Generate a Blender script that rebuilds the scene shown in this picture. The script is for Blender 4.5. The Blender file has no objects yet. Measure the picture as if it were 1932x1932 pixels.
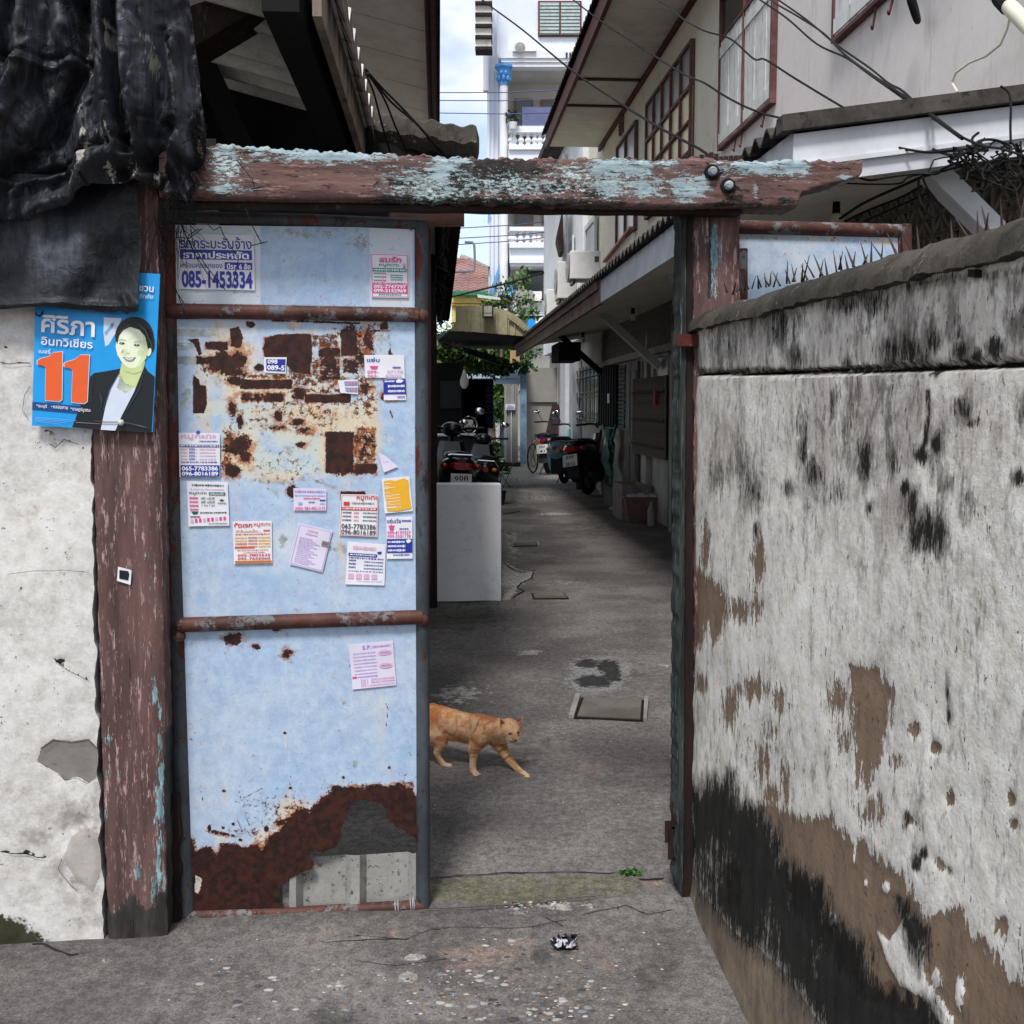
import bpy, math, random
import numpy as np
from mathutils import Vector, Matrix, noise as mnoise

random.seed(7); RNG = np.random.default_rng(11)
scene = bpy.context.scene
COL = scene.collection

# ------------------------------------------------------------------ camera
EYE = 1.5; TP = 0.084; PITCH = math.atan(TP); SHY = TP - (966-765)/1932.0
cam = bpy.data.cameras.new("camera"); camo = bpy.data.objects.new("camera", cam); COL.objects.link(camo)
cam.lens = 36; cam.sensor_width = 36; cam.sensor_height = 36; cam.shift_y = SHY
cam.clip_start = 0.05; cam.clip_end = 3000
camo.location = (0, 0, EYE); camo.rotation_euler = (math.pi/2 - PITCH, 0, 0)
scene.camera = camo
scene.render.resolution_x = scene.render.resolution_y = 1024

# ------------------------------------------------------------------ world + sun
SUN_EL, SUN_AZ = math.radians(58), math.radians(194)   # azimuth clockwise from +Y: behind the camera, to the left
world = bpy.data.worlds.new("World"); scene.world = world; world.use_nodes = True
wt = world.node_tree; wt.nodes.clear()
wo = wt.nodes.new("ShaderNodeOutputWorld"); wmix = wt.nodes.new("ShaderNodeMixShader")
bg1 = wt.nodes.new("ShaderNodeBackground"); bg2 = wt.nodes.new("ShaderNodeBackground")
sky = wt.nodes.new("ShaderNodeTexSky"); sky.sky_type = 'NISHITA'; sky.sun_disc = False
sky.sun_elevation = SUN_EL; sky.sun_rotation = SUN_AZ
bg1.inputs[1].default_value = 0.085
wt.links.new(sky.outputs[0], bg1.inputs[0])
bg2.inputs[0].default_value = (0.975, 0.975, 0.97, 1); bg2.inputs[1].default_value = 0.52
tc = wt.nodes.new("ShaderNodeTexCoord"); mp = wt.nodes.new("ShaderNodeMapping"); mp.inputs['Scale'].default_value = (1, 1, 2.0)
mp.inputs['Location'].default_value = (0.35, 0.1, 0.4)
nz = wt.nodes.new("ShaderNodeTexNoise"); nz.inputs['Scale'].default_value = 2.4; nz.inputs['Detail'].default_value = 7; nz.inputs['Roughness'].default_value = 0.55
rp = wt.nodes.new("ShaderNodeMapRange"); rp.interpolation_type = 'SMOOTHSTEP'
rp.inputs['From Min'].default_value = 0.40; rp.inputs['From Max'].default_value = 0.60; rp.inputs['To Min'].default_value = 0.2
wt.links.new(tc.outputs['Generated'], mp.inputs[0]); wt.links.new(mp.outputs[0], nz.inputs['Vector'])
wt.links.new(nz.outputs['Fac'], rp.inputs['Value']); wt.links.new(rp.outputs[0], wmix.inputs[0])
wt.links.new(bg1.outputs[0], wmix.inputs[1]); wt.links.new(bg2.outputs[0], wmix.inputs[2])
wt.links.new(wmix.outputs[0], wo.inputs[0])
sun = bpy.data.lights.new("sun", 'SUN'); sun.energy = 1.5; sun.angle = math.radians(12); sun.color = (1, 0.97, 0.93)
suno = bpy.data.objects.new("sun", sun); COL.objects.link(suno)
sd = Vector((math.sin(SUN_AZ)*math.cos(SUN_EL), math.cos(SUN_AZ)*math.cos(SUN_EL), math.sin(SUN_EL)))
suno.rotation_euler = sd.to_track_quat('Z', 'Y').to_euler(); suno.location = (-3, -5, 9)
vs = scene.view_settings; vs.view_transform = 'Standard'; vs.look = 'None'; vs.gamma = 1; vs.use_curve_mapping = False
vs.exposure = 1.28
scene.render.engine = 'CYCLES'
scene.cycles.use_denoising = True
scene.cycles.max_bounces = 8; scene.cycles.diffuse_bounces = 6; scene.cycles.glossy_bounces = 2
scene.cycles.caustics_reflective = False; scene.cycles.caustics_refractive = False

# ------------------------------------------------------------------ picture <-> place
W0 = 1932.0
CF = np.array([0, math.cos(PITCH), -math.sin(PITCH)]); CU = np.array([0, math.sin(PITCH), math.cos(PITCH)]); CR = np.array([1.0, 0, 0])
EP = np.array([0, 0, EYE])
def rays(u, v):
    u = np.asarray(u, float); v = np.asarray(v, float)
    xc = (u-966)/W0; yc = (966-v)/W0 + SHY
    return CF + xc[..., None]*CR + yc[..., None]*CU
def hit(u, v, p0, n):
    d = rays(u, v); p0 = np.asarray(p0, float); n = np.asarray(n, float)
    t = ((p0-EP) @ n)/(d @ n)
    return EP + d*t[..., None]
def project(P):
    P = np.asarray(P, float) - EP
    w = P @ CF
    return 966 + (P @ CR)/w*W0, 966 - ((P @ CU)/w - SHY)*W0
def V3(a): return Vector((float(a[0]), float(a[1]), float(a[2])))
def GR(u, v, z=0.0): return hit(u, v, (0, 0, z), (0, 0, 1))
def AT(u, v, Y): return hit(u, v, (0, Y, 0), (0, 1, 0))
# gate frame
GA = math.radians(6.5); GD = np.array([math.cos(GA), math.sin(GA), 0]); GN = np.array([math.sin(GA), -math.cos(GA), 0])  # GN looks at the camera
G0 = GR(355., 1735.)
def GP(u, v, off=0.0): return hit(u, v, G0 + GN*off, GN)
# alley frame
TH = math.atan(0.0712); AD = np.array([-math.sin(TH), math.cos(TH), 0]); BD = np.array([math.cos(TH), math.sin(TH), 0])
def AL(a, b, z=0.0): return AD*a + BD*b + np.array([0, 0, z])
def BP(u, v, b): return hit(u, v, BD*b, BD)
def AP(u, v, a): return hit(u, v, AD*a, AD)
def ab(P): P = np.asarray(P); return P @ AD, P @ BD
def RG(x0, y0, w, full=1932.0):     # maps zoomed picture coordinates back to the 1932 grid
    k = w/full*(1932/2560.)
    return lambda X, Y: (x0*1932/2560. + X*k, y0*1932/2560. + Y*k)
R5 = RG(380, 500, 700); R6 = RG(380, 1050, 700); R7 = RG(380, 1700, 700)
RP = RG(0, 700, 420); RL = RG(0, 1700, 860); RW = RG(1700, 700, 860); RB = RG(1660, 1700, 900)
RF = RG(800, 1860, 900); RM = RG(1050, 1150, 700); RC = RG(1050, 1700, 400); R1 = RG(0, 0, 800); R2 = RG(400, 0, 800)
R3 = RG(1050, 0, 700); R4 = RG(1760, 0, 800); R8 = RG(1050, 550, 700); RK = RG(1350, 750, 350, 1503.); RQ = RG(1050, 820, 300, 1449.); RT = RG(1050, 500, 400)
RV = RG(1250, 1000, 450)
def mp_(R, pts): return [R(x, y) for x, y in pts]

# ------------------------------------------------------------------ fields
def sd_poly(U, V, pts):
    pts = np.array(pts, float); n = len(pts)
    d = np.full(U.shape, 1e18); s = np.ones(U.shape)
    for i in range(n):
        x1, y1 = pts[i]; x2, y2 = pts[(i-1) % n]
        ex, ey = x2-x1, y2-y1; wx, wy = U-x1, V-y1
        t = np.clip((wx*ex+wy*ey)/(ex*ex+ey*ey+1e-12), 0, 1)
        bx, by = wx-ex*t, wy-ey*t; d = np.minimum(d, bx*bx+by*by)
        c1 = V >= y1; c2 = V < y2; c3 = ex*wy > ey*wx
        s = np.where((c1 & c2 & c3) | (~c1 & ~c2 & ~c3), -s, s)
    return -s*np.sqrt(d)       # inside positive
def sd_line(U, V, pts):
    d = np.full(U.shape, 1e18)
    for (x1, y1), (x2, y2) in zip(pts[:-1], pts[1:]):
        ex, ey = x2-x1, y2-y1; wx, wy = U-x1, V-y1
        t = np.clip((wx*ex+wy*ey)/(ex*ex+ey*ey+1e-12), 0, 1)
        d = np.minimum(d, (wx-ex*t)**2+(wy-ey*t)**2)
    return np.sqrt(d)
def field(U, V, prims, R=None):
    F = np.zeros(U.shape)
    m = (lambda a, b: (a, b)) if R is None else R
    k = 1.0 if R is None else (R(1, 0)[0]-R(0, 0)[0])
    for p in prims:
        t = p[0]
        if t == 'e':
            _, cx, cy, rx, ry, s = p[:6]; rot = math.radians(p[6]) if len(p) > 6 else 0
            cx, cy = m(cx, cy); dx, dy = U-cx, V-cy
            a = (dx*math.cos(rot)+dy*math.sin(rot))/(rx*k); b = (-dx*math.sin(rot)+dy*math.cos(rot))/(ry*k)
            r2 = a*a+b*b; f = s*1.08*np.exp(-r2*.72)
        elif t == 'p':
            _, pts, soft, s = p; f = s*np.clip(0.5+sd_poly(U, V, [m(*q) for q in pts])/(2*soft*k), 0, 1)
        elif t == 'r':
            _, x0, y0, x1, y1, soft, s = p
            f = s*np.clip(0.5+sd_poly(U, V, [m(x0, y0), m(x1, y0), m(x1, y1), m(x0, y1)])/(2*soft*k), 0, 1)
        elif t == 'l':
            _, pts, w, s = p; f = s*np.clip(1-sd_line(U, V, [m(*q) for q in pts])/(w*k), 0, 1)
        elif t == 'cut':
            _, pts, soft = p; F = F*(1-np.clip(0.5+sd_poly(U, V, [m(*q) for q in pts])/(2*soft*k), 0, 1)); continue
        F = np.maximum(F, f)
    return F
_perm = RNG.random((64, 64, 64))
def vnoise(P, scale):
    Q = np.asarray(P)*scale; i = np.floor(Q).astype(int); f = Q-i; f = f*f*(3-2*f); i %= 64; j = (i+1) % 64
    g = lambda a, b, c: _perm[a, b, c]
    x0, y0, z0 = i[..., 0], i[..., 1], i[..., 2]; x1, y1, z1 = j[..., 0], j[..., 1], j[..., 2]; fx, fy, fz = f[..., 0], f[..., 1], f[..., 2]
    L = lambda a, b, t: a+(b-a)*t
    return L(L(L(g(x0, y0, z0), g(x1, y0, z0), fx), L(g(x0, y1, z0), g(x1, y1, z0), fx), fy),
             L(L(g(x0, y0, z1), g(x1, y0, z1), fx), L(g(x0, y1, z1), g(x1, y1, z1), fx), fy), fz)
def fbm(P, scale, octv=4):
    s = 0; a = 0.5; t = 0
    for _ in range(octv): s = s+a*vnoise(P, scale); t += a; a *= .5; scale *= 2.03
    return s/t - 0.5

# ------------------------------------------------------------------ materials
def S(r, g, b):
    f = lambda c: (c/255/12.92) if c/255 <= 0.04045 else ((c/255+0.055)/1.055)**2.4
    return (f(r), f(g), f(b), 1.0)
class NT:
    def __init__(s, name, rough=0.8, metal=0.0, spec=0.3):
        s.m = bpy.data.materials.new(name); s.m.use_nodes = True; s.t = s.m.node_tree; s.t.nodes.clear()
        s.o = s.t.nodes.new("ShaderNodeOutputMaterial"); s.b = s.t.nodes.new("ShaderNodeBsdfPrincipled")
        s.t.links.new(s.b.outputs[0], s.o.inputs[0])
        s.b.inputs['Roughness'].default_value = rough; s.b.inputs['Metallic'].default_value = metal
        s.b.inputs['Specular IOR Level'].default_value = spec
        s.tc = s.t.nodes.new("ShaderNodeTexCoord")
    def put(s, sock, val):
        if isinstance(val, bpy.types.NodeSocket): s.t.links.new(val, sock)
        else: sock.default_value = val
    def vec(s, sc=(1, 1, 1), rot=(0, 0, 0)):
        n = s.t.nodes.new("ShaderNodeMapping"); n.inputs['Scale'].default_value = sc; n.inputs['Rotation'].default_value = rot
        s.t.links.new(s.tc.outputs['Object'], n.inputs[0]); return n.outputs[0]
    def noise(s, scale, detail=5, rough=0.6, vec=None, dist=0.0):
        n = s.t.nodes.new("ShaderNodeTexNoise"); n.inputs['Scale'].default_value = scale; n.inputs['Detail'].default_value = detail
        n.inputs['Roughness'].default_value = rough; n.inputs['Distortion'].default_value = dist
        s.t.links.new(vec if vec is not None else s.tc.outputs['Object'], n.inputs['Vector']); return n.outputs['Fac']
    def voro(s, scale, vec=None, feat='F1', out='Distance'):
        n = s.t.nodes.new("ShaderNodeTexVoronoi"); n.feature = feat; n.inputs['Scale'].default_value = scale
        s.t.links.new(vec if vec is not None else s.tc.outputs['Object'], n.inputs['Vector']); return n.outputs[out]
    def attr(s, name):
        n = s.t.nodes.new("ShaderNodeAttribute"); n.attribute_name = name; return n.outputs['Fac']
    def math(s, op, a, b=0.0, clamp=False):
        n = s.t.nodes.new("ShaderNodeMath"); n.operation = op; n.use_clamp = clamp; s.put(n.inputs[0], a); s.put(n.inputs[1], b); return n.outputs[0]
    def step(s, v, lo, hi, a=0.0, b=1.0):
        n = s.t.nodes.new("ShaderNodeMapRange"); n.interpolation_type = 'SMOOTHSTEP'; s.put(n.inputs['Value'], v)
        n.inputs['From Min'].default_value = lo; n.inputs['From Max'].default_value = hi
        n.inputs['To Min'].default_value = a; n.inputs['To Max'].default_value = b; return n.outputs[0]
    def mix(s, f, a, b, mode='MIX'):
        n = s.t.nodes.new("ShaderNodeMix"); n.data_type = 'RGBA'; n.blend_type = mode
        s.put(n.inputs[0], f); s.put(n.inputs[6], a); s.put(n.inputs[7], b); return n.outputs[2]
    def done(s, col=None, bump=None, bstr=0.3, bdist=0.003, rough=None):
        if col is not None: s.put(s.b.inputs['Base Color'], col)
        if rough is not None: s.put(s.b.inputs['Roughness'], rough)
        if bump is not None:
            n = s.t.nodes.new("ShaderNodeBump"); n.inputs['Strength'].default_value = bstr; n.inputs['Distance'].default_value = bdist
            s.put(n.inputs['Height'], bump); s.t.links.new(n.outputs[0], s.b.inputs['Normal'])
        return s.m
def weathered(name, c1, c2, layers=(), scale=3.0, grain=60.0, grain_amt=0.25, aniso=(1, 1, 1), rough=0.85, bump=0.3, bdist=0.002, spec=0.25, metal=0.0):
    """c1/c2 mottled base, then layers (attribute or constant level, two colours, noise scale, amplitude, edge, aniso)."""
    n = NT(name, rough, metal, spec)
    v = n.vec(aniso)
    col = n.mix(n.step(n.noise(scale, 6, 0.6, v), 0.35, 0.65), c1, c2)
    g = n.noise(grain, 4, 0.7, v)
    col = n.mix(grain_amt, col, n.mix(g, (0.0, 0.0, 0.0, 1), (1, 1, 1, 1)), 'OVERLAY')
    g2 = n.noise(grain*.21, 6, .7, v); col = n.mix(grain_amt*.8, col, n.mix(n.step(g2, .3, .7), (0.12, 0.12, 0.12, 1), (.88, .88, .88, 1)), 'OVERLAY')
    h = n.math('ADD', n.math('MULTIPLY', g, 0.5), n.math('MULTIPLY', g2, .5))
    for L in layers:
        lv = n.vec(L.get('aniso', aniso))
        src = n.attr(L['attr']) if 'attr' in L else L['level']
        nn = n.noise(L.get('scale', 20), L.get('detail', 8), L.get('nrough', 0.65), lv, L.get('dist', 0.0))
        n2 = n.noise(L.get('scale', 20)*4.7, 5, .7, lv); nn = n.math('ADD', n.math('MULTIPLY', nn, .62), n.math('MULTIPLY', n2, .38))
        f = n.math('ADD', src, n.math('MULTIPLY', n.math('SUBTRACT', nn, 0.5), L.get('amp', 1.6)*(2.9 if 'attr' in L else 2.35)))
        if 'bias' in L: f = n.math('ADD', f, L['bias'])
        e = L.get('edge', 0.06); f = n.step(f, 0.5-e, 0.5+e)
        f = n.math('MULTIPLY', f, L.get('op', 1.0))
        lc = n.mix(n.step(n.noise(L.get('cs', L.get('scale', 20)*0.7), 5, 0.6, lv), 0.35, 0.65), L['c'][0], L['c'][1])
        col = n.mix(f, col, lc)
        h = n.math('ADD', h, n.math('MULTIPLY', f, L.get('h', -0.5)))
    return n.done(col, h, bump, bdist)
_plain = {}
def plain(name, c, rough=0.6, metal=0.0, spec=0.3, var=0.12, scale=8.0, bump=0.0):
    """a plain surface that still has procedural mottling"""
    if name in _plain: return _plain[name]
    n = NT(name, rough, metal, spec)
    nz_ = n.noise(scale, 6, 0.65)
    d = tuple(x*(1-var*2.2) for x in c[:3])+(1,); l = tuple(min(1, x*(1+var)) for x in c[:3])+(1,)
    m = n.done(n.mix(n.step(nz_, 0.3, 0.7), d, l), n.noise(scale*14, 3) if bump else None, bump, 0.002)
    _plain[name] = m; return m

# ------------------------------------------------------------------ mesh helpers
def origin_of(o):
    v = Vector((0, 0, 0))
    while o is not None: v += o.location; o = o.parent
    return v
def link(name, me, parent=None, mat=None, smooth=False):
    o = bpy.data.objects.new(name, me); COL.objects.link(o)
    if parent is not None: o.parent = parent
    if mat is not None and not me.materials:
        for m in (mat if isinstance(mat, (list, tuple)) else [mat]): me.materials.append(m)
    if smooth: me.polygons.foreach_set('use_smooth', [True]*len(me.polygons))
    return o
def tag(o, label=None, cat=None, group=None, kind=None):
    if label: o['label'] = label
    if cat: o['category'] = cat
    if group: o['group'] = group
    if kind: o['kind'] = kind
    return o
def thing(name, label, cat, loc=(0, 0, 0), group=None):
    o = bpy.data.objects.new(name, None); COL.objects.link(o); o.location = V3(loc); o.empty_display_size = .1
    return tag(o, label, cat, group)
def copy_tree(o, parent=None):
    c = o.copy(); COL.objects.link(c); c.parent = parent
    for ch in list(o.children): copy_tree(ch, c)
    return c
class MB:
    def __init__(s): s.v = []; s.f = []
    def add(s, vs, fs):
        b = len(s.v); s.v.extend([tuple(map(float, q)) for q in vs]); s.f.extend([tuple(b+i for i in f) for f in fs]); return s
    def hexa(s, P):       # P: 8 corners, bottom 0-3 (ccw), top 4-7
        return s.add(P, [(0, 3, 2, 1), (4, 5, 6, 7), (0, 1, 5, 4), (1, 2, 6, 5), (2, 3, 7, 6), (3, 0, 4, 7)])
    def box(s, c, sz, rot=None):
        c = Vector(c); h = Vector(sz)/2; R = rot or Matrix.Identity(3)
        P = [c + R @ Vector((x*h.x, y*h.y, z*h.z)) for z in (-1, 1) for x, y in ((-1, -1), (1, -1), (1, 1), (-1, 1))]
        return s.hexa(P)
    def abox(s, a0, a1, b0, b1, z0, z1):   # box in the alley frame
        return s.hexa([AL(a, b, z) for z in (z0, z1) for a, b in ((a0, b0), (a0, b1), (a1, b1), (a1, b0))])
    def beam(s, p, q, w, h, up=(0, 0, 1)):
        p = Vector(p); q = Vector(q); d = (q-p).normalized(); u = Vector(up)
        if abs(d.dot(u)) > 0.98: u = Vector((0, 1, 0))
        x = d.cross(u).normalized(); u = x.cross(d)
        P = [r + x*sx*w/2 + u*sz*h/2 for r, k in ((p, 0), (q, 1)) for sx, sz in ((-1, -1), (1, -1), (1, 1), (-1, 1))]
        return s.hexa(P)
    def tube(s, pts, r, n=8, caps=True):
        pts = [Vector(p) for p in pts]; rr = r if isinstance(r, (list, tuple)) else [r]*len(pts)
        ref = None; rings = []
        for i, p in enumerate(pts):
            d = (pts[min(i+1, len(pts)-1)]-pts[max(i-1, 0)])
            d = d.normalized() if d.length > 1e-9 else Vector((0, 0, 1))
            if ref is None: ref = Vector((0, 0, 1)) if abs(d.z) < 0.9 else Vector((1, 0, 0))
            x = d.cross(ref).normalized(); y = x.cross(d).normalized(); ref = y
            rings.append([p + (x*math.cos(2*math.pi*k/n)+y*math.sin(2*math.pi*k/n))*rr[i] for k in range(n)])
        vs = [q for R in rings for q in R]; fs = []
        for i in range(len(rings)-1):
            for k in range(n): fs.append((i*n+k, i*n+(k+1) % n, (i+1)*n+(k+1) % n, (i+1)*n+k))
        if caps: fs.append(tuple(range(n-1, -1, -1))); fs.append(tuple((len(rings)-1)*n+k for k in range(n)))
        return s.add(vs, fs)
    def loft(s, rings, caps=True):
        n = len(rings[0]); vs = [q for R in rings for q in R]; fs = []
        for i in range(len(rings)-1):
            for k in range(n): fs.append((i*n+k, i*n+(k+1) % n, (i+1)*n+(k+1) % n, (i+1)*n+k))
        if caps: fs.append(tuple(range(n-1, -1, -1))); fs.append(tuple((len(rings)-1)*n+k for k in range(n)))
        return s.add(vs, fs)
    def lathe(s, prof, c=(0, 0, 0), axis=(0, 0, 1), n=12):   # prof: (r, h)
        ax = Vector(axis).normalized(); t = Vector((1, 0, 0)) if abs(ax.x) < .9 else Vector((0, 1, 0)); x = ax.cross(t).normalized(); y = ax.cross(x)
        c = Vector(c)
        return s.loft([[c+ax*h+(x*math.cos(2*math.pi*k/n)+y*math.sin(2*math.pi*k/n))*max(r, 1e-5) for k in range(n)] for r, h in prof])
    def torus(s, c, R, r, axis=(1, 0, 0), n=24, m=8):
        ax = Vector(axis).normalized(); t = Vector((0, 0, 1)) if abs(ax.z) < .9 else Vector((1, 0, 0)); x = ax.cross(t).normalized(); y = ax.cross(x); c = Vector(c)
        vs = []; fs = []
        for i in range(n):
            a = 2*math.pi*i/n; d = x*math.cos(a)+y*math.sin(a)
            for k in range(m):
                b = 2*math.pi*k/m; vs.append(c+d*(R+r*math.cos(b))+ax*r*math.sin(b))
        for i in range(n):
            for k in range(m): fs.append((i*m+k, i*m+(k+1) % m, ((i+1) % n)*m+(k+1) % m, ((i+1) % n)*m+k))
        return s.add(vs, fs)
    def ball(s, c, r, n=10, m=7):
        c = Vector(c); r = Vector(r) if hasattr(r, '__len__') else Vector((r, r, r))
        rings = [[c+Vector((r.x*math.sin(t)*math.cos(2*math.pi*k/n), r.y*math.sin(t)*math.sin(2*math.pi*k/n), -r.z*math.cos(t))) for k in range(n)] for t in [math.pi*(j+.02)/(m-1+.04) for j in range(m)]]
        return s.loft(rings)
    def quad(s, P): return s.add(P, [(0, 1, 2, 3)])
    def extrude(s, poly, n, t):   # poly: coplanar points; solid of depth t along n
        k = len(poly); n = Vector(n); A = [Vector(p) for p in poly]; B = [p+n*t for p in A]
        return s.add(A+B, [tuple(range(k)), tuple(range(2*k-1, k-1, -1))]+[(i, k+i, k+(i+1) % k, (i+1) % k) for i in range(k)])
    def mesh(s, name, off=Vector((0, 0, 0))):
        me = bpy.data.meshes.new(name); v = np.array(s.v, float)-np.array(off)
        me.from_pydata(v.tolist(), [], s.f); me.update(); return me
    def build(s, name, mat, parent=None, smooth=False, bevel=0.0, fix=True):
        me = s.mesh(name, origin_of(parent))
        if fix:
            import bmesh
            bm = bmesh.new(); bm.from_mesh(me); bmesh.ops.recalc_face_normals(bm, faces=bm.faces); bm.to_mesh(me); bm.free()
        o = link(name, me, parent, mat, smooth)
        if smooth:
            try: me.set_sharp_from_angle(angle=math.radians(40))
            except Exception: pass
        if bevel:
            b = o.modifiers.new("bevel", 'BEVEL'); b.width = bevel; b.segments = 2; b.limit_method = 'ANGLE'
        return o
def slab(name, P, n, thick, mat, parent=None, fields=None, holes=None, smooth=True, kind=None):
    """P: (nv+1, nu+1, 3) front grid in world space; n: facing normal; thick: depth behind it; fields: attr -> (nv+1,nu+1)."""
    nv, nu = P.shape[0], P.shape[1]; n = np.asarray(n, float)
    F = P.reshape(-1, 3); N = len(F); idx = np.arange(N).reshape(nv, nu)
    q = np.stack([idx[:-1, :-1], idx[:-1, 1:], idx[1:, 1:], idx[1:, :-1]], -1).reshape(-1, 4)
    if holes is not None:
        hv = holes.reshape(-1); q = q[~(hv[q].sum(1) >= 2)]
    if thick > 0:
        B = F - n*thick; V = np.vstack([F, B]); back = q[:, ::-1]+N
        e = np.concatenate([q[:, [0, 1]], q[:, [1, 2]], q[:, [2, 3]], q[:, [3, 0]]])
        key = {}
        for a, b in e.tolist(): key[(a, b)] = 1
        side = [(b, a, a+N, b+N) for (a, b) in key if (b, a) not in key]
        faces = q.tolist()+back.tolist()+[tuple(x) for x in side]
    else: V = F; faces = q.tolist()
    V = V - np.array(origin_of(parent))
    me = bpy.data.meshes.new(name); me.from_pydata(V.tolist(), [], faces); me.update()
    # face the camera side
    c = np.array(me.polygons[0].normal)
    if c @ n < 0: me.flip_normals()
    for k, A in (fields or {}).items():
        at = me.attributes.new(k, 'FLOAT', 'POINT'); vals = A.reshape(-1).astype(np.float32)
        if thick > 0: vals = np.concatenate([vals, vals])
        at.data.foreach_set('value', vals)
    o = link(name, me, parent, mat)
    if smooth:
        me.polygons.foreach_set('use_smooth', [True]*len(me.polygons))
        try: me.set_sharp_from_angle(angle=math.radians(50))
        except Exception: pass
    if kind: o['kind'] = kind
    return o
def pxgrid(fn, s, t):
    """grid of picture points from fn(s,t)->(u,v)"""
    Sg, Tg = np.meshgrid(np.linspace(0, 1, s), np.linspace(0, 1, t)); return fn(Sg, Tg)
def bil(c):   # corners tl,tr,br,bl ; t downward
    tl, tr, br, bl = [np.array(x, float) for x in c]
    def f(S_, T_):
        p = [(tl[i]*(1-S_)+tr[i]*S_)*(1-T_)+(bl[i]*(1-S_)+br[i]*S_)*T_ for i in (0, 1)]; return p[0], p[1]
    return f
# ------------------------------------------------------------------ flat print
_tx = {}
def text_geo(body, bold=0.0):
    k = (body, bold)
    if k in _tx: return _tx[k]
    cu = bpy.data.curves.new("t", 'FONT'); cu.body = body; cu.size = 1; cu.offset = bold; cu.resolution_u = 3
    o = bpy.data.objects.new("t", cu); COL.objects.link(o); dg = bpy.context.evaluated_depsgraph_get()
    me = bpy.data.meshes.new_from_object(o.evaluated_get(dg))
    v = np.array([tuple(x.co)[:2] for x in me.vertices]) if len(me.vertices) else np.zeros((0, 2)); f = [tuple(p.vertices) for p in me.polygons]
    bpy.data.objects.remove(o); bpy.data.meshes.remove(me); bpy.data.curves.remove(cu)
    if len(v): lo, hi = v.min(0), v.max(0); v = (v-lo)/np.maximum(hi-lo, 1e-6)
    _tx[k] = (v, f); return v, f
class Print:
    """flat print on a sheet: picture quad -> plane; local coordinates x right 0..1, y down 0..1"""
    def __init__(s, corners, surf, parent): s.q = bil(corners); s.surf = surf; s.p = parent; s.lv = 1; s.acc = {}
    def pts(s, xy, lv=None):
        xy = np.array(xy, float); u, v = s.q(xy[:, 0], xy[:, 1]); return s.surf(u, v, (s.lv if lv is None else lv)*0.0006)
    def text(s, body, x0, y0, x1, y1, mat, bold=0.0, slant=0.0):
        v, f = text_geo(body, bold)
        if not len(v): return
        yy = y1-(y1-y0)*v[:, 1]; xx = x0+(x1-x0)*v[:, 0] + slant*(y1-yy)
        s.acc.setdefault((mat.name, s.lv), (mat, MB()))[1].add(s.pts(np.stack([xx, yy], 1)), f)
    def poly(s, xy, mat): s.acc.setdefault((mat.name, s.lv), (mat, MB()))[1].add(s.pts(xy), [tuple(range(len(xy)))])
    def rect(s, x0, y0, x1, y1, mat): s.poly([(x0, y0), (x1, y0), (x1, y1), (x0, y1)], mat)
    def dashes(s, x0, x1, y, h, mat, seed=0):
        r = random.Random(seed); x = x0
        while x < x1:
            w = (x1-x0)*(0.02+0.06*r.random()); hh = h*(0.6+0.4*r.random())
            s.rect(x, y-hh/2, min(x+w, x1), y+hh/2, mat); x += w+(x1-x0)*(0.012+0.02*r.random())
    def flush(s, name='printing'):
        for (mn, lv), (mat, mb) in s.acc.items():
            o = mb.build(name, mat, s.p, fix=False); o['kind'] = 'stuff'
        s.acc = {}
# ================================================================== MATERIALS (shared)
WHT = S(232, 234, 238)
M_RAIL = weathered("rusty_pipe_paint", S(92, 56, 49), S(64, 40, 35), [
    dict(level=0.36, c=(S(112, 112, 114), S(84, 86, 90)), scale=13, amp=1.6, edge=.08, h=.3, aniso=(1, 1, 1)),
    dict(level=0.20, c=(S(45, 24, 18), S(70, 34, 20)), scale=34, amp=1.5, edge=.06)], scale=7, rough=.6, bump=.5)
M_PIPE = weathered("grey_pipe_paint", S(74, 80, 86), S(54, 58, 62), [
    dict(attr='rust', c=(S(92, 44, 36), S(62, 30, 24)), scale=9, amp=1.2, edge=.08, h=.2, aniso=(1, 1, .5)),
    dict(level=0.24, c=(S(28, 28, 30), S(45, 40, 38)), scale=16, amp=1.5, edge=.12, h=-.2, aniso=(1, 1, .35)),
    dict(level=0.22, c=(S(60, 32, 24), S(80, 40, 26)), scale=50, amp=1.4, edge=.06)], scale=6, rough=.55, bump=.4, aniso=(1, 1, .5))
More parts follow.
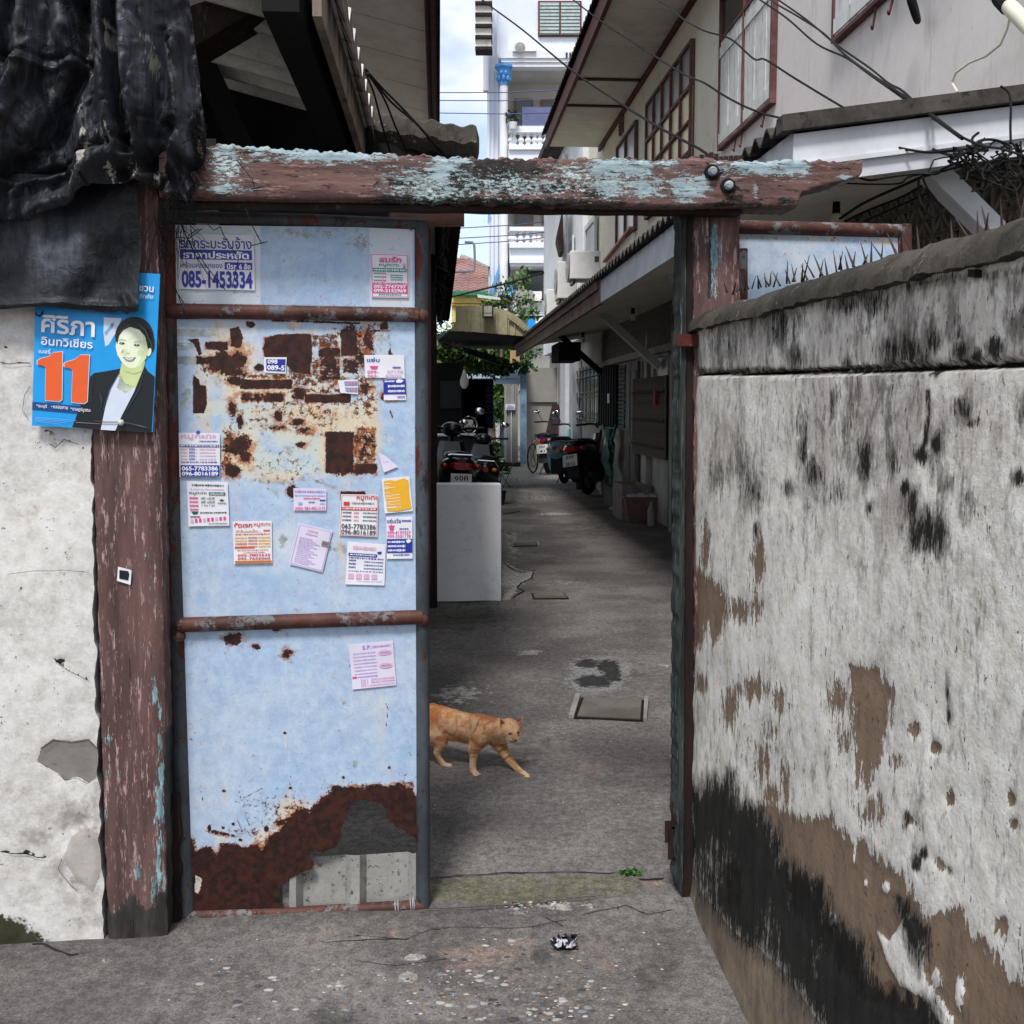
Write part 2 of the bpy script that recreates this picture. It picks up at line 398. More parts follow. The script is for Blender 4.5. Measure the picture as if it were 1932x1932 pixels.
M_SHEET = weathered("pale_blue_gate_paint", S(160, 184, 212), S(176, 192, 212), [
    dict(attr='worn', c=(S(192, 203, 216), S(204, 212, 222)), scale=5, amp=.5, edge=.2, h=0),
    dict(attr='deep', c=(S(140, 170, 205), S(150, 180, 212)), scale=6, amp=.5, edge=.25, h=0, op=.7),
    dict(attr='scrape', c=(S(128, 134, 136), S(160, 166, 164)), scale=46, amp=1.3, edge=.08, h=-.2, op=.85),
    dict(attr='pale', c=(S(196, 196, 176), S(188, 204, 206)), scale=18, amp=1.2, edge=.12, h=-.1, op=.85),
    dict(attr='halo', c=(S(214, 186, 142), S(212, 204, 184)), scale=12, amp=.8, edge=.34, h=0, op=.72, aniso=(1, 1, .5)),
    dict(attr='halo', c=(S(160, 92, 42), S(178, 116, 60)), scale=44, amp=1.1, edge=.18, h=-.2, op=.8, bias=-.42),
    dict(attr='speck', c=(S(70, 34, 20), S(112, 60, 30)), scale=75, amp=1.2, edge=.08, h=.1),
    dict(attr='rust', c=(S(176, 108, 60), S(140, 76, 42)), scale=40, amp=1.0, edge=.2, h=.1, bias=.13, op=.75),
    dict(attr='rust', c=(S(64, 35, 29), S(38, 24, 22)), scale=34, amp=1.05, edge=.05, h=.7, cs=46),
    dict(level=-0.12, c=(S(88, 50, 34), S(120, 80, 50)), scale=95, amp=1.6, edge=.05, h=-.2)],
    scale=3.5, grain=130, grain_amt=.2, rough=.5, bump=.35, bdist=.002)
M_WOOD = weathered("peeling_red_brown_paint", S(102, 77, 74), S(76, 57, 55), [
    dict(level=0.31, c=(S(176, 150, 146), S(140, 110, 108)), scale=30, amp=1.35, edge=.05, h=-.3, aniso=(3.0, 3.0, .35)),
    dict(attr='blue', c=(S(146, 182, 190), S(112, 150, 160)), scale=40, amp=1.35, edge=.06, h=.2, aniso=(1.7, 1.7, .35)),
    dict(attr='blue', c=(S(58, 62, 60), S(80, 84, 80)), scale=40, amp=1.0, edge=.05, h=-.5, aniso=(2, 2, .3), op=.45),
    dict(attr='bare', c=(S(44, 42, 40), S(70, 68, 64)), scale=20, amp=1.0, edge=.08, h=-.5, aniso=(1.5, 1.5, .4)),
    dict(level=0.14, c=(S(36, 22, 20), S(50, 30, 28)), scale=30, amp=1.3, edge=.05, h=-.8, aniso=(3, 3, .12))],
    scale=5, grain=70, aniso=(2.5, 2.5, .35), rough=.7, bump=.55, bdist=.003)
M_BEAM = weathered("peeling_beam_paint", S(108, 82, 78), S(82, 62, 59), [
    dict(level=0.30, c=(S(164, 132, 124), S(84, 56, 52)), scale=24, amp=1.3, edge=.06, h=-.3, aniso=(.3, 3, 3)),
    dict(attr='blue', c=(S(136, 156, 163), S(160, 178, 184)), scale=58, amp=1.35, edge=.05, h=.3, aniso=(.4, 1.5, 1.5)),
    dict(attr='black', c=(S(24, 23, 23), S(56, 51, 48)), scale=50, amp=1.4, edge=.06, h=-.9, aniso=(.45, 1.5, 1.5)),
    dict(attr='flake', c=(S(150, 176, 180), S(190, 204, 204)), scale=105, amp=1.2, edge=.06, h=.3, bias=-.06, aniso=(.6, 1.4, 1.4)),
    dict(level=0.22, c=(S(24, 18, 16), S(40, 28, 24)), scale=44, amp=1.35, edge=.05, h=-1.0, aniso=(.14, 2.6, 2.6))],
    scale=5, grain=60, aniso=(.35, 2.5, 2.5), rough=.72, bump=.7, bdist=.004)
M_DARKWOOD = weathered("dark_old_timber", S(48, 34, 30), S(30, 24, 22), [dict(level=.2, c=(S(70, 58, 52), S(84, 70, 62)), scale=12, amp=1.3, edge=.1, aniso=(2, 2, .6))], scale=6, rough=.8, bump=.4)
M_BLACK = plain("near_black", S(16, 16, 17), .9)  # plain near-black for dark parts, gaps and black fittings
M_WHITEPAPER = plain("white_paper", S(214, 214, 218), .75, var=.05)

# ================================================================== GROUND
def gaxis(lo, hi, step, far_lo, far_hi):
    a = list(np.arange(lo, hi+1e-6, step)); s = step; x = lo
    while x > far_lo: s *= 1.28; x -= s; a.insert(0, x)
    s = step; x = hi
    while x < far_hi: s *= 1.28; x += s; a.append(x)
    return np.array(a)
gx = gaxis(-1.7, 2.1, 0.016, -250, 250)
gy = np.concatenate([gaxis(1.9, 5.5, 0.016, -60, 5.5), np.arange(5.54, 18, .06), np.array([18.3, 19, 20, 22, 24, 27, 30, 35, 42, 60, 90, 150, 300])])
GX, GY = np.meshgrid(gx, gy)
GPts = np.stack([GX, GY, np.zeros_like(GX)], -1)
vis = (GY > 1.0)
GU, GV = project(np.stack([GX, np.maximum(GY, 1.0), np.zeros_like(GX)], -1)); GU = np.where(vis, GU, -9999.0); GV = np.where(vis, GV, 5000.)
MOSS = [(600, 715), (1000, 695), (1620, 690), (1730, 730), (1790, 785), (1560, 815), (1200, 850), (900, 868), (700, 850), (560, 830)]
f_moss = field(GU, GV, [('p', MOSS, 22, 0.72)], RF)
f_moss = np.maximum(f_moss, field(GU, GV, [('e', 200, 1090, 230, 120, .42), ('e', 130, 1230, 200, 60, .3)], RM))
f_dark = field(GU, GV, [('e', 90, 1520, 260, 90, .6), ('e', 560, 1560, 170, 70, .5), ('e', 1330, 1100, 60, 50, .6), ('e', 1190, 1165, 50, 40, .95), ('e', 1800, 1150, 160, 200, .5),
                        ('e', 300, 1700, 500, 60, .45), ('e', 760, 1360, 200, 90, .4), ('e', 640, 1180, 130, 90, .45)], RF)
f_dark = np.maximum(f_dark, field(GU, GV, [('e', 300, 1080, 420, 110, .6), ('e', 120, 1750, 120, 180, .5), ('e', 700, 1980, 300, 160, .5), ('e', 640, 180, 60, 160, .8), ('e', 700, 350, 140, 30, .9), ('e', 1200, 470, 500, 90, .45)], RM))
f_wet = field(GU, GV, [('e', 1150, 1400, 90, 32, .9), ('e', 1300, 1420, 80, 45, 1), ('e', 1200, 1520, 130, 40, 1), ('e', 1330, 1480, 60, 50, .9)], RM)
f_ring = field(GU, GV, [('e', 1240, 1420, 210, 66, 1.0), ('e', 1210, 1520, 190, 80, 1.0), ('e', 1400, 1450, 70, 50, .7)], RM)
f_ringd = field(GU, GV, [('e', 1250, 1480, 330, 150, .62)], RM)
f_pale = field(GU, GV, [('e', 260, 1610, 180, 70, .62), ('e', 760, 1320, 90, 16, .8), ('e', 1650, 1415, 120, 20, .5), ('e', 940, 370, 110, 9, .9), ('e', 1100, 180, 300, 40, .55), ('e', 700, 110, 200, 40, .6), ('e', 900, 260, 260, 26, .5),
                        ('p', [(570, 690), (700, 760), (800, 765), (770, 820), (680, 870), (620, 960), (570, 965)], 14, .95), ('e', 620, 520, 90, 50, .5), ('e', 900, 150, 200, 60, .5), ('e', 850, 90, 420, 90, .62), ('e', 1150, 230, 420, 60, .5), ('e', 640, 600, 60, 120, .5), ('e', 1000, 840, 300, 30, .3)], RM)
f_pale = np.maximum(f_pale, field(GU, GV, [('r', 1000, 860, 1480, 925, 20, .44), ('e', 500, 1160, 40, 20, .75), ('e', 480, 1270, 45, 25, .85), ('e', 170, 1090, 20, 12, .8), ('e', 115, 1320, 35, 20, .7), ('e', 400, 1100, 90, 40, .42)], RF))
f_tan = field(GU, GV, [('e', 900, 1150, 420, 120, .5), ('e', 1500, 1150, 200, 160, .4), ('e', 250, 1050, 300, 60, .42), ('e', 1450, 130, 160, 60, .45), ('e', 1790, 740, 90, 40, .6), ('e', 1050, 1280, 200, 60, .35), ('e', 1200, 770, 200, 30, .4)], RF)
f_crack = field(GU, GV, [('l', [(520, 905), (930, 888), (1200, 868), (1560, 822)], 7, 1), ('l', [(150, 1035), (460, 1065), (600, 1010), (860, 1000), (1100, 1000), (1340, 965)], 6, .9), ('l', [(560, 722), (1000, 690), (1620, 685)], 6, .8),
                         ('l', [(1700, 720), (1850, 716)], 6, 1), ('l', [(1400, 940), (1640, 880), (1760, 935), (1900, 905)], 6, .95)], RF)
f_crack = np.maximum(f_crack, field(GU, GV, [('l', [(570, 700), (640, 755), (700, 770), (800, 762)], 7, 1), ('l', [(790, 820), (700, 845), (670, 880), (720, 900), (640, 950)], 8, 1), ('l', [(60, 985), (570, 968)], 12, 1),
                         ('l', [(520, 60), (580, 130), (625, 195)], 7, 1), ('l', [(575, 370), (690, 352)], 9, 1), ('l', [(70, 1305), (300, 1300)], 8, .5), ('l', [(1530, 795), (1610, 810)], 6, .4)], RM))
gz = 0.006*fbm(GPts, 2.2, 3) + 0.0035*fbm(GPts, 14, 3)
apron = np.clip(0.5 + sd_poly(GU, GV, [RF(x, y) for x, y in [(-3000, 2200), (-3000, 850), (520, 905), (930, 888), (1200, 868), (1560, 822), (1900, 790), (4200, 790), (4200, 2200)]])/12, 0, 1)
gz = gz + 0.012*apron*(GY < 3.6) - 0.006*np.clip(f_crack-.3, 0, 1) - .002*f_wet - .004
GPts[..., 2] = np.where(GY > 0.5, gz, 0)
M_GROUND = NT("old_concrete", .9, 0, .2)
g = M_GROUND
base = g.mix(g.step(g.noise(1.3, 7, .6), .38, .62), S(112, 108, 106), S(86, 83, 82))
def lay(base, attr, c1, c2, sc, amp, edge, op=1.0, aniso=(1, 1, 1)):
    v = g.vec(aniso); f = g.math('ADD', g.attr(attr), g.math('MULTIPLY', g.math('SUBTRACT', g.noise(sc, 8, .68, v), .5), amp*1.9))
    f = g.math('MULTIPLY', g.step(f, .5-edge, .5+edge), op)
    return g.mix(f, base, g.mix(g.step(g.noise(sc*2.1, 5, .6), .35, .65), c1, c2))
base = lay(base, 'tan', S(134, 118, 110), S(118, 102, 96), 14, 1.1, .2, .85)
base = lay(base, 'dark', S(64, 63, 62), S(74, 72, 70), 8, 1.0, .25, .85)
base = lay(base, 'moss', S(84, 86, 60), S(104, 100, 82), 14, 1.3, .25, .7)
base = lay(base, 'pale', S(164, 161, 157), S(134, 130, 127), 16, 1.3, .10, .9)
base = lay(base, 'ringd', S(52, 52, 52), S(58, 56, 55), 7, .5, .22, .8)
base = lay(base, 'ring', S(142, 143, 143), S(104, 104, 104), 60, .9, .12, .85)
base = lay(base, 'wet', S(26, 26, 27), S(40, 40, 40), 26, .8, .16, .95)
v1 = g.voro(85); spk = g.step(v1, .06, .16, 1, 0)
msk = g.step(g.noise(5, 4, .6), .42, .66)
base = g.mix(g.math('MULTIPLY', g.math('MULTIPLY', spk, msk), .55), base, S(150, 146, 142))
gr = g.noise(150, 5, .75); base = g.mix(.62, base, g.mix(g.step(gr, .2, .8), (0, 0, 0, 1), (1, 1, 1, 1)), 'OVERLAY')
v2 = g.noise(34, 6, .7); base = g.mix(.3, base, g.mix(g.step(v2, .3, .7), (0, 0, 0, 1), (1, 1, 1, 1)), 'OVERLAY')
base = g.mix(g.step(g.math('ADD', g.attr('crack'), g.math('MULTIPLY', g.math('SUBTRACT', g.noise(40, 4), .5), .8)), .62, .78), base, S(22, 20, 20))
hh = g.math('ADD', g.math('MULTIPLY', gr, .6), g.math('MULTIPLY', g.noise(38, 5, .6), .8))
MG = g.done(base, hh, .75, .004, g.math('SUBTRACT', .92, g.math('MULTIPLY', g.attr('wet'), .45)))
# cut a far-reaching single sheet
slab("ground", GPts, (0, 0, 1), 0, MG, None, dict(moss=f_moss, dark=f_dark, wet=f_wet, ring=f_ring, ringd=f_ringd, pale=f_pale, tan=f_tan, crack=f_crack), kind='structure')

# embedded pebbles and chips on the apron
def chips(name, n, pxfn, size, cols, label, cat):
    mb = {}
    for i in range(n):
        u, v = pxfn(i); p = GR(u, v); s = size*(0.5+RNG.random()*1.1); th = RNG.random()*6.28
        k = int(RNG.integers(5, 8)); pts = []
        for j in range(k):
            r = s*(.6+.5*RNG.random()); a = th+2*math.pi*j/k; pts.append((p[0]+r*math.cos(a)*1.5, p[1]+r*math.sin(a), (.0085 if p[1] < 3.08 else -.0035)))
        c = tuple(np.mean(pts, 0)+np.array([0, 0, s*.3]))
        low = [(q[0], q[1], -0.012) for q in pts]
        m = mb.setdefault(int(RNG.integers(len(cols))), MB()); b = len(pts)
        m.add(pts+[c]+low, [(j, (j+1) % b, b) for j in range(b)]+[(b+1+j, b+1+(j+1) % b, (j+1) % b, j) for j in range(b)])
    for k, m in mb.items(): tag(m.build(name, cols[k]), label[k % len(label)], cat, kind='stuff')
PB = [plain("chip_white", S(176, 174, 170), .8), plain("chip_grey", S(112, 114, 118), .8), plain("chip_dark", S(62, 62, 64), .8), plain("chip_tan", S(134, 118, 102), .8)]
def apx(i):
    if i % 3 == 0: return RF(RNG.uniform(-900, 1900), RNG.uniform(980, 1500))
    if i % 3 == 1: return RF(RNG.uniform(300, 1600), RNG.uniform(1250, 1500))
    return RF(RNG.uniform(980, 1500)+RNG.normal()*40, RNG.uniform(860, 925))
chips("gravel", 520, apx, .0036, PB, ["pebbles bedded in the rough concrete before the gate"], "gravel")
chips("grit", 300, lambda i: RM(RNG.uniform(60, 1740), RNG.uniform(1000, 1932)+RNG.integers(0, 2)*RNG.uniform(0, 600)), .0022, PB[:2], ["small pale grit scattered over the alley floor"], "grit")

chips("aggregate", 230, lambda i: RF(RNG.uniform(-700, 1500) if i % 3 == 0 else RNG.uniform(650, 1450), RNG.uniform(1230, 1500) if i % 4 else RNG.uniform(1050, 1300)), .0068, [plain("stone_blue_grey", S(118, 120, 126), .8), plain("stone_dark_grey", S(66, 66, 68), .8), plain("stone_pale", S(158, 155, 150), .8), plain("stone_brown", S(116, 102, 92), .8)], ["flat stones worn smooth in the rough concrete before the gate"], "gravel")
# cracks: thin jagged grooves following the joints
def ribbon(pts, w, n, amp=.004, seg=9):
    Q = []
    for p, q in zip(pts[:-1], pts[1:]):
        for k in range(seg): Q.append(p+(q-p)*k/seg)
    Q.append(pts[-1]); Q = np.array(Q); n = np.asarray(n, float); d = np.gradient(Q, axis=0); s_ = np.cross(d, n); s_ /= np.linalg.norm(s_, axis=1)[:, None]+1e-9
    j = (fbm(Q, 6, 4)*.75+fbm(Q, 30, 3)*.25)*amp*9; j[0] = j[-1] = 0; Q = Q+s_*j[:, None]+n*.0015; ww = w*(.35+1.3*np.clip(fbm(Q, 31, 3)+.5, .1, 1)); ww[0] = ww[-1] = w*.1
    A, B = Q-s_*ww[:, None]/2, Q+s_*ww[:, None]/2; m = len(Q)
    return np.vstack([A, B]), [(i, i+1, m+i+1, m+i) for i in range(m-1)]
M_CRK = plain("crack_dark", S(34, 31, 30), .95)
mb = MB()
def gcr(R, pts, w):
    P = []
    for q in pts: p = GR(*map(float, R(*q))); p[2] = .0085 if p[1] < 3.08 else -.0015; P.append(p)
    mb.add(*ribbon(P, w, (0, 0, 1)))
for pts, w in (([(520, 905), (930, 888), (1200, 868), (1560, 822)], .003), ([(150, 1035), (460, 1065), (600, 1010), (860, 1000), (1100, 1000), (1340, 965)], .002), ([(560, 722), (1000, 690), (1620, 685)], .005), ([(1700, 720), (1850, 716)], .008), ([(1400, 940), (1640, 880), (1760, 935), (1900, 905)], .0028), ([(0, 1080), (300, 1062), (480, 1066)], .004), ([(1190, 940), (1300, 1000)], .003), ([(200, 1180), (420, 1200), (700, 1160)], .002)): gcr(RF, pts, w)
for pts, w in (([(570, 700), (640, 755), (700, 770), (800, 762)], .012), ([(790, 765), (770, 820), (700, 845), (670, 880), (720, 900), (640, 950)], .013), ([(520, 60), (580, 130), (625, 195)], .03), ([(575, 370), (690, 352)], .03), ([(60, 986), (300, 975), (570, 968)], .02), ([(640, 1180), (900, 1165), (1200, 1170)], .003), ([(700, 640), (900, 632)], .008), ([(820, 660), (760, 630)], .006), ([(60, 1305), (300, 1300)], .004)): gcr(RM, pts, w)
for pts, w in (([(180, 1500), (250, 1500), (330, 1530), (400, 1560), (440, 1555)], .008),): gcr(RL, pts, w)
tag(mb.build("pavement_cracks", M_CRK, fix=False), kind='structure')

# crushed black wrapper on the apron
def crumple(name, label, cat, px, size, mat, seed, flat=.45):
    c = GR(*px); mb = MB(); r = np.random.default_rng(seed); n = 11
    X, Y = np.meshgrid(np.linspace(-1, 1, n), np.linspace(-1, 1, n)); Z = np.abs(r.normal(0, .5, X.shape))*flat*(1-.6*np.maximum(abs(X), abs(Y)))
    X = X+r.normal(0, .09, X.shape); Y = Y+r.normal(0, .09, X.shape)
    P = np.stack([c[0]+X*size, c[1]+Y*size*.8, .016+Z*size], -1)
    o = slab(name, P, (0, 0, 1), .0006, mat, smooth=False); return tag(o, label, cat)
n = NT("wrapper_foil", .22, .1, .6)
M_WRAP = n.done(n.mix(n.step(n.noise(55, 3), .52, .6), S(18, 18, 20), S(190, 190, 198)))
crumple("plastic_wrapper", "crushed shiny black and silver wrapper lying on the concrete before the gate", "wrapper", RF(1310, 1100), .036, M_WRAP, 5, .9)

# drain covers
M_SLAB = weathered("drain_slab_concrete", S(104, 100, 95), S(80, 77, 72), [dict(level=.3, c=(S(84, 84, 68), S(74, 72, 62)), scale=12, amp=1, edge=.2)], rough=.9, bump=.5)
M_KERB = weathered("pale_cement_edging", S(140, 137, 132), S(118, 114, 110), [dict(level=.25, c=(S(70, 68, 66), S(60, 58, 56)), scale=30, amp=1.2, edge=.1)], rough=.9, bump=.6)
def drain(R, slabq, frames, label):
    c = np.mean([GR(*R(*q)) for q in slabq], 0); t = thing("drain_cover", label, "drain cover", (c[0], c[1], 0))
    P = [GR(*R(*q)) for q in slabq]; mb = MB(); cc = np.mean(P, 0)
    big = [cc+(p-cc)*1.10 for p in P]
    MB().hexa([(*p[:2], -.03) for p in big]+[(*p[:2], .0035) for p in big]).build("drain_pit", M_BLACK, t)
    MB().hexa([(*p[:2], -.02) for p in P]+[(*p[:2], .010) for p in P]).build("slab", M_SLAB, t, bevel=.002)
    for fr in frames:
        Q = [GR(*R(*q)) for q in fr]; MB().hexa([(*p[:2], -.02) for p in Q]+[(*p[:2], .012+.001*len(fr)) for p in Q]).build("cement_edging", M_KERB, t, bevel=.003)
drain(RM, [(1085, 1775), (1520, 1795), (1530, 1665), (1130, 1650)], [[(1025, 1775), (1065, 1777), (1110, 1630), (1072, 1625)], [(1540, 1800), (1565, 1800), (1580, 1645), (1548, 1645)]], "large square concrete drain cover with pale edging beside the cat")
drain(RM, [(790, 958), (1015, 955), (985, 918), (780, 922)], [], "thin cracked drain cover set in the floor at the foot of the white block")
drain(RM, [(655, 597), (805, 592), (795, 573), (650, 575)], [[(632, 600), (650, 600), (640, 570), (628, 572)], [(810, 593), (826, 593), (818, 570), (806, 570)]], "small far drain cover with pale edging right of the white block")

# small weed at the sill + sprout at wall foot
M_LEAF = plain("weed_leaf", S(72, 118, 48), .5, var=.3, scale=20); M_LEAF2 = plain("tree_leaf_mid", S(76, 112, 52), .55, var=.35, scale=3); M_LEAF3 = plain("tree_leaf_dark", S(46, 78, 40), .55, var=.35, scale=3); M_LEAF4 = plain("tree_leaf_light", S(120, 150, 66), .55, var=.3, scale=3)
def leaf_cloud(mb, c, r, n, size, rs, up=.3):
    for _ in range(n):
        d = rs.normal(size=3); d /= np.linalg.norm(d)+1e-9; p = np.array(c)+d*np.array(r)*(rs.random()**.45)
        a = rs.normal(size=3); a /= np.linalg.norm(a); b = np.cross(a, rs.normal(size=3)+np.array([0, 0, up])); b /= np.linalg.norm(b)+1e-9
        s = size*(.6+.8*rs.random()); a = a*s; b = b*s*.45
        mb.add([p-a, p+b, p+a, p-b], [(0, 1, 2, 3)])
def weed(px, label, r, n, z0=0.0, size=.008):
    p = GR(*px); t = thing("weed", label, "weed", (p[0], p[1], z0)); rs = np.random.default_rng(int(px[0]))
    mb = MB(); leaf_cloud(mb, (p[0], p[1], z0+r*.35), (r*1.5, r*.7, r*.35), n, size, rs); mb.build("leaves", M_LEAF, t)
    mb = MB()
    for k in range(5): mb.tube([(p[0], p[1], z0-.005), (p[0]+rs.normal()*r*.6, p[1]+rs.normal()*r*.4, z0+r*.5)], .0012, 5)
    mb.build("stem", M_LEAF3, t)
weed(RF(1670, 700), "small flat green weed growing at the end of the mossy sill", .03, 90)

# ================================================================== BOUNDARY WALL (right)
BW = 0.742
aw = np.concatenate([BW*1932/(np.linspace(1301, 2250, 300)-828)]); aw = np.concatenate([aw, [0.6, 0.3, -0.2, -1.2, -3]])
ztop = lambda a: np.interp(a, [0, 1.3, 3.1], [1.672, 1.698, 1.725])
tz = np.linspace(0, 1, 260)
AW, TZ = np.meshgrid(aw, tz)
ZW = 0.0 + ztop(AW)*TZ - .02*(1-TZ)
PW = AL(0, BW)+AW[..., None]*AD+ZW[..., None]*np.array([0, 0, 1.0])
uw, vw = project(np.where((AW > .5)[..., None], PW, PW*0+np.array([0, -5, 0])))
bad = AW <= .5; uw = np.where(bad, 3000, uw); vw = np.where(bad, 900, vw)
wmold = field(uw, vw, [('e', 540, 250, 70, 130, .75), ('e', 640, 230, 40, 110, .6), ('e', 690, 110, 40, 40, .7), ('e', 900, 130, 90, 70, .72), ('e', 1080, 130, 110, 90, .72), ('e', 1180, 400, 80, 90, .8), ('e', 1290, 400, 90, 90, .9),
    ('e', 1400, 340, 50, 70, .85), ('e', 1560, 400, 70, 60, .85), ('e', 1640, 430, 80, 60, .85), ('e', 1730, 380, 60, 70, .9), ('e', 640, 430, 50, 80, .75), ('e', 920, 470, 30, 40, 1), ('e', 1520, 300, 60, 150, .55), ('e', 1840, 240, 60, 90, .6),
    ('l', [(90, 510), (600, 508), (900, 500), (1400, 485), (1932, 462)], 34, .9), ('e', 1430, 510, 30, 30, 1.1), ('e', 250, 350, 60, 160, .4), ('e', 400, 200, 50, 110, .5), ('l', [(40, 170), (900, 70), (1932, -60)], 50, .62),
    ('e', 1030, 1020, 42, 130, 1.0), ('e', 1440, 920, 30, 60, 1.0), ('e', 1360, 990, 46, 46, .95, 30), ('l', [(1395, 620), (1400, 760), (1390, 900), (1350, 1000)], 26, .95), ('e', 1600, 720, 46, 60, .95), ('e', 1270, 1170, 28, 45, 1), ('e', 1305, 1260, 30, 90, 1.05), ('e', 1410, 1420, 85, 130, 1.1, -20),
    ('e', 1350, 1430, 55, 120, 1.05), ('e', 740, 1080, 50, 90, .75), ('e', 690, 960, 32, 90, .7), ('e', 870, 1200, 50, 70, .55), ('e', 600, 1170, 34, 50, .75), ('e', 400, 1180, 60, 130, .65), ('e', 340, 1050, 60, 90, .5), ('e', 210, 1100, 50, 90, .5),
    ('e', 1640, 800, 40, 30, .8), ('e', 1900, 1120, 40, 40, .8), ('e', 1930, 750, 40, 60, .9), ('e', 1190, 1020, 40, 90, .55), ('e', 1500, 1150, 60, 60, .5), ('e', 1620, 1250, 60, 150, .45), ('e', 660, 830, 50, 80, .5), ('e', 850, 680, 14, 90, .8), ('e', 1060, 1280, 18, 40, .9), ('e', 420, 1400, 20, 60, .7), ('e', 930, 760, 60, 200, .42)], RW)
wmold = np.maximum(wmold, field(uw, vw, [('p', [(118, 560), (190, 610), (250, 530), (300, 560), (350, 520), (400, 650), (490, 700), (580, 800), (620, 960), (700, 1040), (780, 1070), (840, 1130), (860, 1230), (920, 1300), (1050, 1420), (1080, 1560), (1140, 1650), (1250, 1700), (1400, 1740),
    (1450, 1846), (1500, 2300), (1000, 2200), (850, 1846), (760, 1720), (640, 1560), (500, 1430), (380, 1350), (240, 1200), (150, 1060), (100, 900)], 85, 1.55), ('p', [(1225, 1150), (1290, 1180), (1330, 1260), (1410, 1330), (1400, 1480), (1370, 1600), (1300, 1400), (1240, 1260)], 40, 1.2), ('e', 60, 950, 50, 260, .9), ('e', 1520, 60, 10, 90, .9), ('e', 1520, 200, 14, 50, .9), ('e', 1385, 930, 20, 30, .95), ('e', 1345, 980, 24, 50, .95), ('e', 1290, 750, 18, 50, .9)], RB))
wmold = wmold*(1-.45*field(uw, vw, [('e', 280, 970, 110, 160, 1), ('e', 560, 1300, 80, 160, .8), ('e', 820, 1520, 60, 150, .7)], RB))
wbrown = field(uw, vw, [('p', [(490, 700), (560, 650), (640, 720), (720, 750), (880, 740), (960, 850), (1060, 900), (1110, 960), (1200, 1020), (1250, 1060), (1340, 1180), (1400, 1290), (1560, 1250), (1640, 1370), (1700, 1450), (1800, 1590), (1932, 1700), (2300, 2000), (2300, 2500), (1450, 2100), (1380, 1750),
    (1100, 1700), (850, 1400), (700, 1200), (590, 850)], 70, 1.35), ('p', [(1010, -60), (1150, -60), (1200, 60), (1190, 230), (1150, 300), (1140, 420), (1110, 500), (1090, 600), (1050, 560), (1020, 400), (1000, 250)], 60, 1.3),
    ('e', 480, 50, 80, 70, .8), ('e', 355, 140, 44, 120, .8), ('e', 190, 20, 50, 50, .8), ('e', 620, 100, 40, 90, .7), ('e', 920, 100, 60, 110, .75), ('e', 960, 330, 40, 120, .72), ('e', 560, 270, 60, 60, .65), ('e', 520, 440, 60, 140, .6), ('e', 650, 560, 50, 140, .58), ('e', 1110, 690, 60, 100, .7), ('e', 1240, 430, 60, 60, .6),
    ('e', 1330, 265, 24, 36, 1.2), ('e', 1440, 365, 24, 30, 1.2), ('e', 1510, 640, 26, 40, 1.1), ('e', 1850, 640, 18, 34, 1.2), ('e', 1860, 770, 18, 24, 1.2), ('e', 1310, 750, 50, 20, .9, 40), ('e', 1480, 1000, 60, 20, .9, 45), ('e', 1790, 1310, 30, 40, 1), ('e', 1890, 1820, 60, 70, .9), ('e', 580, 620, 60, 60, .8)], RB)
wbrown = np.maximum(wbrown, field(uw, vw, [('p', [(40, 1690), (130, 1630), (210, 1720), (250, 1800), (260, 1890), (205, 2020), (150, 1930), (95, 2060), (30, 2000)], 60, 1.3), ('e', 140, 1540, 30, 170, .8), ('e', 430, 1560, 36, 140, .9), ('e', 330, 1860, 60, 70, .85), ('e', 430, 1850, 40, 70, .7)], RW))
wbrown = wbrown*(1-field(uw, vw, [('p', [(1130, 1340), (1200, 1400), (1290, 1250), (1340, 1300), (1385, 1440), (1400, 1600), (1560, 1846), (1500, 1900), (1400, 1720), (1250, 1640), (1180, 1500)], 14, 1.0), ('e', 1575, 1680, 26, 90, 1), ('e', 1075, 1090, 10, 30, 1), ('e', 1015, 950, 8, 50, 1), ('e', 890, 1290, 30, 50, 1), ('e', 790, 1130, 16, 70, 1), ('e', 1180, 1110, 24, 30, 1), ('e', 1450, 1600, 30, 50, .9)], RB))
wwhite = field(uw, vw, [('p', [(1130, 1340), (1200, 1400), (1290, 1250), (1340, 1300), (1385, 1440), (1400, 1600), (1560, 1846), (1500, 1900), (1400, 1720), (1250, 1640), (1180, 1500)], 14, .8)], RB)
wsand = field(uw, vw, [('p', [(118, 1060), (160, 1090), (250, 1200), (380, 1360), (500, 1430), (640, 1570), (760, 1730), (850, 1860), (1000, 2200), (600, 2400), (200, 1600), (60, 1200)], 20, 1.1), ('e', 380, 1100, 50, 110, .7, -20), ('e', 1240, 1720, 30, 120, .7, -25)], RB)
wred = field(uw, vw, [('e', 370, 1040, 60, 80, .85, -30), ('e', 380, 1180, 60, 40, .7), ('e', 1230, 1720, 26, 90, 1.0, -25), ('e', 520, 1480, 60, 60, .3)], RB)
wgrey = field(uw, vw, [('p', [(40, 180), (900, 70), (1932, -60), (1932, 470), (900, 505), (40, 520)], 20, .56), ('e', 1100, 800, 900, 420, .6), ('e', 300, 900, 260, 320, .5), ('e', 1250, 1300, 260, 250, .5), ('e', 1700, 900, 300, 300, .55)], RW)
wgrey = np.maximum(wgrey, field(uw, vw, [('e', 180, 200, 120, 400, .45)], RB))
crz = 1.5+ (765-np.interp(uw, [1304, 1500, 1750, 1932, 2300], [706, 703, 693, 683, 668]))*AW/1932
crk = np.exp(-((ZW-crz-.002*fbm(PW, 60, 2))/.0045)**2)
top = ZW > crz
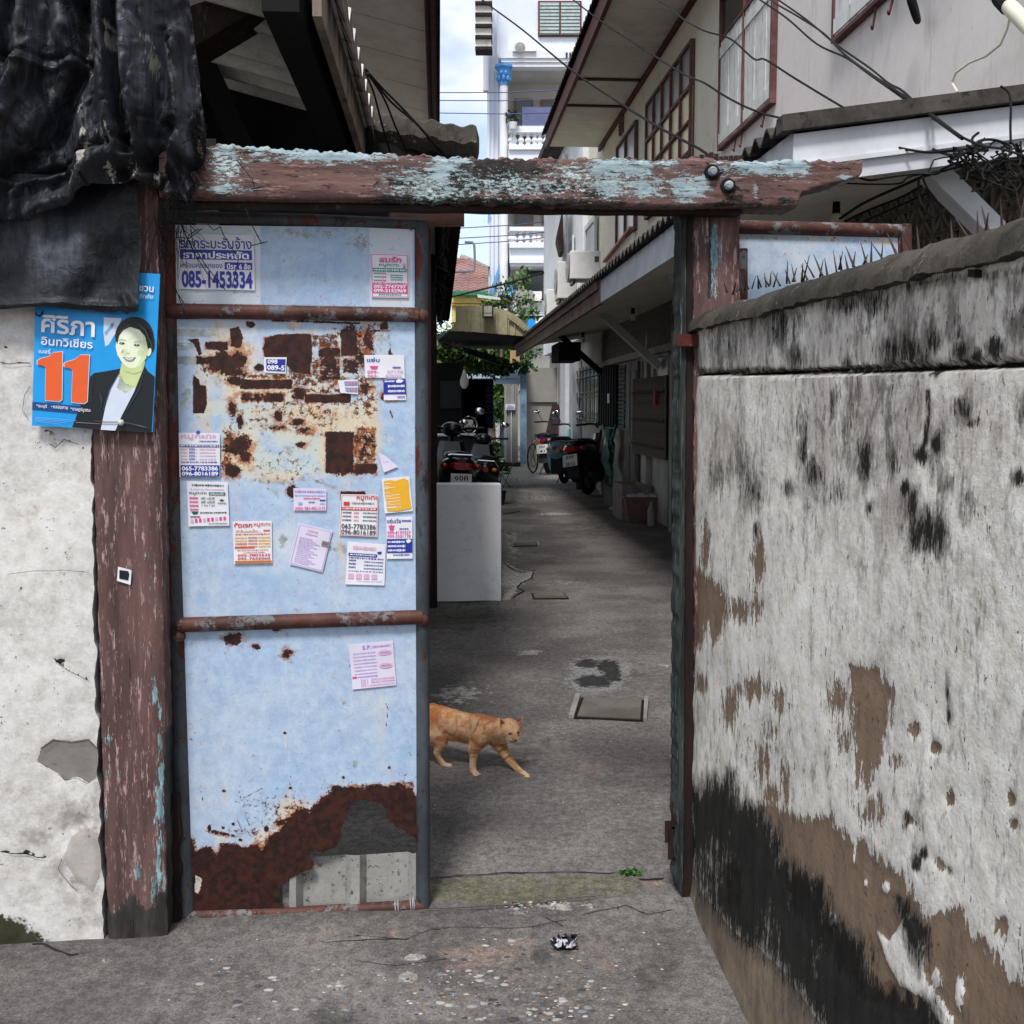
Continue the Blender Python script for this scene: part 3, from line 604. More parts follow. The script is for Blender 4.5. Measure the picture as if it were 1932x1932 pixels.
disp = .006*fbm(PW, 4, 3)+.003*fbm(PW, 20, 3)+.0012*fbm(PW, 60, 2) - .022*crk*(AW > .5) - .006*top - .004*np.clip(wbrown, 0, 1) + .010*fbm(PW, 2.2, 2)
disp += np.where(uw < 1325, -.02*np.clip((1325-uw)/25, 0, 1)**2*(1+fbm(PW*np.array([1, 1, 1.0]), 12, 2)), 0)
PW2 = PW - disp[..., None]*BD
# moss dot hole near the top
M_BWALL = weathered("stained_lime_plaster", S(222, 219, 211), S(206, 202, 195), [
    dict(attr='grey', c=(S(156, 149, 144), S(186, 178, 172)), scale=7, amp=1.2, edge=.28, h=0, op=.8, aniso=(1.3, 1.3, .75)),
    dict(attr='grey', c=(S(84, 78, 74), S(104, 97, 92)), scale=12, amp=1.2, edge=.22, h=0, op=.8, aniso=(1.5, 1.5, .7), bias=-.24),
    dict(attr='sand', c=(S(136, 122, 104), S(104, 92, 82)), scale=10, amp=.7, edge=.12, h=-.4, aniso=(1.5, 1.5, .6), cs=8),
    dict(attr='brown', c=(S(130, 110, 92), S(118, 100, 84)), scale=22, amp=1.6, edge=.04, h=-.9, aniso=(1.8, 1.8, .55), cs=12, nrough=.72, bias=-.04),
    dict(attr='red', c=(S(120, 72, 50), S(96, 62, 48)), scale=16, amp=.8, edge=.1, h=-.3),
    dict(attr='mold', c=(S(74, 68, 64), S(92, 86, 82)), scale=16, amp=1.5, edge=.4, h=0, op=.75, aniso=(1.6, 1.6, .65), bias=.12),
    dict(attr='mold', c=(S(12, 12, 12), S(27, 27, 25)), scale=19, amp=1.75, edge=.26, h=-.2, aniso=(2.0, 2.0, .6), nrough=.75, bias=-.2, op=.95),
    dict(level=.10, c=(S(40, 36, 36), S(70, 56, 50)), scale=60, amp=1.3, edge=.05, h=-.9, aniso=(1.2, 1.2, .7), detail=4),
    dict(level=.12, c=(S(130, 112, 100), S(70, 60, 56)), scale=26, amp=1.1, edge=.05, h=-.6, aniso=(1.3, 1.3, .8), detail=9),
    dict(attr='crk', c=(S(10, 10, 10), S(20, 18, 18)), scale=40, amp=.5, edge=.1, h=-.8)],
    scale=4, grain=90, grain_amt=.42, rough=.92, bump=.9, bdist=.004, spec=.15)
bwall = thing("boundary_wall", "old white plastered wall with black mould and peeled brown patches on the right", "wall", AL(2.9, BW))
slab("plaster_face", PW2, -BD, .14, M_BWALL, bwall, dict(mold=wmold, brown=wbrown, sand=wsand, red=wred, grey=wgrey, crk=crk*.9))
# coping
av = np.concatenate([BW*1932/(np.linspace(1303, 2250, 160)-828), [.6, .2, -1, -3]])
M_COPING = weathered("mossy_dark_coping", S(50, 47, 42), S(72, 68, 61), [dict(level=.34, c=(S(38, 36, 33), S(52, 48, 44)), scale=14, amp=1.1, edge=.2, aniso=(1, 1, .5)), dict(level=.22, c=(S(140, 134, 124), S(116, 110, 102)), scale=22, amp=1.2, edge=.1)], rough=.95, bump=.9, bdist=.005, grain=70)
rings = []
for a in av:
    z0 = ztop(a)+.004; R = []
    for k in range(12):
        t = math.pi*k/11; rr = .088; w = .020
        q = AL(a, BW+.07-math.cos(t)*(.07+w), z0+math.sin(t)*.062-.012)
        d = float(fbm(q, 9, 3))*.016+float(fbm(q, 38, 3))*.014
        R.append(q+np.array([0, 0, d])-BD*d*math.cos(t))
    rings.append(R)
mb = MB(); mb.loft(rings); mb.build("coping", M_COPING, bwall, smooth=True)
# spikes
M_SPIKE = weathered("rusty_iron_spike", S(64, 46, 42), S(40, 32, 32), [], rough=.6, bump=.3)
SP = [(105, 1760, 90, 1715), (140, 1745, 120, 1712), (175, 1755, 195, 1700), (200, 1740, 185, 1705), (215, 1735, 232, 1690), (245, 1730, 262, 1690), (270, 1725, 245, 1688), (290, 1720, 312, 1672), (330, 1720, 325, 1668), (345, 1712, 320, 1665), (375, 1710, 365, 1650), (400, 1700, 405, 1645), (395, 1708, 362, 1680), (420, 1708, 445, 1650), (460, 1702, 412, 1640),
      (500, 1690, 505, 1583), (520, 1690, 488, 1630), (535, 1680, 560, 1620), (550, 1678, 528, 1598), (590, 1680, 598, 1590), (600, 1675, 636, 1545), (625, 1668, 585, 1600), (665, 1655, 605, 1570), (715, 1640, 662, 1540), (745, 1635, 728, 1560), (700, 1650, 720, 1570), (800, 1618, 780, 1515), (815, 1605, 838, 1520), (830, 1610, 820, 1540), (868, 1600, 850, 1545), (910, 1595, 855, 1490), (900, 1590, 915, 1520),
      (985, 1578, 945, 1465), (960, 1580, 990, 1540), (1010, 1570, 1012, 1460), (1090, 1555, 1005, 1462), (1070, 1560, 1080, 1470), (1175, 1540, 1105, 1425), (1195, 1515, 1190, 1420), (1260, 1505, 1188, 1412), (1300, 1505, 1285, 1385), (1360, 1490, 1388, 1412), (1365, 1490, 1395, 1380), (1450, 1465, 1460, 1395), (1500, 1440, 1490, 1350), (1600, 1425, 1510, 1320), (1655, 1390, 1650, 1290), (1720, 1385, 1675, 1265), (1700, 1375, 1718, 1300),
      (1800, 1355, 1790, 1220), (1830, 1345, 1832, 1230), (1925, 1325, 1885, 1180), (1915, 1320, 1932, 1210), (1960, 1310, 1950, 1180), (2010, 1300, 1985, 1190), (2070, 1290, 2090, 1170)]
for x0, y0, x1, y1 in SP:
    bb = BW+.04+RNG.random()*.05; p = BP(*map(np.array, R4(x0, y0+22)), bb); q = BP(*map(np.array, R4(x1, y1-(18 if x0 > 1150 else 4))), bb+RNG.uniform(-.02, .02))
    L = np.linalg.norm(q-p); w = .0014+.0007*RNG.random()
    MB().tube([p, (p*2+q)/3, q], [w*1.5, w*1.2, w*.35], 5).build("spike", M_SPIKE, bwall)
# small square hole
sq = [BP(*map(np.array, R4(x, y)), BW-.004) for x, y in ((1592, 1672), (1634, 1676), (1634, 1630), (1592, 1626))]
MB().extrude(sq, BD, .03).build("square_socket", plain("rusty_socket", S(38, 26, 24), .8), bwall)
weed(RB(140, 1120), "tiny green sprout at the foot of the dark right hand jamb", .022, 9, .05, .016)

# ================================================================== LEFT WALL
def lw(S_, T_): return -420+S_*(597+T_*18+3*np.sin(T_*40)+2.2*np.sin(T_*91)), 480+T_*(1318-480) + 0*S_
def lwfn(S_, T_):
    u = -500 + S_*((170+T_*T_*27+2.0*np.sin(T_*57)+1.3*np.sin(T_*131)) + 500); vb = np.interp(u, [-500, -100, 0, 60, 105, 200], [1850, 1806, 1797, 1797, 1796, 1775]); v = 470+(vb-470)*T_; return u, v
us, vs_ = pxgrid(lwfn, 220, 260)
LOFF = .10
PL = GP(us, vs_, LOFF)
lpatch = field(us, vs_, [('p', [(230, 380), (300, 335), (400, 350), (500, 335), (545, 380), (548, 540), (500, 580), (430, 545), (370, 560), (330, 520), (215, 460)], 22, 1.1)], RL)
lstain = field(us, vs_, [('e', 380, 760, 170, 130, .7), ('e', 250, 880, 150, 60, .55), ('e', 350, 1080, 60, 80, .6), ('e', 420, 1130, 50, 50, .7), ('e', 540, 700, 40, 300, .55), ('e', 500, 1300, 90, 120, .55), ('e', 280, 640, 250, 60, .3)], RL)
lstone = field(us, vs_, [('p', [(350, 1000), (400, 880), (480, 815), (560, 850), (575, 1050), (520, 1190), (430, 1120)], 12, .9)], RL)
lmoss = field(us, vs_, [('p', [(-400, 1350), (0, 1330), (120, 1350), (200, 1440), (270, 1510), (270, 1560), (-400, 1600)], 60, 1.1)], RL)
lcrack = field(us, vs_, [('l', [(0, 962), (80, 972), (150, 968), (210, 990), (260, 995)], 5, 1), ('e', 150, 968, 16, 7, 1.3), ('l', [(200, 1470), (260, 1500), (330, 1530), (460, 1560)], 7, 1), ('l', [(150, 1440), (160, 1500)], 5, .6)], RL)
lcrack = np.maximum(lcrack, field(us, vs_, [('l', [(0, 945), (100, 970), (220, 955), (360, 960)], 5, .8), ('l', [(360, 1220), (290, 1330), (260, 1500), (330, 1600)], 4, .6), ('l', [(560, 1880), (640, 1925), (740, 1830), (850, 1870), (920, 1900)], 5, .8), ('e', 62, 772, 12, 8, 1.2), ('e', 545, 1745, 22, 12, 1.2), ('l', [(560, 1760), (500, 1850), (560, 1920), (700, 1900)], 4, .7), ('e', 275, 480, 8, 5, 1.2)], RP))
lcrack = np.maximum(lcrack, field(us, vs_, [('e', 115, 1247, 8, 4, 1.3), ('l', [(100, 1240), (125, 1262), (170, 1285)], 1.4, .8), ('l', [(100, 1340), (160, 1340)], 1.2, .5), ('l', [(20, 1085), (120, 1075), (170, 1080)], 1.2, .45)]))
ld = .005*fbm(PL, 5, 3)+.003*fbm(PL, 25, 3) + .006*field(us, vs_, [('p', [(350, 1000), (400, 880), (480, 815), (560, 850), (575, 1050), (520, 1190), (430, 1120)], 30, 1)], RL) - .004*lpatch - .003*lcrack
edge_n = np.where(us > 150, fbm(PL, 30, 2)*.01, 0)
PL2 = PL+ld[..., None]*GN+edge_n[..., None]*GD
M_LWALL = weathered("pale_cement_render", S(208, 206, 202), S(196, 194, 191), [
    dict(attr='stain', c=(S(120, 114, 108), S(134, 126, 120)), scale=7, amp=.9, edge=.3, h=0, op=.85),
    dict(level=.2, c=(S(160, 150, 142), S(150, 144, 140)), scale=5, amp=1.2, edge=.2, op=.7, h=0),
    dict(attr='stone', c=(S(146, 136, 130), S(158, 150, 144)), scale=18, amp=.8, edge=.2, h=.4, op=.7),
    dict(attr='patch', c=(S(132, 127, 124), S(120, 116, 113)), scale=22, amp=.5, edge=.04, h=-.8),
    dict(attr='moss', c=(S(46, 48, 36), S(62, 60, 48)), scale=22, amp=1.0, edge=.12, h=-.4),
    dict(level=.04, c=(S(90, 82, 76), S(120, 112, 106)), scale=50, amp=1.5, edge=.05, h=-.8, detail=4),
    dict(attr='crack', c=(S(44, 40, 38), S(60, 54, 50)), scale=60, amp=.9, edge=.1, h=-.9)],
    scale=3, grain=100, grain_amt=.34, rough=.92, bump=.7, bdist=.003, spec=.15)
lwall = tag(slab("rendered_wall", PL2, GN, .16, M_LWALL, None, dict(stain=lstain, patch=lpatch, stone=lstone, moss=lmoss, crack=lcrack)), "pale grey rendered wall with cracks under the black cloth, left of the gate", "wall")

mb = MB()
for R, pts, w in ((RL, [(0, 962), (80, 972), (150, 968), (210, 990), (260, 995)], .003), (RL, [(135, 966), (165, 970)], .005), (RP, [(0, 945), (100, 970), (220, 955), (360, 960)], .0018), (RP, [(360, 1220), (290, 1330), (260, 1500), (330, 1600)], .0012), (RP, [(560, 1880), (640, 1925), (740, 1830), (850, 1870), (920, 1900)], .0016),
    (None, [(100, 1240), (125, 1262), (170, 1285)], .0015), (None, [(10, 1085), (60, 1078), (120, 1075), (170, 1080)], .0009), (None, [(108, 1246), (118, 1249)], .008), (RL, [(230, 385), (300, 338), (400, 352), (500, 338), (545, 380)], .0018), (RL, [(215, 460), (330, 520), (370, 560), (430, 545), (500, 580)], .0015), (RL, [(350, 1000), (330, 1060), (400, 1150), (440, 1180)], .0014),):
    mb.add(*ribbon([GP(*map(np.array, map(float, R(*q) if R else q)), LOFF+.004) for q in pts], w, GN, .0015))
cw = mb.build("wall_cracks", M_CRK, lwall, fix=False); cw['kind'] = 'stuff'

# ================================================================== GATE FRAME
gate = thing("gateway", "weathered red brown timber gateway with a long peeling blue painted beam", "gateway", GP(np.array(600.), np.array(1720.), 0))
def post(name, fn, off, thick, nu, nv, prims, parent, R=None, bare=None, mat=None, jag=.003):
    u, v = pxgrid(fn, nu, nv); P = GP(u, v, off)
    P = P+(.0035*fbm(P*np.array([4, 4, .5]), 9, 3)+.0012*fbm(P*np.array([4, 4, .6]), 40, 2))[..., None]*GN
    sgn = np.linspace(-1, 1, nu)[None, :]; P = P+(np.abs(sgn)**10*np.sign(sgn)*jag*fbm(P*np.array([0, 0, 1.]), 30, 3)*2)[..., None]*GD - (np.abs(sgn)**14*.006)[..., None]*GN
    return slab(name, P, GN, thick, mat or M_WOOD, parent, {k: field(u, v, p, R) for k, p in prims.items()})
post("post", bil([(160, 345), (296, 345), (316, 1772), (203, 1780)]), .105, .11, 22, 300,
     dict(blue=[('l', [(860, 0), (890, 200), (905, 560), (890, 900), (880, 1250)], 34, .62), ('e', 905, 520, 22, 60, .9), ('e', 900, 700, 20, 120, .8), ('e', 780, 1080, 16, 40, .9), ('e', 865, 1180, 12, 90, .9), ('l', [(905, 850), (920, 1300)], 30, .5), ('e', 600, 340, 30, 50, .5), ('e', 590, 770, 14, 40, .7)],
          bare=[('p', [(560, 1310), (640, 1320), (700, 1260), (730, 1220), (790, 1290), (870, 1290), (890, 1200), (990, 1200), (990, 1600), (560, 1600)], 44, 1.2), ('l', [(925, 300), (935, 1300)], 14, .9), ('l', [(575, 200), (600, 1300)], 8, .8)]), gate, RL)
# right post: front face + weathered jamb strip
post("post", bil([(1306, 384), (1397, 388), (1402, 1705), (1309, 1702)]), .045, .11, 18, 260,
     dict(blue=[('e', 60, 1500, 34, 160, .8), ('e', 50, 1700, 20, 90, .7), ('e', 150, 1400, 30, 80, .35)], bare=[('l', [(40, 1260), (30, 1550), (30, 1800)], 16, .95), ('e', 130, 1255, 14, 26, 1), ('l', [(225, 1250), (220, 1750)], 8, .6)]), gate, R4)
M_JAMB = weathered("weathered_green_jamb", S(58, 62, 61), S(34, 36, 36), [dict(level=.30, c=(S(104, 120, 118), S(84, 98, 97)), scale=18, amp=1.2, edge=.12, aniso=(6, 6, .25), h=.3), dict(level=.28, c=(S(22, 18, 18), S(46, 26, 24)), scale=12, amp=1.2, edge=.12, aniso=(5, 5, .3), h=-.8)], scale=6, aniso=(5, 5, .4), rough=.8, bump=.8, bdist=.004)
M_JAMBD = weathered("black_rotten_jamb", S(26, 22, 22), S(44, 28, 26), [dict(level=.25, c=(S(70, 60, 58), S(54, 40, 38)), scale=16, amp=1.2, edge=.12, aniso=(5, 5, .3))], scale=8, aniso=(5, 5, .4), rough=.85, bump=.8, bdist=.004)
post("jamb_strip", bil([(1284, 396), (1297, 396), (1290, 1700), (1277, 1664)]), .052, .07, 10, 300, {}, gate, mat=M_JAMB, jag=.006)
post("jamb_strip", bil([(1295, 396), (1309, 396), (1312, 1716), (1286, 1706)]), .048, .10, 8, 300, {}, gate, mat=M_JAMBD, jag=.008)
# inner left post strips (dark, between post and leaf)
post("jamb_strip", bil([(262, 352), (302, 370), (314, 1560), (300, 1560)]), .055, .03, 8, 160, {}, gate, mat=M_WOOD)
post("jamb_strip", bil([(316, 1500), (338, 1498), (342, 1752), (318, 1756)]), .03, .05, 8, 60, {}, gate, mat=M_JAMBD, jag=.01)
# beam
def beamfn(S_, T_):
    u = 300+S_*(1627-300)
    topv = np.interp(u, [300, 400, 430, 520, 700, 900, 1050, 1200, 1245, 1300, 1360, 1420, 1500, 1545, 1580, 1627], [272, 273, 271, 279, 288, 297, 298, 297, 303, 295, 300, 304, 300, 302, 305, 302])
    botv = np.interp(u, [300, 500, 700, 800, 940, 1050, 1150, 1300, 1395, 1505, 1512, 1540, 1590, 1622, 1627], [371, 376, 378, 380, 384, 388, 391, 391, 389, 391, 366, 356, 343, 334, 326])
    w = 1.6*np.sin(u*.21)+1.3*np.sin(u*.083+1)+1.0*np.sin(u*.47)
    topv = topv+w*1.1; botv = botv+.6*np.sin(u*.33+2)+np.where((u > 790) & (u < 1050), 3*np.sin(u*.11), 0)
    return u, topv+(botv-topv)*T_
ub, vb_ = pxgrid(beamfn, 420, 36)
Pb = GP(ub, vb_, .14); Tt = np.linspace(-1, 1, 36)[:, None]
Pb = Pb+(-.008*np.abs(Tt)**12 + .007*fbm(Pb*np.array([.6, 1, 4]), 9, 4)+.003*fbm(Pb*np.array([.5, 1, 4]), 34, 3))[..., None]*GN
bk = [('e', 1700, 1120, 250, 70, 1.0), ('e', 1550, 1180, 260, 60, .85)]
bblue = field(ub, vb_, [('e', 1000, 930, 420, 50, .95), ('e', 640, 890, 260, 26, .9), ('e', 400, 900, 90, 40, .7), ('e', 1750, 1040, 140, 110, 1.1), ('e', 400, 1140, 150, 30, .7), ('e', 1500, 1080, 200, 100, .55)], R2)
bblue = np.maximum(bblue, field(ub, vb_, [('e', 170, 1200, 120, 100, 1.1), ('e', 1350, 1150, 170, 70, .95), ('e', 1520, 1140, 90, 80, .9), ('e', 1290, 1290, 110, 80, .85), ('e', 1850, 1300, 130, 90, .95), ('e', 1550, 1300, 150, 60, .7), ('e', 1700, 1130, 120, 40, .6)], R3))
bblue = np.maximum(bblue, field(ub, vb_, [('e', 330, 1000, 180, 50, .95), ('e', 520, 1010, 110, 60, .9), ('e', 100, 1010, 90, 60, .55), ('e', 310, 1140, 16, 50, .7), ('e', 860, 1075, 50, 20, .8), ('e', 490, 1215, 20, 20, .8), ('e', 0, 1100, 60, 90, .55)], R4))
bflake = field(ub, vb_, [('e', 400, 1000, 120, 160, .62), ('e', 1650, 1150, 260, 110, .6)], R2)
bflake = np.maximum(bflake, field(ub, vb_, [('e', 600, 1280, 700, 110, .58), ('e', 1300, 1250, 500, 130, .55), ('e', 1050, 1200, 200, 90, .6)], R3))
bblack = field(ub, vb_, [('e', 1850, 1120, 120, 110, .9), ('l', [(1360, 1200), (1932, 1235)], 50, .95), ('e', 1500, 1120, 200, 60, .5)], R2)
bblack = np.maximum(bblack, field(ub, vb_, [('e', 520, 1200, 230, 110, 1.05), ('e', 700, 1160, 160, 70, .85), ('l', [(0, 1370), (900, 1390), (1400, 1410)], 50, .95), ('e', 1200, 1345, 60, 40, .95), ('e', 850, 1290, 250, 60, .65), ('l', [(250, 1090), (900, 1100)], 30, .5), ('e', 1500, 1100, 90, 20, .6)], R3))
bblack = np.maximum(bblack, field(ub, vb_, [('l', [(0, 1235), (240, 1225), (340, 1235)], 26, .8), ('e', 200, 1200, 40, 24, 1), ('e', 500, 1215, 60, 16, .8), ('l', [(30, 1030), (80, 1040)], 50, .9), ('l', [(120, 1130), (180, 1130)], 46, .9)], R4))
slab("beam", Pb, GN, .11, M_BEAM, gate, dict(blue=bblue, flake=bflake, black=bblack))
# moulding strip below the beam, slightly behind
post_u, post_v = pxgrid(lambda S_, T_: (330+S_*(1400-330), 381+S_*10+T_*(9+.7*np.sin(S_*60)) + S_*4), 200, 4)
Pm = GP(post_u, post_v, .10); slab("moulding", Pm, GN, .05, M_DARKWOOD, gate)
MB().hexa([GP(np.array(float(u)), np.array(float(v)), o) for v in (428, 400) for u, o in ((735, -.06), (876, -.06), (872, -.12), (735, -.12))]).build("header_board", weathered("brown_header_board", S(74, 50, 44), S(58, 42, 40), [dict(level=.3, c=(S(96, 74, 68), S(50, 38, 36)), scale=14, amp=1.2, edge=.15, aniso=(.3, 2, 2))], rough=.8, bump=.4), gate)
# timber end above the right post
mb = MB(); u0 = 1292
for k in range(12):
    x = u0+k*9.2; h = 296-9*RNG.random(); P0 = [GP(np.array(float(q)), np.array(304.), o) for q, o in ((x, .05), (x+9.0, .05), (x+9.0, -.03), (x, -.03))]
    P1 = [GP(np.array(float(q)), np.array(float(h)), o) for q, o in ((x, .05), (x+8.4, .05), (x+8.4, -.03), (x, -.03))]
    mb.hexa(P0+P1)
mb.build("post_end_grain", M_DARKWOOD, gate)
M_BOLT = weathered("painted_bolt", S(150, 162, 166), S(110, 118, 120), [dict(level=.3, c=(S(70, 40, 30), S(50, 30, 26)), scale=90, amp=1.2, edge=.1)], rough=.5, bump=.4)
for X, Y in ((52, 1035), (150, 1120)):
    p = GP(*map(np.array, R4(X, Y)), .15); MB().lathe([(.004, -.01), (.0125, -.006), (.013, .005), (.009, .011), (.002, .013)], p, GN, 14).build("bolt", M_BOLT, gate, smooth=True)
    MB().lathe([(.001, -.012), (.021, -.010), (.021, -.004), (.001, -.003)], p, GN, 16).build("bolt_dark_disc", M_BLACK, gate)  # flat black disc paints the dark of a recess around the bolt
# rusty latch plate with bolt on the jamb
mb = MB(); q = [GP(*map(np.array, R8(x, y)), .075) for x, y in ((1770, 870), (1925, 872), (1935, 792), (1770, 785))]; mb.extrude([V3(x) for x in q], -GN, .006)
mb.build("latch_plate", weathered("rusty_red_plate", S(92, 40, 32), S(70, 32, 28), [dict(level=.12, c=(S(180, 110, 80), S(150, 80, 60)), scale=60, amp=1.4, edge=.05)], rough=.6, bump=.4), gate, bevel=.001)
p = GP(np.array(1336.), np.array(640.), .06); MB().tube([p-GD*.04, p+GD*.008], .010, 10).build("latch_pin", M_DARKWOOD, gate)
for (u0, v0, u1, v1) in ((1254, 1548, 1266, 1590), (1260, 1565, 1272, 1622), (1266, 1512, 1278, 1560)):
    P0 = [GP(np.array(float(u)), np.array(float(v1)), o) for u, o in ((u0, .02), (u1, .02), (u1, -.02), (u0, -.02))]; P1 = [GP(np.array(float(u)), np.array(float(v0)), o) for u, o in ((u0, .02), (u1, .02), (u1, -.02), (u0, -.02))]
    MB().hexa(P0+P1).build("hinge_knuckle", weathered("dark_hinge", S(60, 34, 32), S(40, 28, 28), [], rough=.6), gate, bevel=.002)

# ================================================================== GATE LEAF (closed, left)
leaf = thing("gate_leaf", "closed pale blue steel gate leaf covered with rust and stickers", "gate", GP(np.array(580.), np.array(1722.), 0))
def gpt(u, v, o=0.0): return GP(np.array(float(u)), np.array(float(v)), o)
def pipe(name, pts, r, mat, o=0.0, rust=None):
    L = []
    for (a, b) in zip(pts[:-1], pts[1:]):
        for k in range(10): t = k/10; L.append(gpt(a[0]+(b[0]-a[0])*t, a[1]+(b[1]-a[1])*t, o))
    L.append(gpt(*pts[-1], o))
    ob = MB().tube(L, r, 16).build(name, mat, leaf, smooth=True)
    me = ob.data; co = np.array([tuple(v.co) for v in me.vertices])+np.array(origin_of(leaf)); u, v = project(co)
    at = me.attributes.new('rust', 'FLOAT', 'POINT'); at.data.foreach_set('value', field(u, v, rust or [('e', -1, -1, 1, 1, 0)]).astype(np.float32)); return ob
pipe("stile", [(316, 424), (327, 1000), (352, 1728)], .0255, M_PIPE, -.012, [('l', [(300, 420), (308, 700), (318, 1150)], 14, 1.1), ('e', 310, 500, 30, 160, .8), ('e', 345, 1200, 20, 40, 1), ('e', 330, 900, 12, 300, .55)])
pipe("stile", [(794, 424), (796, 1000), (798, 1708)], .0215, M_PIPE, -.010, [('e', 786, 480, 10, 60, .7), ('e', 785, 860, 8, 60, .6), ('e', 790, 1170, 14, 20, 1.1)])
pipe("top_rail", [(300, 408), (560, 414), (803, 424)], .017, M_PIPE, -.006, [('e', 560, 414, 500, 60, .3)])
pipe("rail", [(318, 586), (560, 590), (790, 594)], .0205, M_RAIL, .006)
pipe("rail", [(340, 1179), (560, 1172), (797, 1164)], .0215, M_RAIL, .006)
pipe("bottom_rail", [(352, 1728), (560, 1722), (800, 1708)], .0175, M_RAIL, -.004)
for (u, v) in ((338, 1200), (338, 1180), (797, 1170), (310, 590), (797, 596)):
    MB().ball(gpt(u, v, .004), .019, 10, 8).build("weld", M_RAIL, leaf, smooth=True)
z0 = [('e', -999, -999, 1, 1, 0)]
def sheet(c, nu, nv, prims, R, holes=None, extra=None, jag=0):
    u, v = pxgrid(bil(c), nu, nv); P = GP(u, v, 0); P = P+(.004*fbm(P, 2.5, 2)+.0012*fbm(P, 12, 2))[..., None]*GN
    F = {}
    for k in ('rust', 'speck', 'halo', 'pale', 'scrape', 'worn', 'deep'):
        F[k] = field(u, v, prims.get(k, z0), R)
    if extra: extra(F, u, v)
    h = None
    if holes: h = (field(u, v, holes, R)+.35*fbm(P, 45, 3)) > .5
    return slab("steel_sheet", P, GN, .0016, M_SHEET, leaf, F, h)
sheet([(316, 424), (786, 430), (786, 592), (322, 588)], 120, 60, dict(
    worn=[('r', 100, 150, 750, 720, 10, .9), ('r', 1500, 190, 1800, 740, 10, .9)], deep=[('r', 1240, 300, 1480, 500, 40, .5), ('r', 760, 300, 1400, 480, 90, .4)],
    scrape=[('r', 760, 192, 1490, 235, 22, .46), ('e', 1040, 230, 130, 40, .55), ('e', 1440, 290, 70, 60, .6), ('e', 1230, 220, 60, 30, .5)],
    speck=[('e', 1800, 190, 60, 30, .45), ('l', [(120, 715), (1780, 740)], 10, .3)]), R5)
def ex_mid(F, u, v):
    # mottled remains of torn posters
    F['pale'] = np.maximum(F['pale'], field(u, v, [('r', 480, 1190, 1560, 1920, 40, .55), ('r', 300, 1380, 640, 1500, 30, .6)], R5))
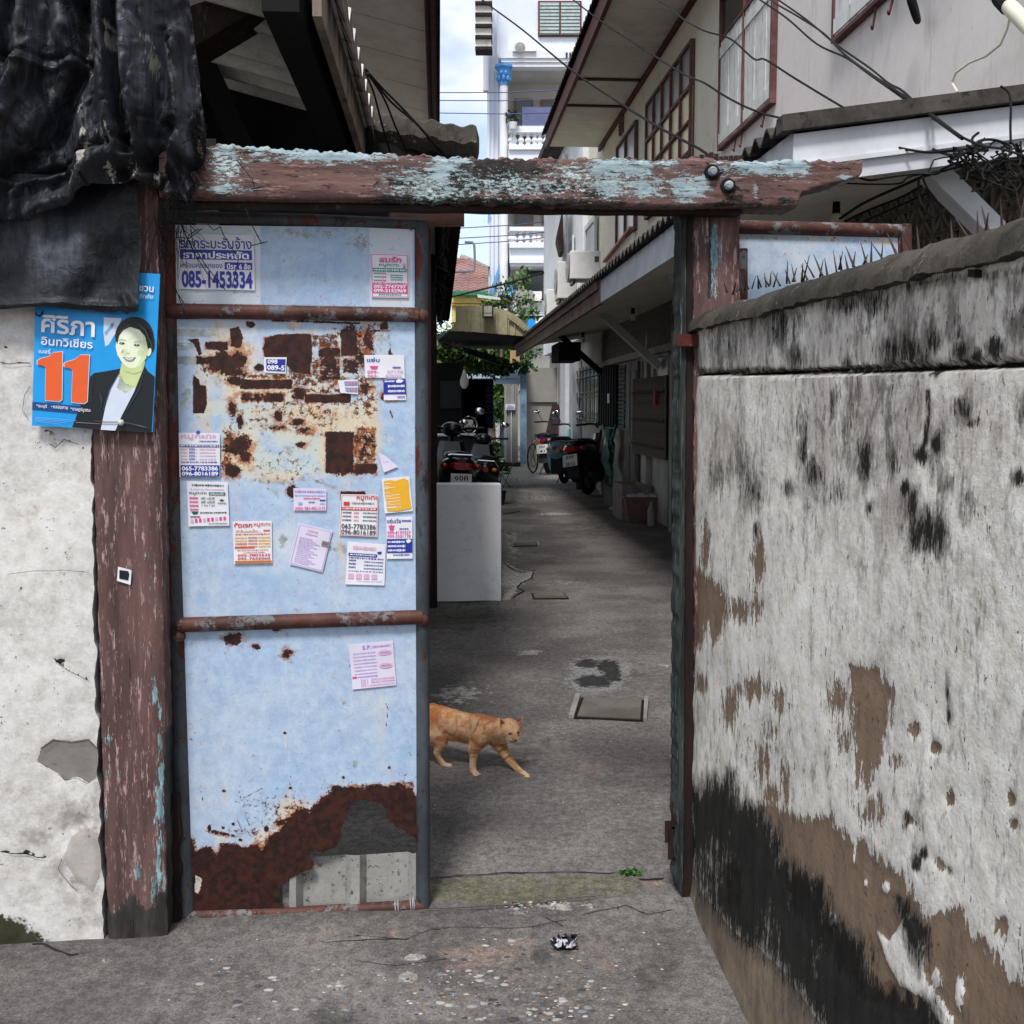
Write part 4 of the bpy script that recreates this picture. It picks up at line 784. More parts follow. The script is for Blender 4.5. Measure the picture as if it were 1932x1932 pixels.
sheet([(324, 602), (784, 600), (790, 1165), (342, 1180)], 230, 290, dict(
    rust=[('p', [(780, 950), (900, 925), (1100, 925), (1100, 1080), (1090, 1205), (980, 1190), (900, 1110), (780, 1110), (765, 1040)], 14, 1.1), ('r', 1300, 895, 1420, 1080, 12, .85), ('r', 1150, 1015, 1300, 1085, 12, .9), ('r', 365, 978, 525, 1035, 8, .95), ('r', 305, 1078, 450, 1135, 10, .85),
          ('p', [(540, 890), (600, 870), (625, 950), (615, 1020), (540, 1010)], 10, 1.0), ('e', 500, 1140, 130, 60, .95), ('e', 600, 1110, 60, 60, .9), ('e', 490, 1080, 50, 40, .9), ('e', 570, 1190, 90, 30, .8), ('p', [(235, 960), (320, 955), (345, 1060), (325, 1075), (290, 990)], 6, .9),
          ('r', 612, 1238, 970, 1305, 8, .92), ('r', 612, 1332, 915, 1392, 10, .66), ('r', 1050, 1338, 1370, 1400, 10, .92), ('r', 970, 1290, 1060, 1390, 20, .8), ('e', 570, 1248, 60, 30, .95), ('r', 1150, 1085, 1300, 1250, 16, .66), ('r', 1310, 1085, 1420, 1200, 14, .6), ('e', 1490, 960, 40, 90, .75), ('e', 1390, 920, 90, 40, .8),
          ('p', [(285, 1205), (320, 1240), (330, 1280), (372, 1280), (378, 1400), (355, 1470), (285, 1470)], 8, 1.2), ('e', 550, 1430, 30, 60, .95), ('e', 610, 1520, 20, 50, .95), ('e', 870, 1500, 34, 34, .8), ('e', 1010, 1530, 60, 26, .85), ('e', 860, 1570, 70, 26, .75), ('e', 1060, 1590, 70, 26, .8),
          ('r', 1198, 1600, 1392, 1882, 12, 1.0), ('r', 1395, 1815, 1555, 1890, 14, .85), ('e', 600, 1700, 100, 60, 1.0), ('e', 640, 1770, 50, 50, 1.0), ('e', 545, 1870, 60, 50, 1.0), ('r', 1400, 1560, 1550, 1820, 20, .42), ('e', 1030, 1690, 40, 22, .8),
          ('p', [(1560, 1110), (1620, 1120), (1640, 1010), (1655, 1060), (1690, 1100), (1640, 1130), (1610, 1215), (1590, 1180)], 8, 1.0), ('e', 1650, 1350, 70, 34, .95), ('l', [(1500, 1080), (1570, 1150), (1610, 1260)], 22, .85), ('e', 680, 860, 26, 16, 1.1), ('e', 1600, 870, 28, 24, 1.0), ('e', 740, 1160, 30, 22, .95), ('e', 1130, 840, 26, 12, .8),
          ('e', 960, 2010, 30, 40, 1.1), ('p', [(1300, 2010), (1470, 2010), (1490, 2070), (1300, 2075)], 6, 1.1), ('e', 870, 1480, 26, 30, .8), ('e', 1430, 1100, 60, 100, .55), ('l', [(1640, 1450), (1660, 1500)], 8, 1), ('r', 1290, 895, 1660, 910, 6, .5), ('l', [(830, 832), (1430, 850)], 12, .8), ('e', 1400, 1880, 180, 20, .6), ('e', 1480, 1290, 60, 60, .5), ('e', 1330, 1250, 60, 40, .5)],
    speck=[('r', 1100, 925, 1290, 1020, 14, .68), ('r', 940, 1070, 1100, 1290, 20, .6), ('r', 1300, 900, 1530, 1090, 20, .62), ('r', 1100, 1080, 1160, 1250, 16, .6), ('r', 620, 1200, 950, 1240, 12, .55), ('r', 930, 1200, 1330, 1340, 24, .52), ('r', 1380, 1190, 1560, 1500, 30, .48), ('r', 1390, 1560, 1550, 1890, 16, .6),
           ('r', 480, 1560, 560, 1900, 14, .52), ('r', 1200, 1600, 1400, 1880, 10, .7), ('r', 640, 1390, 1300, 1600, 40, .38), ('r', 520, 1400, 640, 1560, 20, .42), ('r', 880, 1380, 1380, 1420, 10, .5), ('r', 615, 1320, 920, 1400, 10, .6), ('e', 900, 1850, 300, 120, .35), ('e', 1430, 870, 200, 30, .45), ('e', 1110, 1620, 120, 30, .5)],
    halo=[('e', 560, 1080, 190, 220, .9), ('r', 300, 1030, 660, 1230, 40, .8), ('r', 290, 1180, 420, 1600, 34, .66), ('r', 480, 1190, 980, 1400, 50, .85), ('r', 900, 850, 1600, 1400, 60, .45), ('r', 1040, 1380, 1560, 1620, 40, .72), ('r', 640, 1400, 1100, 1640, 50, .62), ('r', 480, 1560, 720, 1900, 40, .75), ('r', 1140, 1540, 1580, 1900, 36, .6), ('e', 980, 850, 60, 50, .7), ('e', 690, 880, 50, 50, .6),
          ('r', 1290, 1880, 1560, 2260, 60, .42), ('r', 560, 1900, 620, 2520, 40, .5), ('r', 1270, 2000, 1330, 2640, 40, .52), ('e', 820, 1900, 330, 40, .6), ('r', 1430, 1900, 1520, 2100, 30, .4), ('e', 1430, 850, 160, 30, .6), ('e', 1270, 1860, 200, 60, .6), ('r', 380, 1900, 500, 2700, 60, .25), ('r', 960, 2100, 1020, 2700, 40, .32)],
    pale=[('r', 460, 1180, 1560, 1900, 40, .6), ('r', 150, 1260, 280, 1460, 30, .4)],
    scrape=[('r', 155, 888, 465, 945, 6, .75), ('r', 155, 982, 300, 1038, 6, .75), ('r', 160, 1078, 320, 1138, 6, .72), ('e', 230, 1360, 40, 60, .75), ('p', [(430, 850), (490, 838), (495, 880), (440, 890)], 6, .8), ('p', [(920, 850), (980, 850), (985, 900), (930, 905)], 6, .7), ('r', 1430, 900, 1650, 1060, 8, .42), ('p', [(480, 920), (580, 862), (570, 900), (500, 960)], 6, .6),
            ('e', 850, 1450, 110, 40, .55, -25), ('l', [(860, 1560), (1040, 1570), (1080, 1700)], 16, .6), ('e', 870, 1935, 180, 24, .75), ('e', 1220, 1530, 60, 40, .75), ('e', 560, 1770, 40, 34, .8), ('e', 940, 1740, 40, 50, .7), ('e', 1400, 1480, 60, 40, .55), ('e', 1610, 1640, 30, 60, .5), ('l', [(1110, 1930), (1270, 1990)], 18, .8), ('e', 480, 1220, 50, 60, .6), ('e', 760, 1560, 60, 40, .55), ('e', 600, 1560, 60, 80, .5), ('e', 1340, 1140, 70, 80, .5), ('e', 1060, 1280, 60, 60, .5),
            ('e', 850, 2020, 26, 40, .7), ('e', 1140, 2110, 60, 14, .6), ('e', 900, 2360, 34, 50, .6), ('e', 1310, 2400, 60, 40, .7), ('e', 1490, 1740, 60, 40, .5)],
    deep=[('e', 300, 1200, 160, 600, .25), ('e', 900, 2650, 500, 200, .5), ('e', 1600, 2300, 200, 300, .35), ('e', 340, 2750, 60, 100, .6)], worn=[('e', 1000, 2400, 700, 300, .45)]), R5, extra=ex_mid)
LB = [(270, 1115), (300, 1240), (350, 1168), (400, 1172), (450, 1222), (480, 1150), (560, 1140), (640, 1180), (720, 1145), (760, 1200), (820, 1090), (900, 1050), (940, 960), (1000, 910), (1060, 902), (1090, 942), (1130, 870), (1180, 830), (1270, 762), (1380, 742), (1450, 762), (1520, 740), (1620, 755), (1700, 722), (1780, 760), (1810, 800), (1850, 880), (1850, 1640), (200, 1680)]
LH = [(1380, 850), (1440, 830), (1560, 845), (1590, 862), (1610, 900), (1610, 950), (1660, 985), (1690, 1020), (1730, 1030), (1770, 1070), (1830, 1100), (1900, 1100), (1900, 1640), (1500, 1600), (900, 1600), (905, 1560), (860, 1540), (880, 1500), (895, 1480), (860, 1440), (905, 1420), (950, 1370), (1000, 1350), (1050, 1320), (1110, 1305), (1118, 1260), (1080, 1220), (1090, 1182), (1180, 1190), (1262, 1160), (1310, 1080), (1312, 1010), (1350, 920)]
sheet([(340, 1182), (788, 1166), (790, 1712), (356, 1728)], 230, 280, dict(
    rust=[('p', LB, 45, 1.55), ('e', 395, 1020, 14, 20, .95), ('e', 560, 995, 10, 10, 1), ('e', 790, 1025, 14, 14, 1), ('e', 480, 1060, 90, 16, .8, 12), ('e', 900, 980, 60, 24, .7, -20), ('e', 497, 766, 12, 8, 1.2), ('l', [(630, 815), (765, 745)], 4, 1), ('l', [(342, 770), (350, 830)], 4, 1), ('l', [(600, 780), (612, 700)], 4, .8), ('l', [(957, 660), (952, 720)], 4, 1), ('e', 953, 745, 10, 9, 1.1), ('e', 1320, 672, 10, 10, 1.1), ('e', 1637, 604, 9, 10, 1.1), ('e', 917, 366, 9, 8, 1.1),
          ('l', [(1610, 150), (1628, 200), (1615, 320)], 4, 1), ('l', [(590, 965), (625, 1045)], 4, .9), ('l', [(645, 940), (675, 1005)], 4, 1), ('e', 1280, 745, 40, 18, .9), ('e', 490, 1020, 10, 8, 1), ('e', 610, 1105, 12, 10, 1), ('l', [(1770, 490), (1788, 520)], 4, 1)],
    speck=[('e', 900, 900, 200, 130, .42), ('e', 720, 850, 160, 60, .33), ('e', 1020, 870, 60, 40, .5), ('e', 820, 1140, 130, 80, .5), ('e', 1500, 730, 300, 24, .45), ('e', 1760, 720, 60, 60, .5), ('e', 640, 1050, 160, 40, .4), ('l', [(250, 1090), (330, 1200)], 30, .4), ('e', 280, 410, 40, 20, .35)],
    halo=[('e', 820, 1130, 160, 110, .85), ('e', 980, 900, 130, 80, .75), ('e', 900, 1000, 70, 60, .8), ('l', [(497, 770), (497, 860)], 12, .8), ('l', [(917, 370), (924, 470)], 9, .9), ('l', [(952, 750), (952, 830)], 12, .8), ('l', [(1320, 680), (1320, 740)], 12, .8), ('l', [(1637, 610), (1640, 740)], 12, .8), ('l', [(610, 1100), (612, 1150)], 14, .8), ('l', [(395, 1030), (400, 1090)], 14, .7), ('e', 480, 1110, 60, 60, .6), ('l', [(290, 1160), (450, 1180), (720, 1150)], 30, .55), ('l', [(1000, 890), (1180, 820), (1300, 740), (1780, 730)], 26, .55), ('e', 345, 860, 10, 60, .5),
          ('r', 1540, 60, 1620, 740, 40, .4), ('e', 350, 1500, 60, 80, .5)],
    pale=[('p', [(300, 1345), (350, 1370), (340, 1420), (320, 1480), (295, 1460)], 8, .9), ('e', 790, 1180, 40, 20, .7)], deep=[('e', 860, 600, 60, 200, .5, 10), ('e', 700, 620, 500, 300, .3), ('e', 1740, 510, 50, 55, .7), ('e', 1000, 300, 900, 260, .25)], worn=[('e', 320, 500, 120, 700, .35), ('e', 1000, 0, 900, 130, .3)],
    scrape=[('e', 1400, 590, 12, 34, .7), ('l', [(740, 612), (770, 616)], 5, .7)]), R7,
    holes=[('p', LH, 10, 1.0)], extra=lambda F, u, v: F.update(rust=np.where(sd_poly(u, v, [R7(*q) for q in [(300, 1345), (350, 1370), (340, 1420), (320, 1480), (290, 1460)]]) > 0, .2, np.maximum(F['rust'], field(u, v, [('e', 560, 1515, 60, 40, 1), ('e', 720, 1560, 30, 20, .95), ('e', 860, 1440, 30, 20, .9), ('e', 930, 1610, 40, 40, .8)], R6)))))
# corrugated patch sheet behind the rust hole
prof = [(900, 0), (945, 0), (955, .022), (1000, .022), (1045, 0), (1335, 0), (1375, .024), (1435, .024), (1480, 0), (1765, 0), (1800, .02), (1840, .02)]
xs = np.array([p[0] for p in prof], float); hz = np.array([p[1]*1.35 for p in prof])
X_, T_ = np.meshgrid(np.interp(np.linspace(0, 11, 67), np.arange(12), xs), np.linspace(0, 1, 12))
topY = np.interp(X_, [900, 1090, 1335, 1375, 1435, 1480, 1765, 1840], [1225, 1222, 1206, 1178, 1178, 1206, 1186, 1160])
u, v = R7(X_, topY+(1600-topY)*T_); Pc = GP(u, v, -.034)+np.interp(X_, xs, hz)[..., None]*GN
slab("corrugated_patch", Pc, GN, .0015, weathered("dusty_grey_metal", S(150, 150, 146), S(140, 140, 137), [dict(level=.25, c=(S(96, 80, 76), S(84, 74, 72)), scale=50, amp=1.5, edge=.1)], rough=.6, bump=.3), leaf)
for X in (1680, 1700, 1785, 1800, 1810):
    c = GP(*map(np.array, R7(X, 1570-(X-1680)*.2)), -.004); MB().torus(c, .0185, .0016, GD+np.array([0, 0, .08]), 18, 6).build("wire_tie", plain("white_wire", S(170, 170, 176), .5), leaf)
# plastic strip with dark edge right of leaf (back leaf edge)
MB().hexa([gpt(u, v, o) for v in (1104, 430) for u, o in ((806, -.03), (813, -.03), (813, -.06), (806, -.06))]).build("stop_strip", weathered("brown_stop_strip", S(72, 46, 44), S(56, 36, 36), [], rough=.7), leaf)

# second leaf folded back behind the right post
leaf2 = thing("gate_leaf", "second pale blue gate leaf folded open behind the spiked wall", "gate", gpt(1560, 1690, -.16))
O2 = -.16
def tubepx(pts, r, mat, name, par, o, n=12):
    MB().tube([gpt(*p, o) for p in pts], r, n).build(name, mat, par, smooth=True)
u, v = pxgrid(bil([(1395, 432), (1702, 446), (1702, 1600), (1395, 1600)]), 60, 90); P = GP(u, v, O2); P = P+(.004*fbm(P, 3, 2))[..., None]*GN
slab("steel_sheet", P, GN, .0016, M_SHEET, leaf2, dict(rust=field(u, v, [('l', [(1395, 436), (1702, 452)], 5, .6)]), worn=field(u, v, [('e', 1550, 520, 200, 90, .5)]), deep=u*0, halo=field(u, v, [('l', [(1395, 440), (1702, 455)], 12, .6)]), pale=u*0, scrape=u*0, speck=field(u, v, [('l', [(1395, 440), (1702, 455)], 10, .5)])))
tubepx([(1380, 428), (1709, 436)], .0215, M_RAIL, "top_rail", leaf2, O2); tubepx([(1706, 424), (1709, 1600)], .0225, M_RAIL, "stile", leaf2, O2); tubepx([(1398, 470), (1398, 1600)], .0215, M_RAIL, "stile", leaf2, O2-.01); tubepx([(1398, 1300), (1709, 1290)], .0215, M_RAIL, "rail", leaf2, O2)
# pale slab painted as the strip of light in the gap left of the leaf
MB().hexa([gpt(u, v, o) for v in (1560, 800) for u, o in ((286, -.30), (336, -.30), (336, -.33), (286, -.33))]).build("pale_light_strip", plain("pale_light_strip", S(188, 188, 186), .7), gate)
# ================================================================== BLACK CLOTH
nt = NT("black_shade_cloth", .6, 0, .35)
w1 = nt.noise(380, 2, .5, nt.vec((1, 1, .06))); w2 = nt.noise(380, 2, .5, nt.vec((.06, .06, 1)))
fl = nt.math('ADD', nt.attr('paint'), nt.math('MULTIPLY', nt.math('SUBTRACT', nt.noise(45, 7, .7, nt.vec((2.5, 2.5, .5))), .5), 2.0))
ca = nt.mix(nt.step(nt.noise(5, 6, .65), .35, .65), S(11, 12, 15), S(30, 32, 38))
ca = nt.mix(nt.step(nt.math('ADD', nt.attr('highlight'), nt.math('MULTIPLY', nt.math('SUBTRACT', nt.noise(14, 7, .7, nt.vec((2, 2, .6))), .5), 2)), .2, 1.1), ca, S(76, 79, 90))  # cool grey areas painted in as highlights on the cloth
ca = nt.mix(nt.step(fl, .45, .62), ca, S(150, 148, 140))
dv = nt.t.nodes.new('ShaderNodeVectorMath'); dv.operation = 'ADD'; nt.t.links.new(nt.vec((3.2, 3.2, 1.1)), dv.inputs[0]); nq = nt.t.nodes.new('ShaderNodeTexNoise'); nq.inputs['Scale'].default_value = 7; nq.inputs['Detail'].default_value = 4; nt.t.links.new(nt.tc.outputs['Object'], nq.inputs['Vector']); nt.t.links.new(nq.outputs['Color'], dv.inputs[1])
cre = nt.voro(4.2, dv.outputs[0], 'DISTANCE_TO_EDGE')
wr = nt.noise(13, 5, .6, nt.vec((3, 3, .6)), .5)
M_TARP = nt.done(ca, nt.math('ADD', nt.math('MULTIPLY', nt.math('ADD', w1, w2), .10), nt.math('ADD', nt.math('MULTIPLY', wr, .5), nt.math('MULTIPLY', nt.step(cre, 0, .07, 1, 0), .16))), .6, .008, nt.step(nt.noise(9, 4), .3, .7, .48, .7))
def flap(T, U):  # smooth
    return T
tarp = thing("shade_cloth", "bundled black shade cloth draped over the wall top left of the gate", "cloth", gpt(120, 330, .2))
def tupper(S_, T_):
    top = -160; ur = np.interp(T_, [0, .2, .35, .5, .62, .74, .82, .9, 1], [330, 342, 352, 362, 368, 380, 381, 366, 348])
    u = -420+S_*(ur+420)
    vb = np.interp(u, [-420, -100, 0, 60, 130, 190, 255, 300, 348], [430, 428, 420, 406, 385, 356, 341, 352, 372]) if False else None
    ub_ = -420+S_*(348+420); vb = np.interp(ub_, [-420, -100, 0, 60, 130, 190, 255, 300, 348], [430, 428, 420, 406, 387, 358, 343, 352, 376])
    return u, top+(vb-top)*T_
u, v = pxgrid(tupper, 300, 200)
P0 = GP(u, v, .20)
def ridge(u, v, line, w, a):  # soft fold crest along a polyline
    d = sd_line(u, v, line); return a*np.exp(-(d/w)**2)
dz = .05*np.sin(u*.028+v*.004+1)+.02*np.sin(u*.07-v*.012)
F_ = [([(215, -100), (222, 60), (232, 200), (245, 290)], 9, -.10), ([(190, -60), (196, 100), (215, 230), (262, 330)], 20, .05), ([(250, 0), (262, 140), (300, 260), (335, 300)], 26, .05), ([(150, 0), (165, 120), (110, 230), (20, 330)], 16, -.05),
      ([(110, 0), (140, 110), (60, 250)], 24, .04), ([(60, 0), (70, 80), (20, 220)], 16, .035), ([(30, 0), (20, 120)], 12, -.05), ([(330, 60), (335, 200), (318, 300)], 16, .05), ([(300, 30), (300, 150), (290, 250)], 12, -.04), ([(0, 335), (80, 325), (160, 290), (245, 265)], 7, -.03), ([(0, 345), (90, 336), (170, 300)], 9, .02),
      ([(318, 240), (300, 290), (240, 330)], 16, -.07), ([(330, 300), (370, 330)], 14, -.06), ([(0, 200), (60, 160), (120, 60)], 18, .03), ([(200, 300), (150, 360), (60, 395)], 20, .04), ([(0, 110), (140, 105), (180, 118)], 5, -.012), ([(0, 130), (150, 124)], 6, .012)]
for L_, w_, a_ in F_: dz = dz+ridge(u, v, L_, w_, a_)
wp = fbm(np.stack([u*.02, v*.012, u*0+2], -1), 1, 3)*9
dz += .012*fbm(np.stack([u*.03, v*.010, u*0], -1), 1, 3)+.010*np.abs(np.sin(u*.075+wp))+.006*np.abs(np.sin(u*.15-v*.02+wp*1.2))+.003*np.abs(np.sin(v*.10+u*.05+wp*1.3)) - .06*np.clip((u-300)/70, 0, 1)**2 + .008*np.abs(fbm(np.stack([u*.2, v*.05, u*0+9], -1), 1, 3))
highlight = field(u, v, [('e', 270, 120, 60, 140, .75), ('e', 300, 30, 60, 60, .6), ('e', 90, 60, 60, 100, .6), ('e', 60, 230, 110, 90, .5), ('e', 345, 180, 16, 120, .7), ('e', 200, 250, 40, 60, .4), ('e', 30, 390, 90, 20, .35)])
pnt = field(u, v, [('e', 290, 120, 8, 26, .75), ('e', 231, 150, 3, 60, .8), ('e', 281, 80, 10, 10, .6), ('e', 205, 260, 6, 40, .5), ('e', 218, 400/1.02, 9, 50, .6), ('e', 160, 405, 6, 30, .5), ('e', 232, 385, 6, 40, .55), ('e', 175, 455, 8, 20, .55), ('e', 290, 330, 8, 30, .45), ('e', 382, 130, 8, 20, .5), ('e', 370, 160, 7, 16, .5), ('e', 200, 430, 12, 30, .7), ('e', 150, 340, 14, 10, .6), ('e', 215, 330, 10, 20, .6), ('e', 255, 330, 10, 24, .6)])
pnt = np.maximum(pnt, field(u, v, [('e', 700, 290, 26, 60, .85), ('e', 555, 340, 12, 160, .75), ('e', 685, 200, 24, 30, .7), ('e', 500, 680, 20, 60, .55), ('e', 550, 960, 40, 80, .7), ('e', 480, 1060, 40, 60, .6), ('e', 540, 830, 50, 40, .55), ('e', 380, 990, 16, 50, .5), ('e', 700, 850, 20, 60, .6), ('e', 620, 830, 14, 40, .55), ('e', 910, 360, 24, 60, .5), ('e', 930, 290, 10, 20, .55), ('e', 890, 520, 10, 60, .45), ('e', 430, 1080, 16, 50, .55)], R1))
slab("cloth_fold", P0+dz[..., None]*GN, GN, .004, M_TARP, tarp, dict(highlight=highlight, paint=pnt))
def tlower(S_, T_):
    ur = 262-4*np.sin(T_*9)*.6+np.where(T_ > .9, 2, 0); u = -420+S_*(ur+420); top = 330
    vb = np.interp(u, [-420, -50, 0, 60, 90, 150, 210, 228, 240, 262], [596, 588, 583, 580, 580, 584, 590, 585, 594, 588])
    return u, top+(vb-top)*T_
u, v = pxgrid(tlower, 260, 90)
dz = .012*np.sin(u*.03+v*.02)+.012*fbm(np.stack([u*.02, v*.03, u*0+3], -1), 1, 4)+.003*fbm(np.stack([u*.08, v*.1, u*0+7], -1), 1, 3)+ridge(u, v, [(0, 575), (120, 572), (255, 580)], 6, .012)+ridge(u, v, [(225, 480), (160, 560)], 26, -.02)+ridge(u, v, [(250, 590), (235, 560)], 8, .02)
highlight = field(u, v, [('e', 60, 450, 160, 60, .6), ('e', 130, 500, 110, 40, .5), ('e', 215, 583, 30, 6, .6)])
slab("cloth_flap", GP(u, v, .165)+dz[..., None]*GN, GN, .003, M_TARP, tarp, dict(highlight=highlight, paint=u*0))
# frayed threads hanging off the cloth
mb = MB(); rs = np.random.default_rng(3)
for k in range(230):
    if k < 130: u0, v0 = rs.uniform(362, 380), rs.uniform(200, 350); dxx, dyy, L = rs.uniform(0, 14), rs.uniform(4, 20), 1
    elif k < 190: u0, v0 = rs.uniform(300, 365), rs.uniform(355, 385); dxx, dyy, L = rs.uniform(-10, 14), rs.uniform(14, 60), 1
    else: u0, v0 = rs.uniform(290, 345), rs.uniform(385, 430); dxx, dyy, L = rs.uniform(-30, 60), rs.uniform(30, 120), 1
    o = .19 - .04*(k > 190); pts = []; b1, b2 = rs.normal(0, 7), rs.normal(0, 7)
    for j in range(6):
        t = j/5; pts.append(gpt(u0+dxx*t+b1*math.sin(t*3.1)*.6, v0+dyy*t+b2*math.sin(t*4)*.4, o-.05*t))
    mb.tube(pts, [.0011*(1-.5*j/5) for j in range(6)], 3, caps=False)
o = mb.build("frayed_threads", plain("black_thread", S(20, 20, 22), .6), tarp); o['kind'] = 'stuff'
for pts in ([(462, 402), (478, 440), (494, 470)], [(475, 473), (505, 466)]):
    MB().tube([gpt(*R1(x*1.0+970, y*1.0+530), .15) if False else gpt(x, y-10, .158) for x, y in pts], .0014, 4).build("loose_thread", plain("black_thread", S(20, 20, 22), .6), tarp)
MB().tube([gpt(*R1(X, Y), .158) for X, Y in ((1430, 968), (1480, 1030), (1525, 1085), (1538, 1135))], .0012, 4).build("loose_thread", plain("black_thread", S(20, 20, 22), .6), tarp)
MB().tube([gpt(*R1(X, Y), .158) for X, Y in ((1515, 1142), (1588, 1126))], .002, 4).build("loose_thread", plain("black_thread", S(20, 20, 22), .6), tarp)
# long black strands across the white sticker
mb = MB()
for L_ in ([(1060, 1340), (1040, 1400), (1005, 1480), (1030, 1560), (1010, 1640), (1050, 1740), (1110, 1830)], [(1100, 1360), (1120, 1420), (1180, 1540), (1250, 1650), (1290, 1700)], [(1150, 1360), (1165, 1480), (1240, 1600), (1360, 1750)], [(1330, 1370), (1350, 1420), (1440, 1560), (1400, 1740)], [(1250, 1350), (1290, 1390), (1330, 1370)],
           [(1000, 1480), (970, 1380), (900, 1250)], [(1010, 1500), (950, 1600), (880, 1560)], [(900, 1300), (930, 1420), (960, 1560), (955, 1720)], [(1020, 1570), (1040, 1600), (1050, 1580), (1030, 1575)], [(1070, 1430), (1140, 1440), (1220, 1380)], [(1060, 1740), (1100, 1850), (1130, 1930)], [(1200, 1380), (1140, 1420), (1120, 1500)]):
    mb.tube([gpt(*R1(x, y), .075-.02*(i/len(L_))) for i, (x, y) in enumerate(L_)], .0013, 4)
o = mb.build("loose_strands", plain("black_thread", S(20, 20, 22), .6), tarp); o['kind'] = 'stuff'

# ================================================================== POSTER
def ink(name, c): return plain("ink_"+name, c, .45, var=.03, scale=20, spec=.4)
I_BLUE = ink('navy', S(34, 46, 150)); I_W = ink('white', S(228, 230, 238)); I_LB = ink('poster_blue', S(20, 150, 222)); I_OR = ink('orange', S(222, 92, 40)); I_DB = ink('band_blue', S(8, 70, 128)); I_JK = ink('jacket', S(14, 24, 30))
I_SK = ink('skin', S(226, 234, 206)); I_SK2 = ink('skin_shade', S(196, 210, 150)); I_SK3 = ink('cheek', S(208, 222, 176)); I_SKH = ink('skin_light', S(236, 240, 224)); I_HR2 = ink('hair_light', S(66, 78, 76)); I_JK2 = ink('jacket_fold', S(40, 54, 64)); I_LIP = ink('lip', S(176, 150, 130)); I_HR = ink('hair', S(22, 30, 30)); I_SH = ink('shirt', S(206, 214, 232)); I_PK = ink('pink', S(214, 70, 140)); I_GR = ink('green', S(20, 140, 120)); I_RD = ink('red', S(200, 60, 50)); I_OB = ink('orange_brown', S(200, 110, 50)); I_YL = ink('yellow', S(226, 170, 40)); I_FP = ink('faded_pink', S(214, 170, 200)); I_BK = ink('black', S(36, 46, 44)); I_DG = ink('dark_green', S(20, 86, 70)); I_LV = ink('lavender', S(170, 140, 200)); I_GY = ink('grey', S(120, 122, 126)); I_SKY = ink('sky', S(120, 170, 226))
poster = thing("election_poster", "bright blue election poster with orange number 11 and a smiling woman in a black jacket", "poster", gpt(175, 815, .13))
PQ = [(69, 503), (302, 517), (288, 815), (60, 803)]
psurf = lambda u, v, o: GP(u, v, .128+o)
u, v = pxgrid(bil(PQ), 40, 50); slab("board", GP(u, v, .128), GN, .004, I_LB, poster)
class PP(Print):   # print given in zoomed-picture coordinates
    def __init__(s, R, surf, parent): s.R = R; s.surf = surf; s.p = parent; s.lv = 1; s.acc = {}
    def pts(s, xy, lv=None):
        xy = np.array(xy, float); u, v = s.R(xy[:, 0], xy[:, 1]); return s.surf(u, v, (s.lv if lv is None else lv)*0.0007)
    def ell(s, cx, cy, rx, ry, mat, rot=0, n=28, a0=0, a1=360):
        c, sn = math.cos(math.radians(rot)), math.sin(math.radians(rot)); P = []
        for k in range(n+(a1-a0 < 360)):
            t = math.radians(a0+(a1-a0)*k/n); x, y = rx*math.cos(t), ry*math.sin(t); P.append((cx+x*c-y*sn, cy+x*sn+y*c))
        s.poly(P, mat)
    def textq(s, body, tl, tr, br, bl, mat, bold=0.0):
        v, f = text_geo(body, bold); q = bil([tl, tr, br, bl]); x, y = q(v[:, 0], 1-v[:, 1]); s.acc.setdefault((mat.name, s.lv), (mat, MB()))[1].add(s.pts(np.stack([x, y], 1)), f)
p = PP(RP, psurf, poster)
p.lv = 1
p.poly([(1195, 430), (1400, 440), (1335, 600), (1250, 745), (1210, 765), (1190, 600)], I_SH)
p.poly([(372, 1400), (1110, 1465), (1110, 1560), (370, 1495)], I_DB)
p.lv = 2
p.ell(1285, 520, 16, 26, I_SKY, 10); p.poly([(1200, 600), (1310, 480), (1300, 540), (1210, 640)], I_SKY)
p.ell(1545, 650, 222, 228, I_HR); p.ell(1715, 700, 62, 140, I_HR, -8)
p.poly([(1380, 1020), (1200, 1052), (1080, 1070), (1040, 1110), (1010, 1240), (1000, 1330), (930, 1440), (880, 1560), (830, 1690), (1165, 1725), (1200, 1600), (1260, 1300), (1420, 1060)], I_JK)
p.poly([(1655, 975), (1700, 1050), (1778, 1112), (1762, 1400), (1742, 1755), (1320, 1733), (1400, 1550), (1560, 1250)], I_JK)
p.lv = 3
p.poly([(1400, 960), (1670, 930), (1650, 1020), (1560, 1240), (1440, 1200), (1365, 1110)], I_SK2)
p.poly([(1365, 1085), (1420, 1180), (1560, 1235), (1650, 1010), (1540, 1290), (1400, 1560), (1325, 1732), (1158, 1722), (1185, 1590), (1245, 1300)], I_SH)
p.poly([(1390, 1080), (1440, 1200), (1540, 1230), (1630, 1060), (1520, 1270), (1440, 1300), (1340, 1240)], I_SK)
p.lv = 4
p.poly([(1350, 640), (1400, 580), (1480, 540), (1560, 545), (1640, 590), (1690, 700), (1700, 800), (1680, 900), (1620, 980), (1540, 1015), (1480, 1010), (1410, 960), (1350, 860), (1330, 760)], I_SK)
p.ell(1715, 830, 24, 48, I_SK, 15)
p.lv = 5
p.poly([(1362, 692), (1400, 676), (1445, 690), (1442, 698), (1400, 688), (1364, 702)], I_SK2); p.poly([(1535, 710), (1580, 698), (1630, 712), (1628, 720), (1580, 710), (1538, 720)], I_SK2)
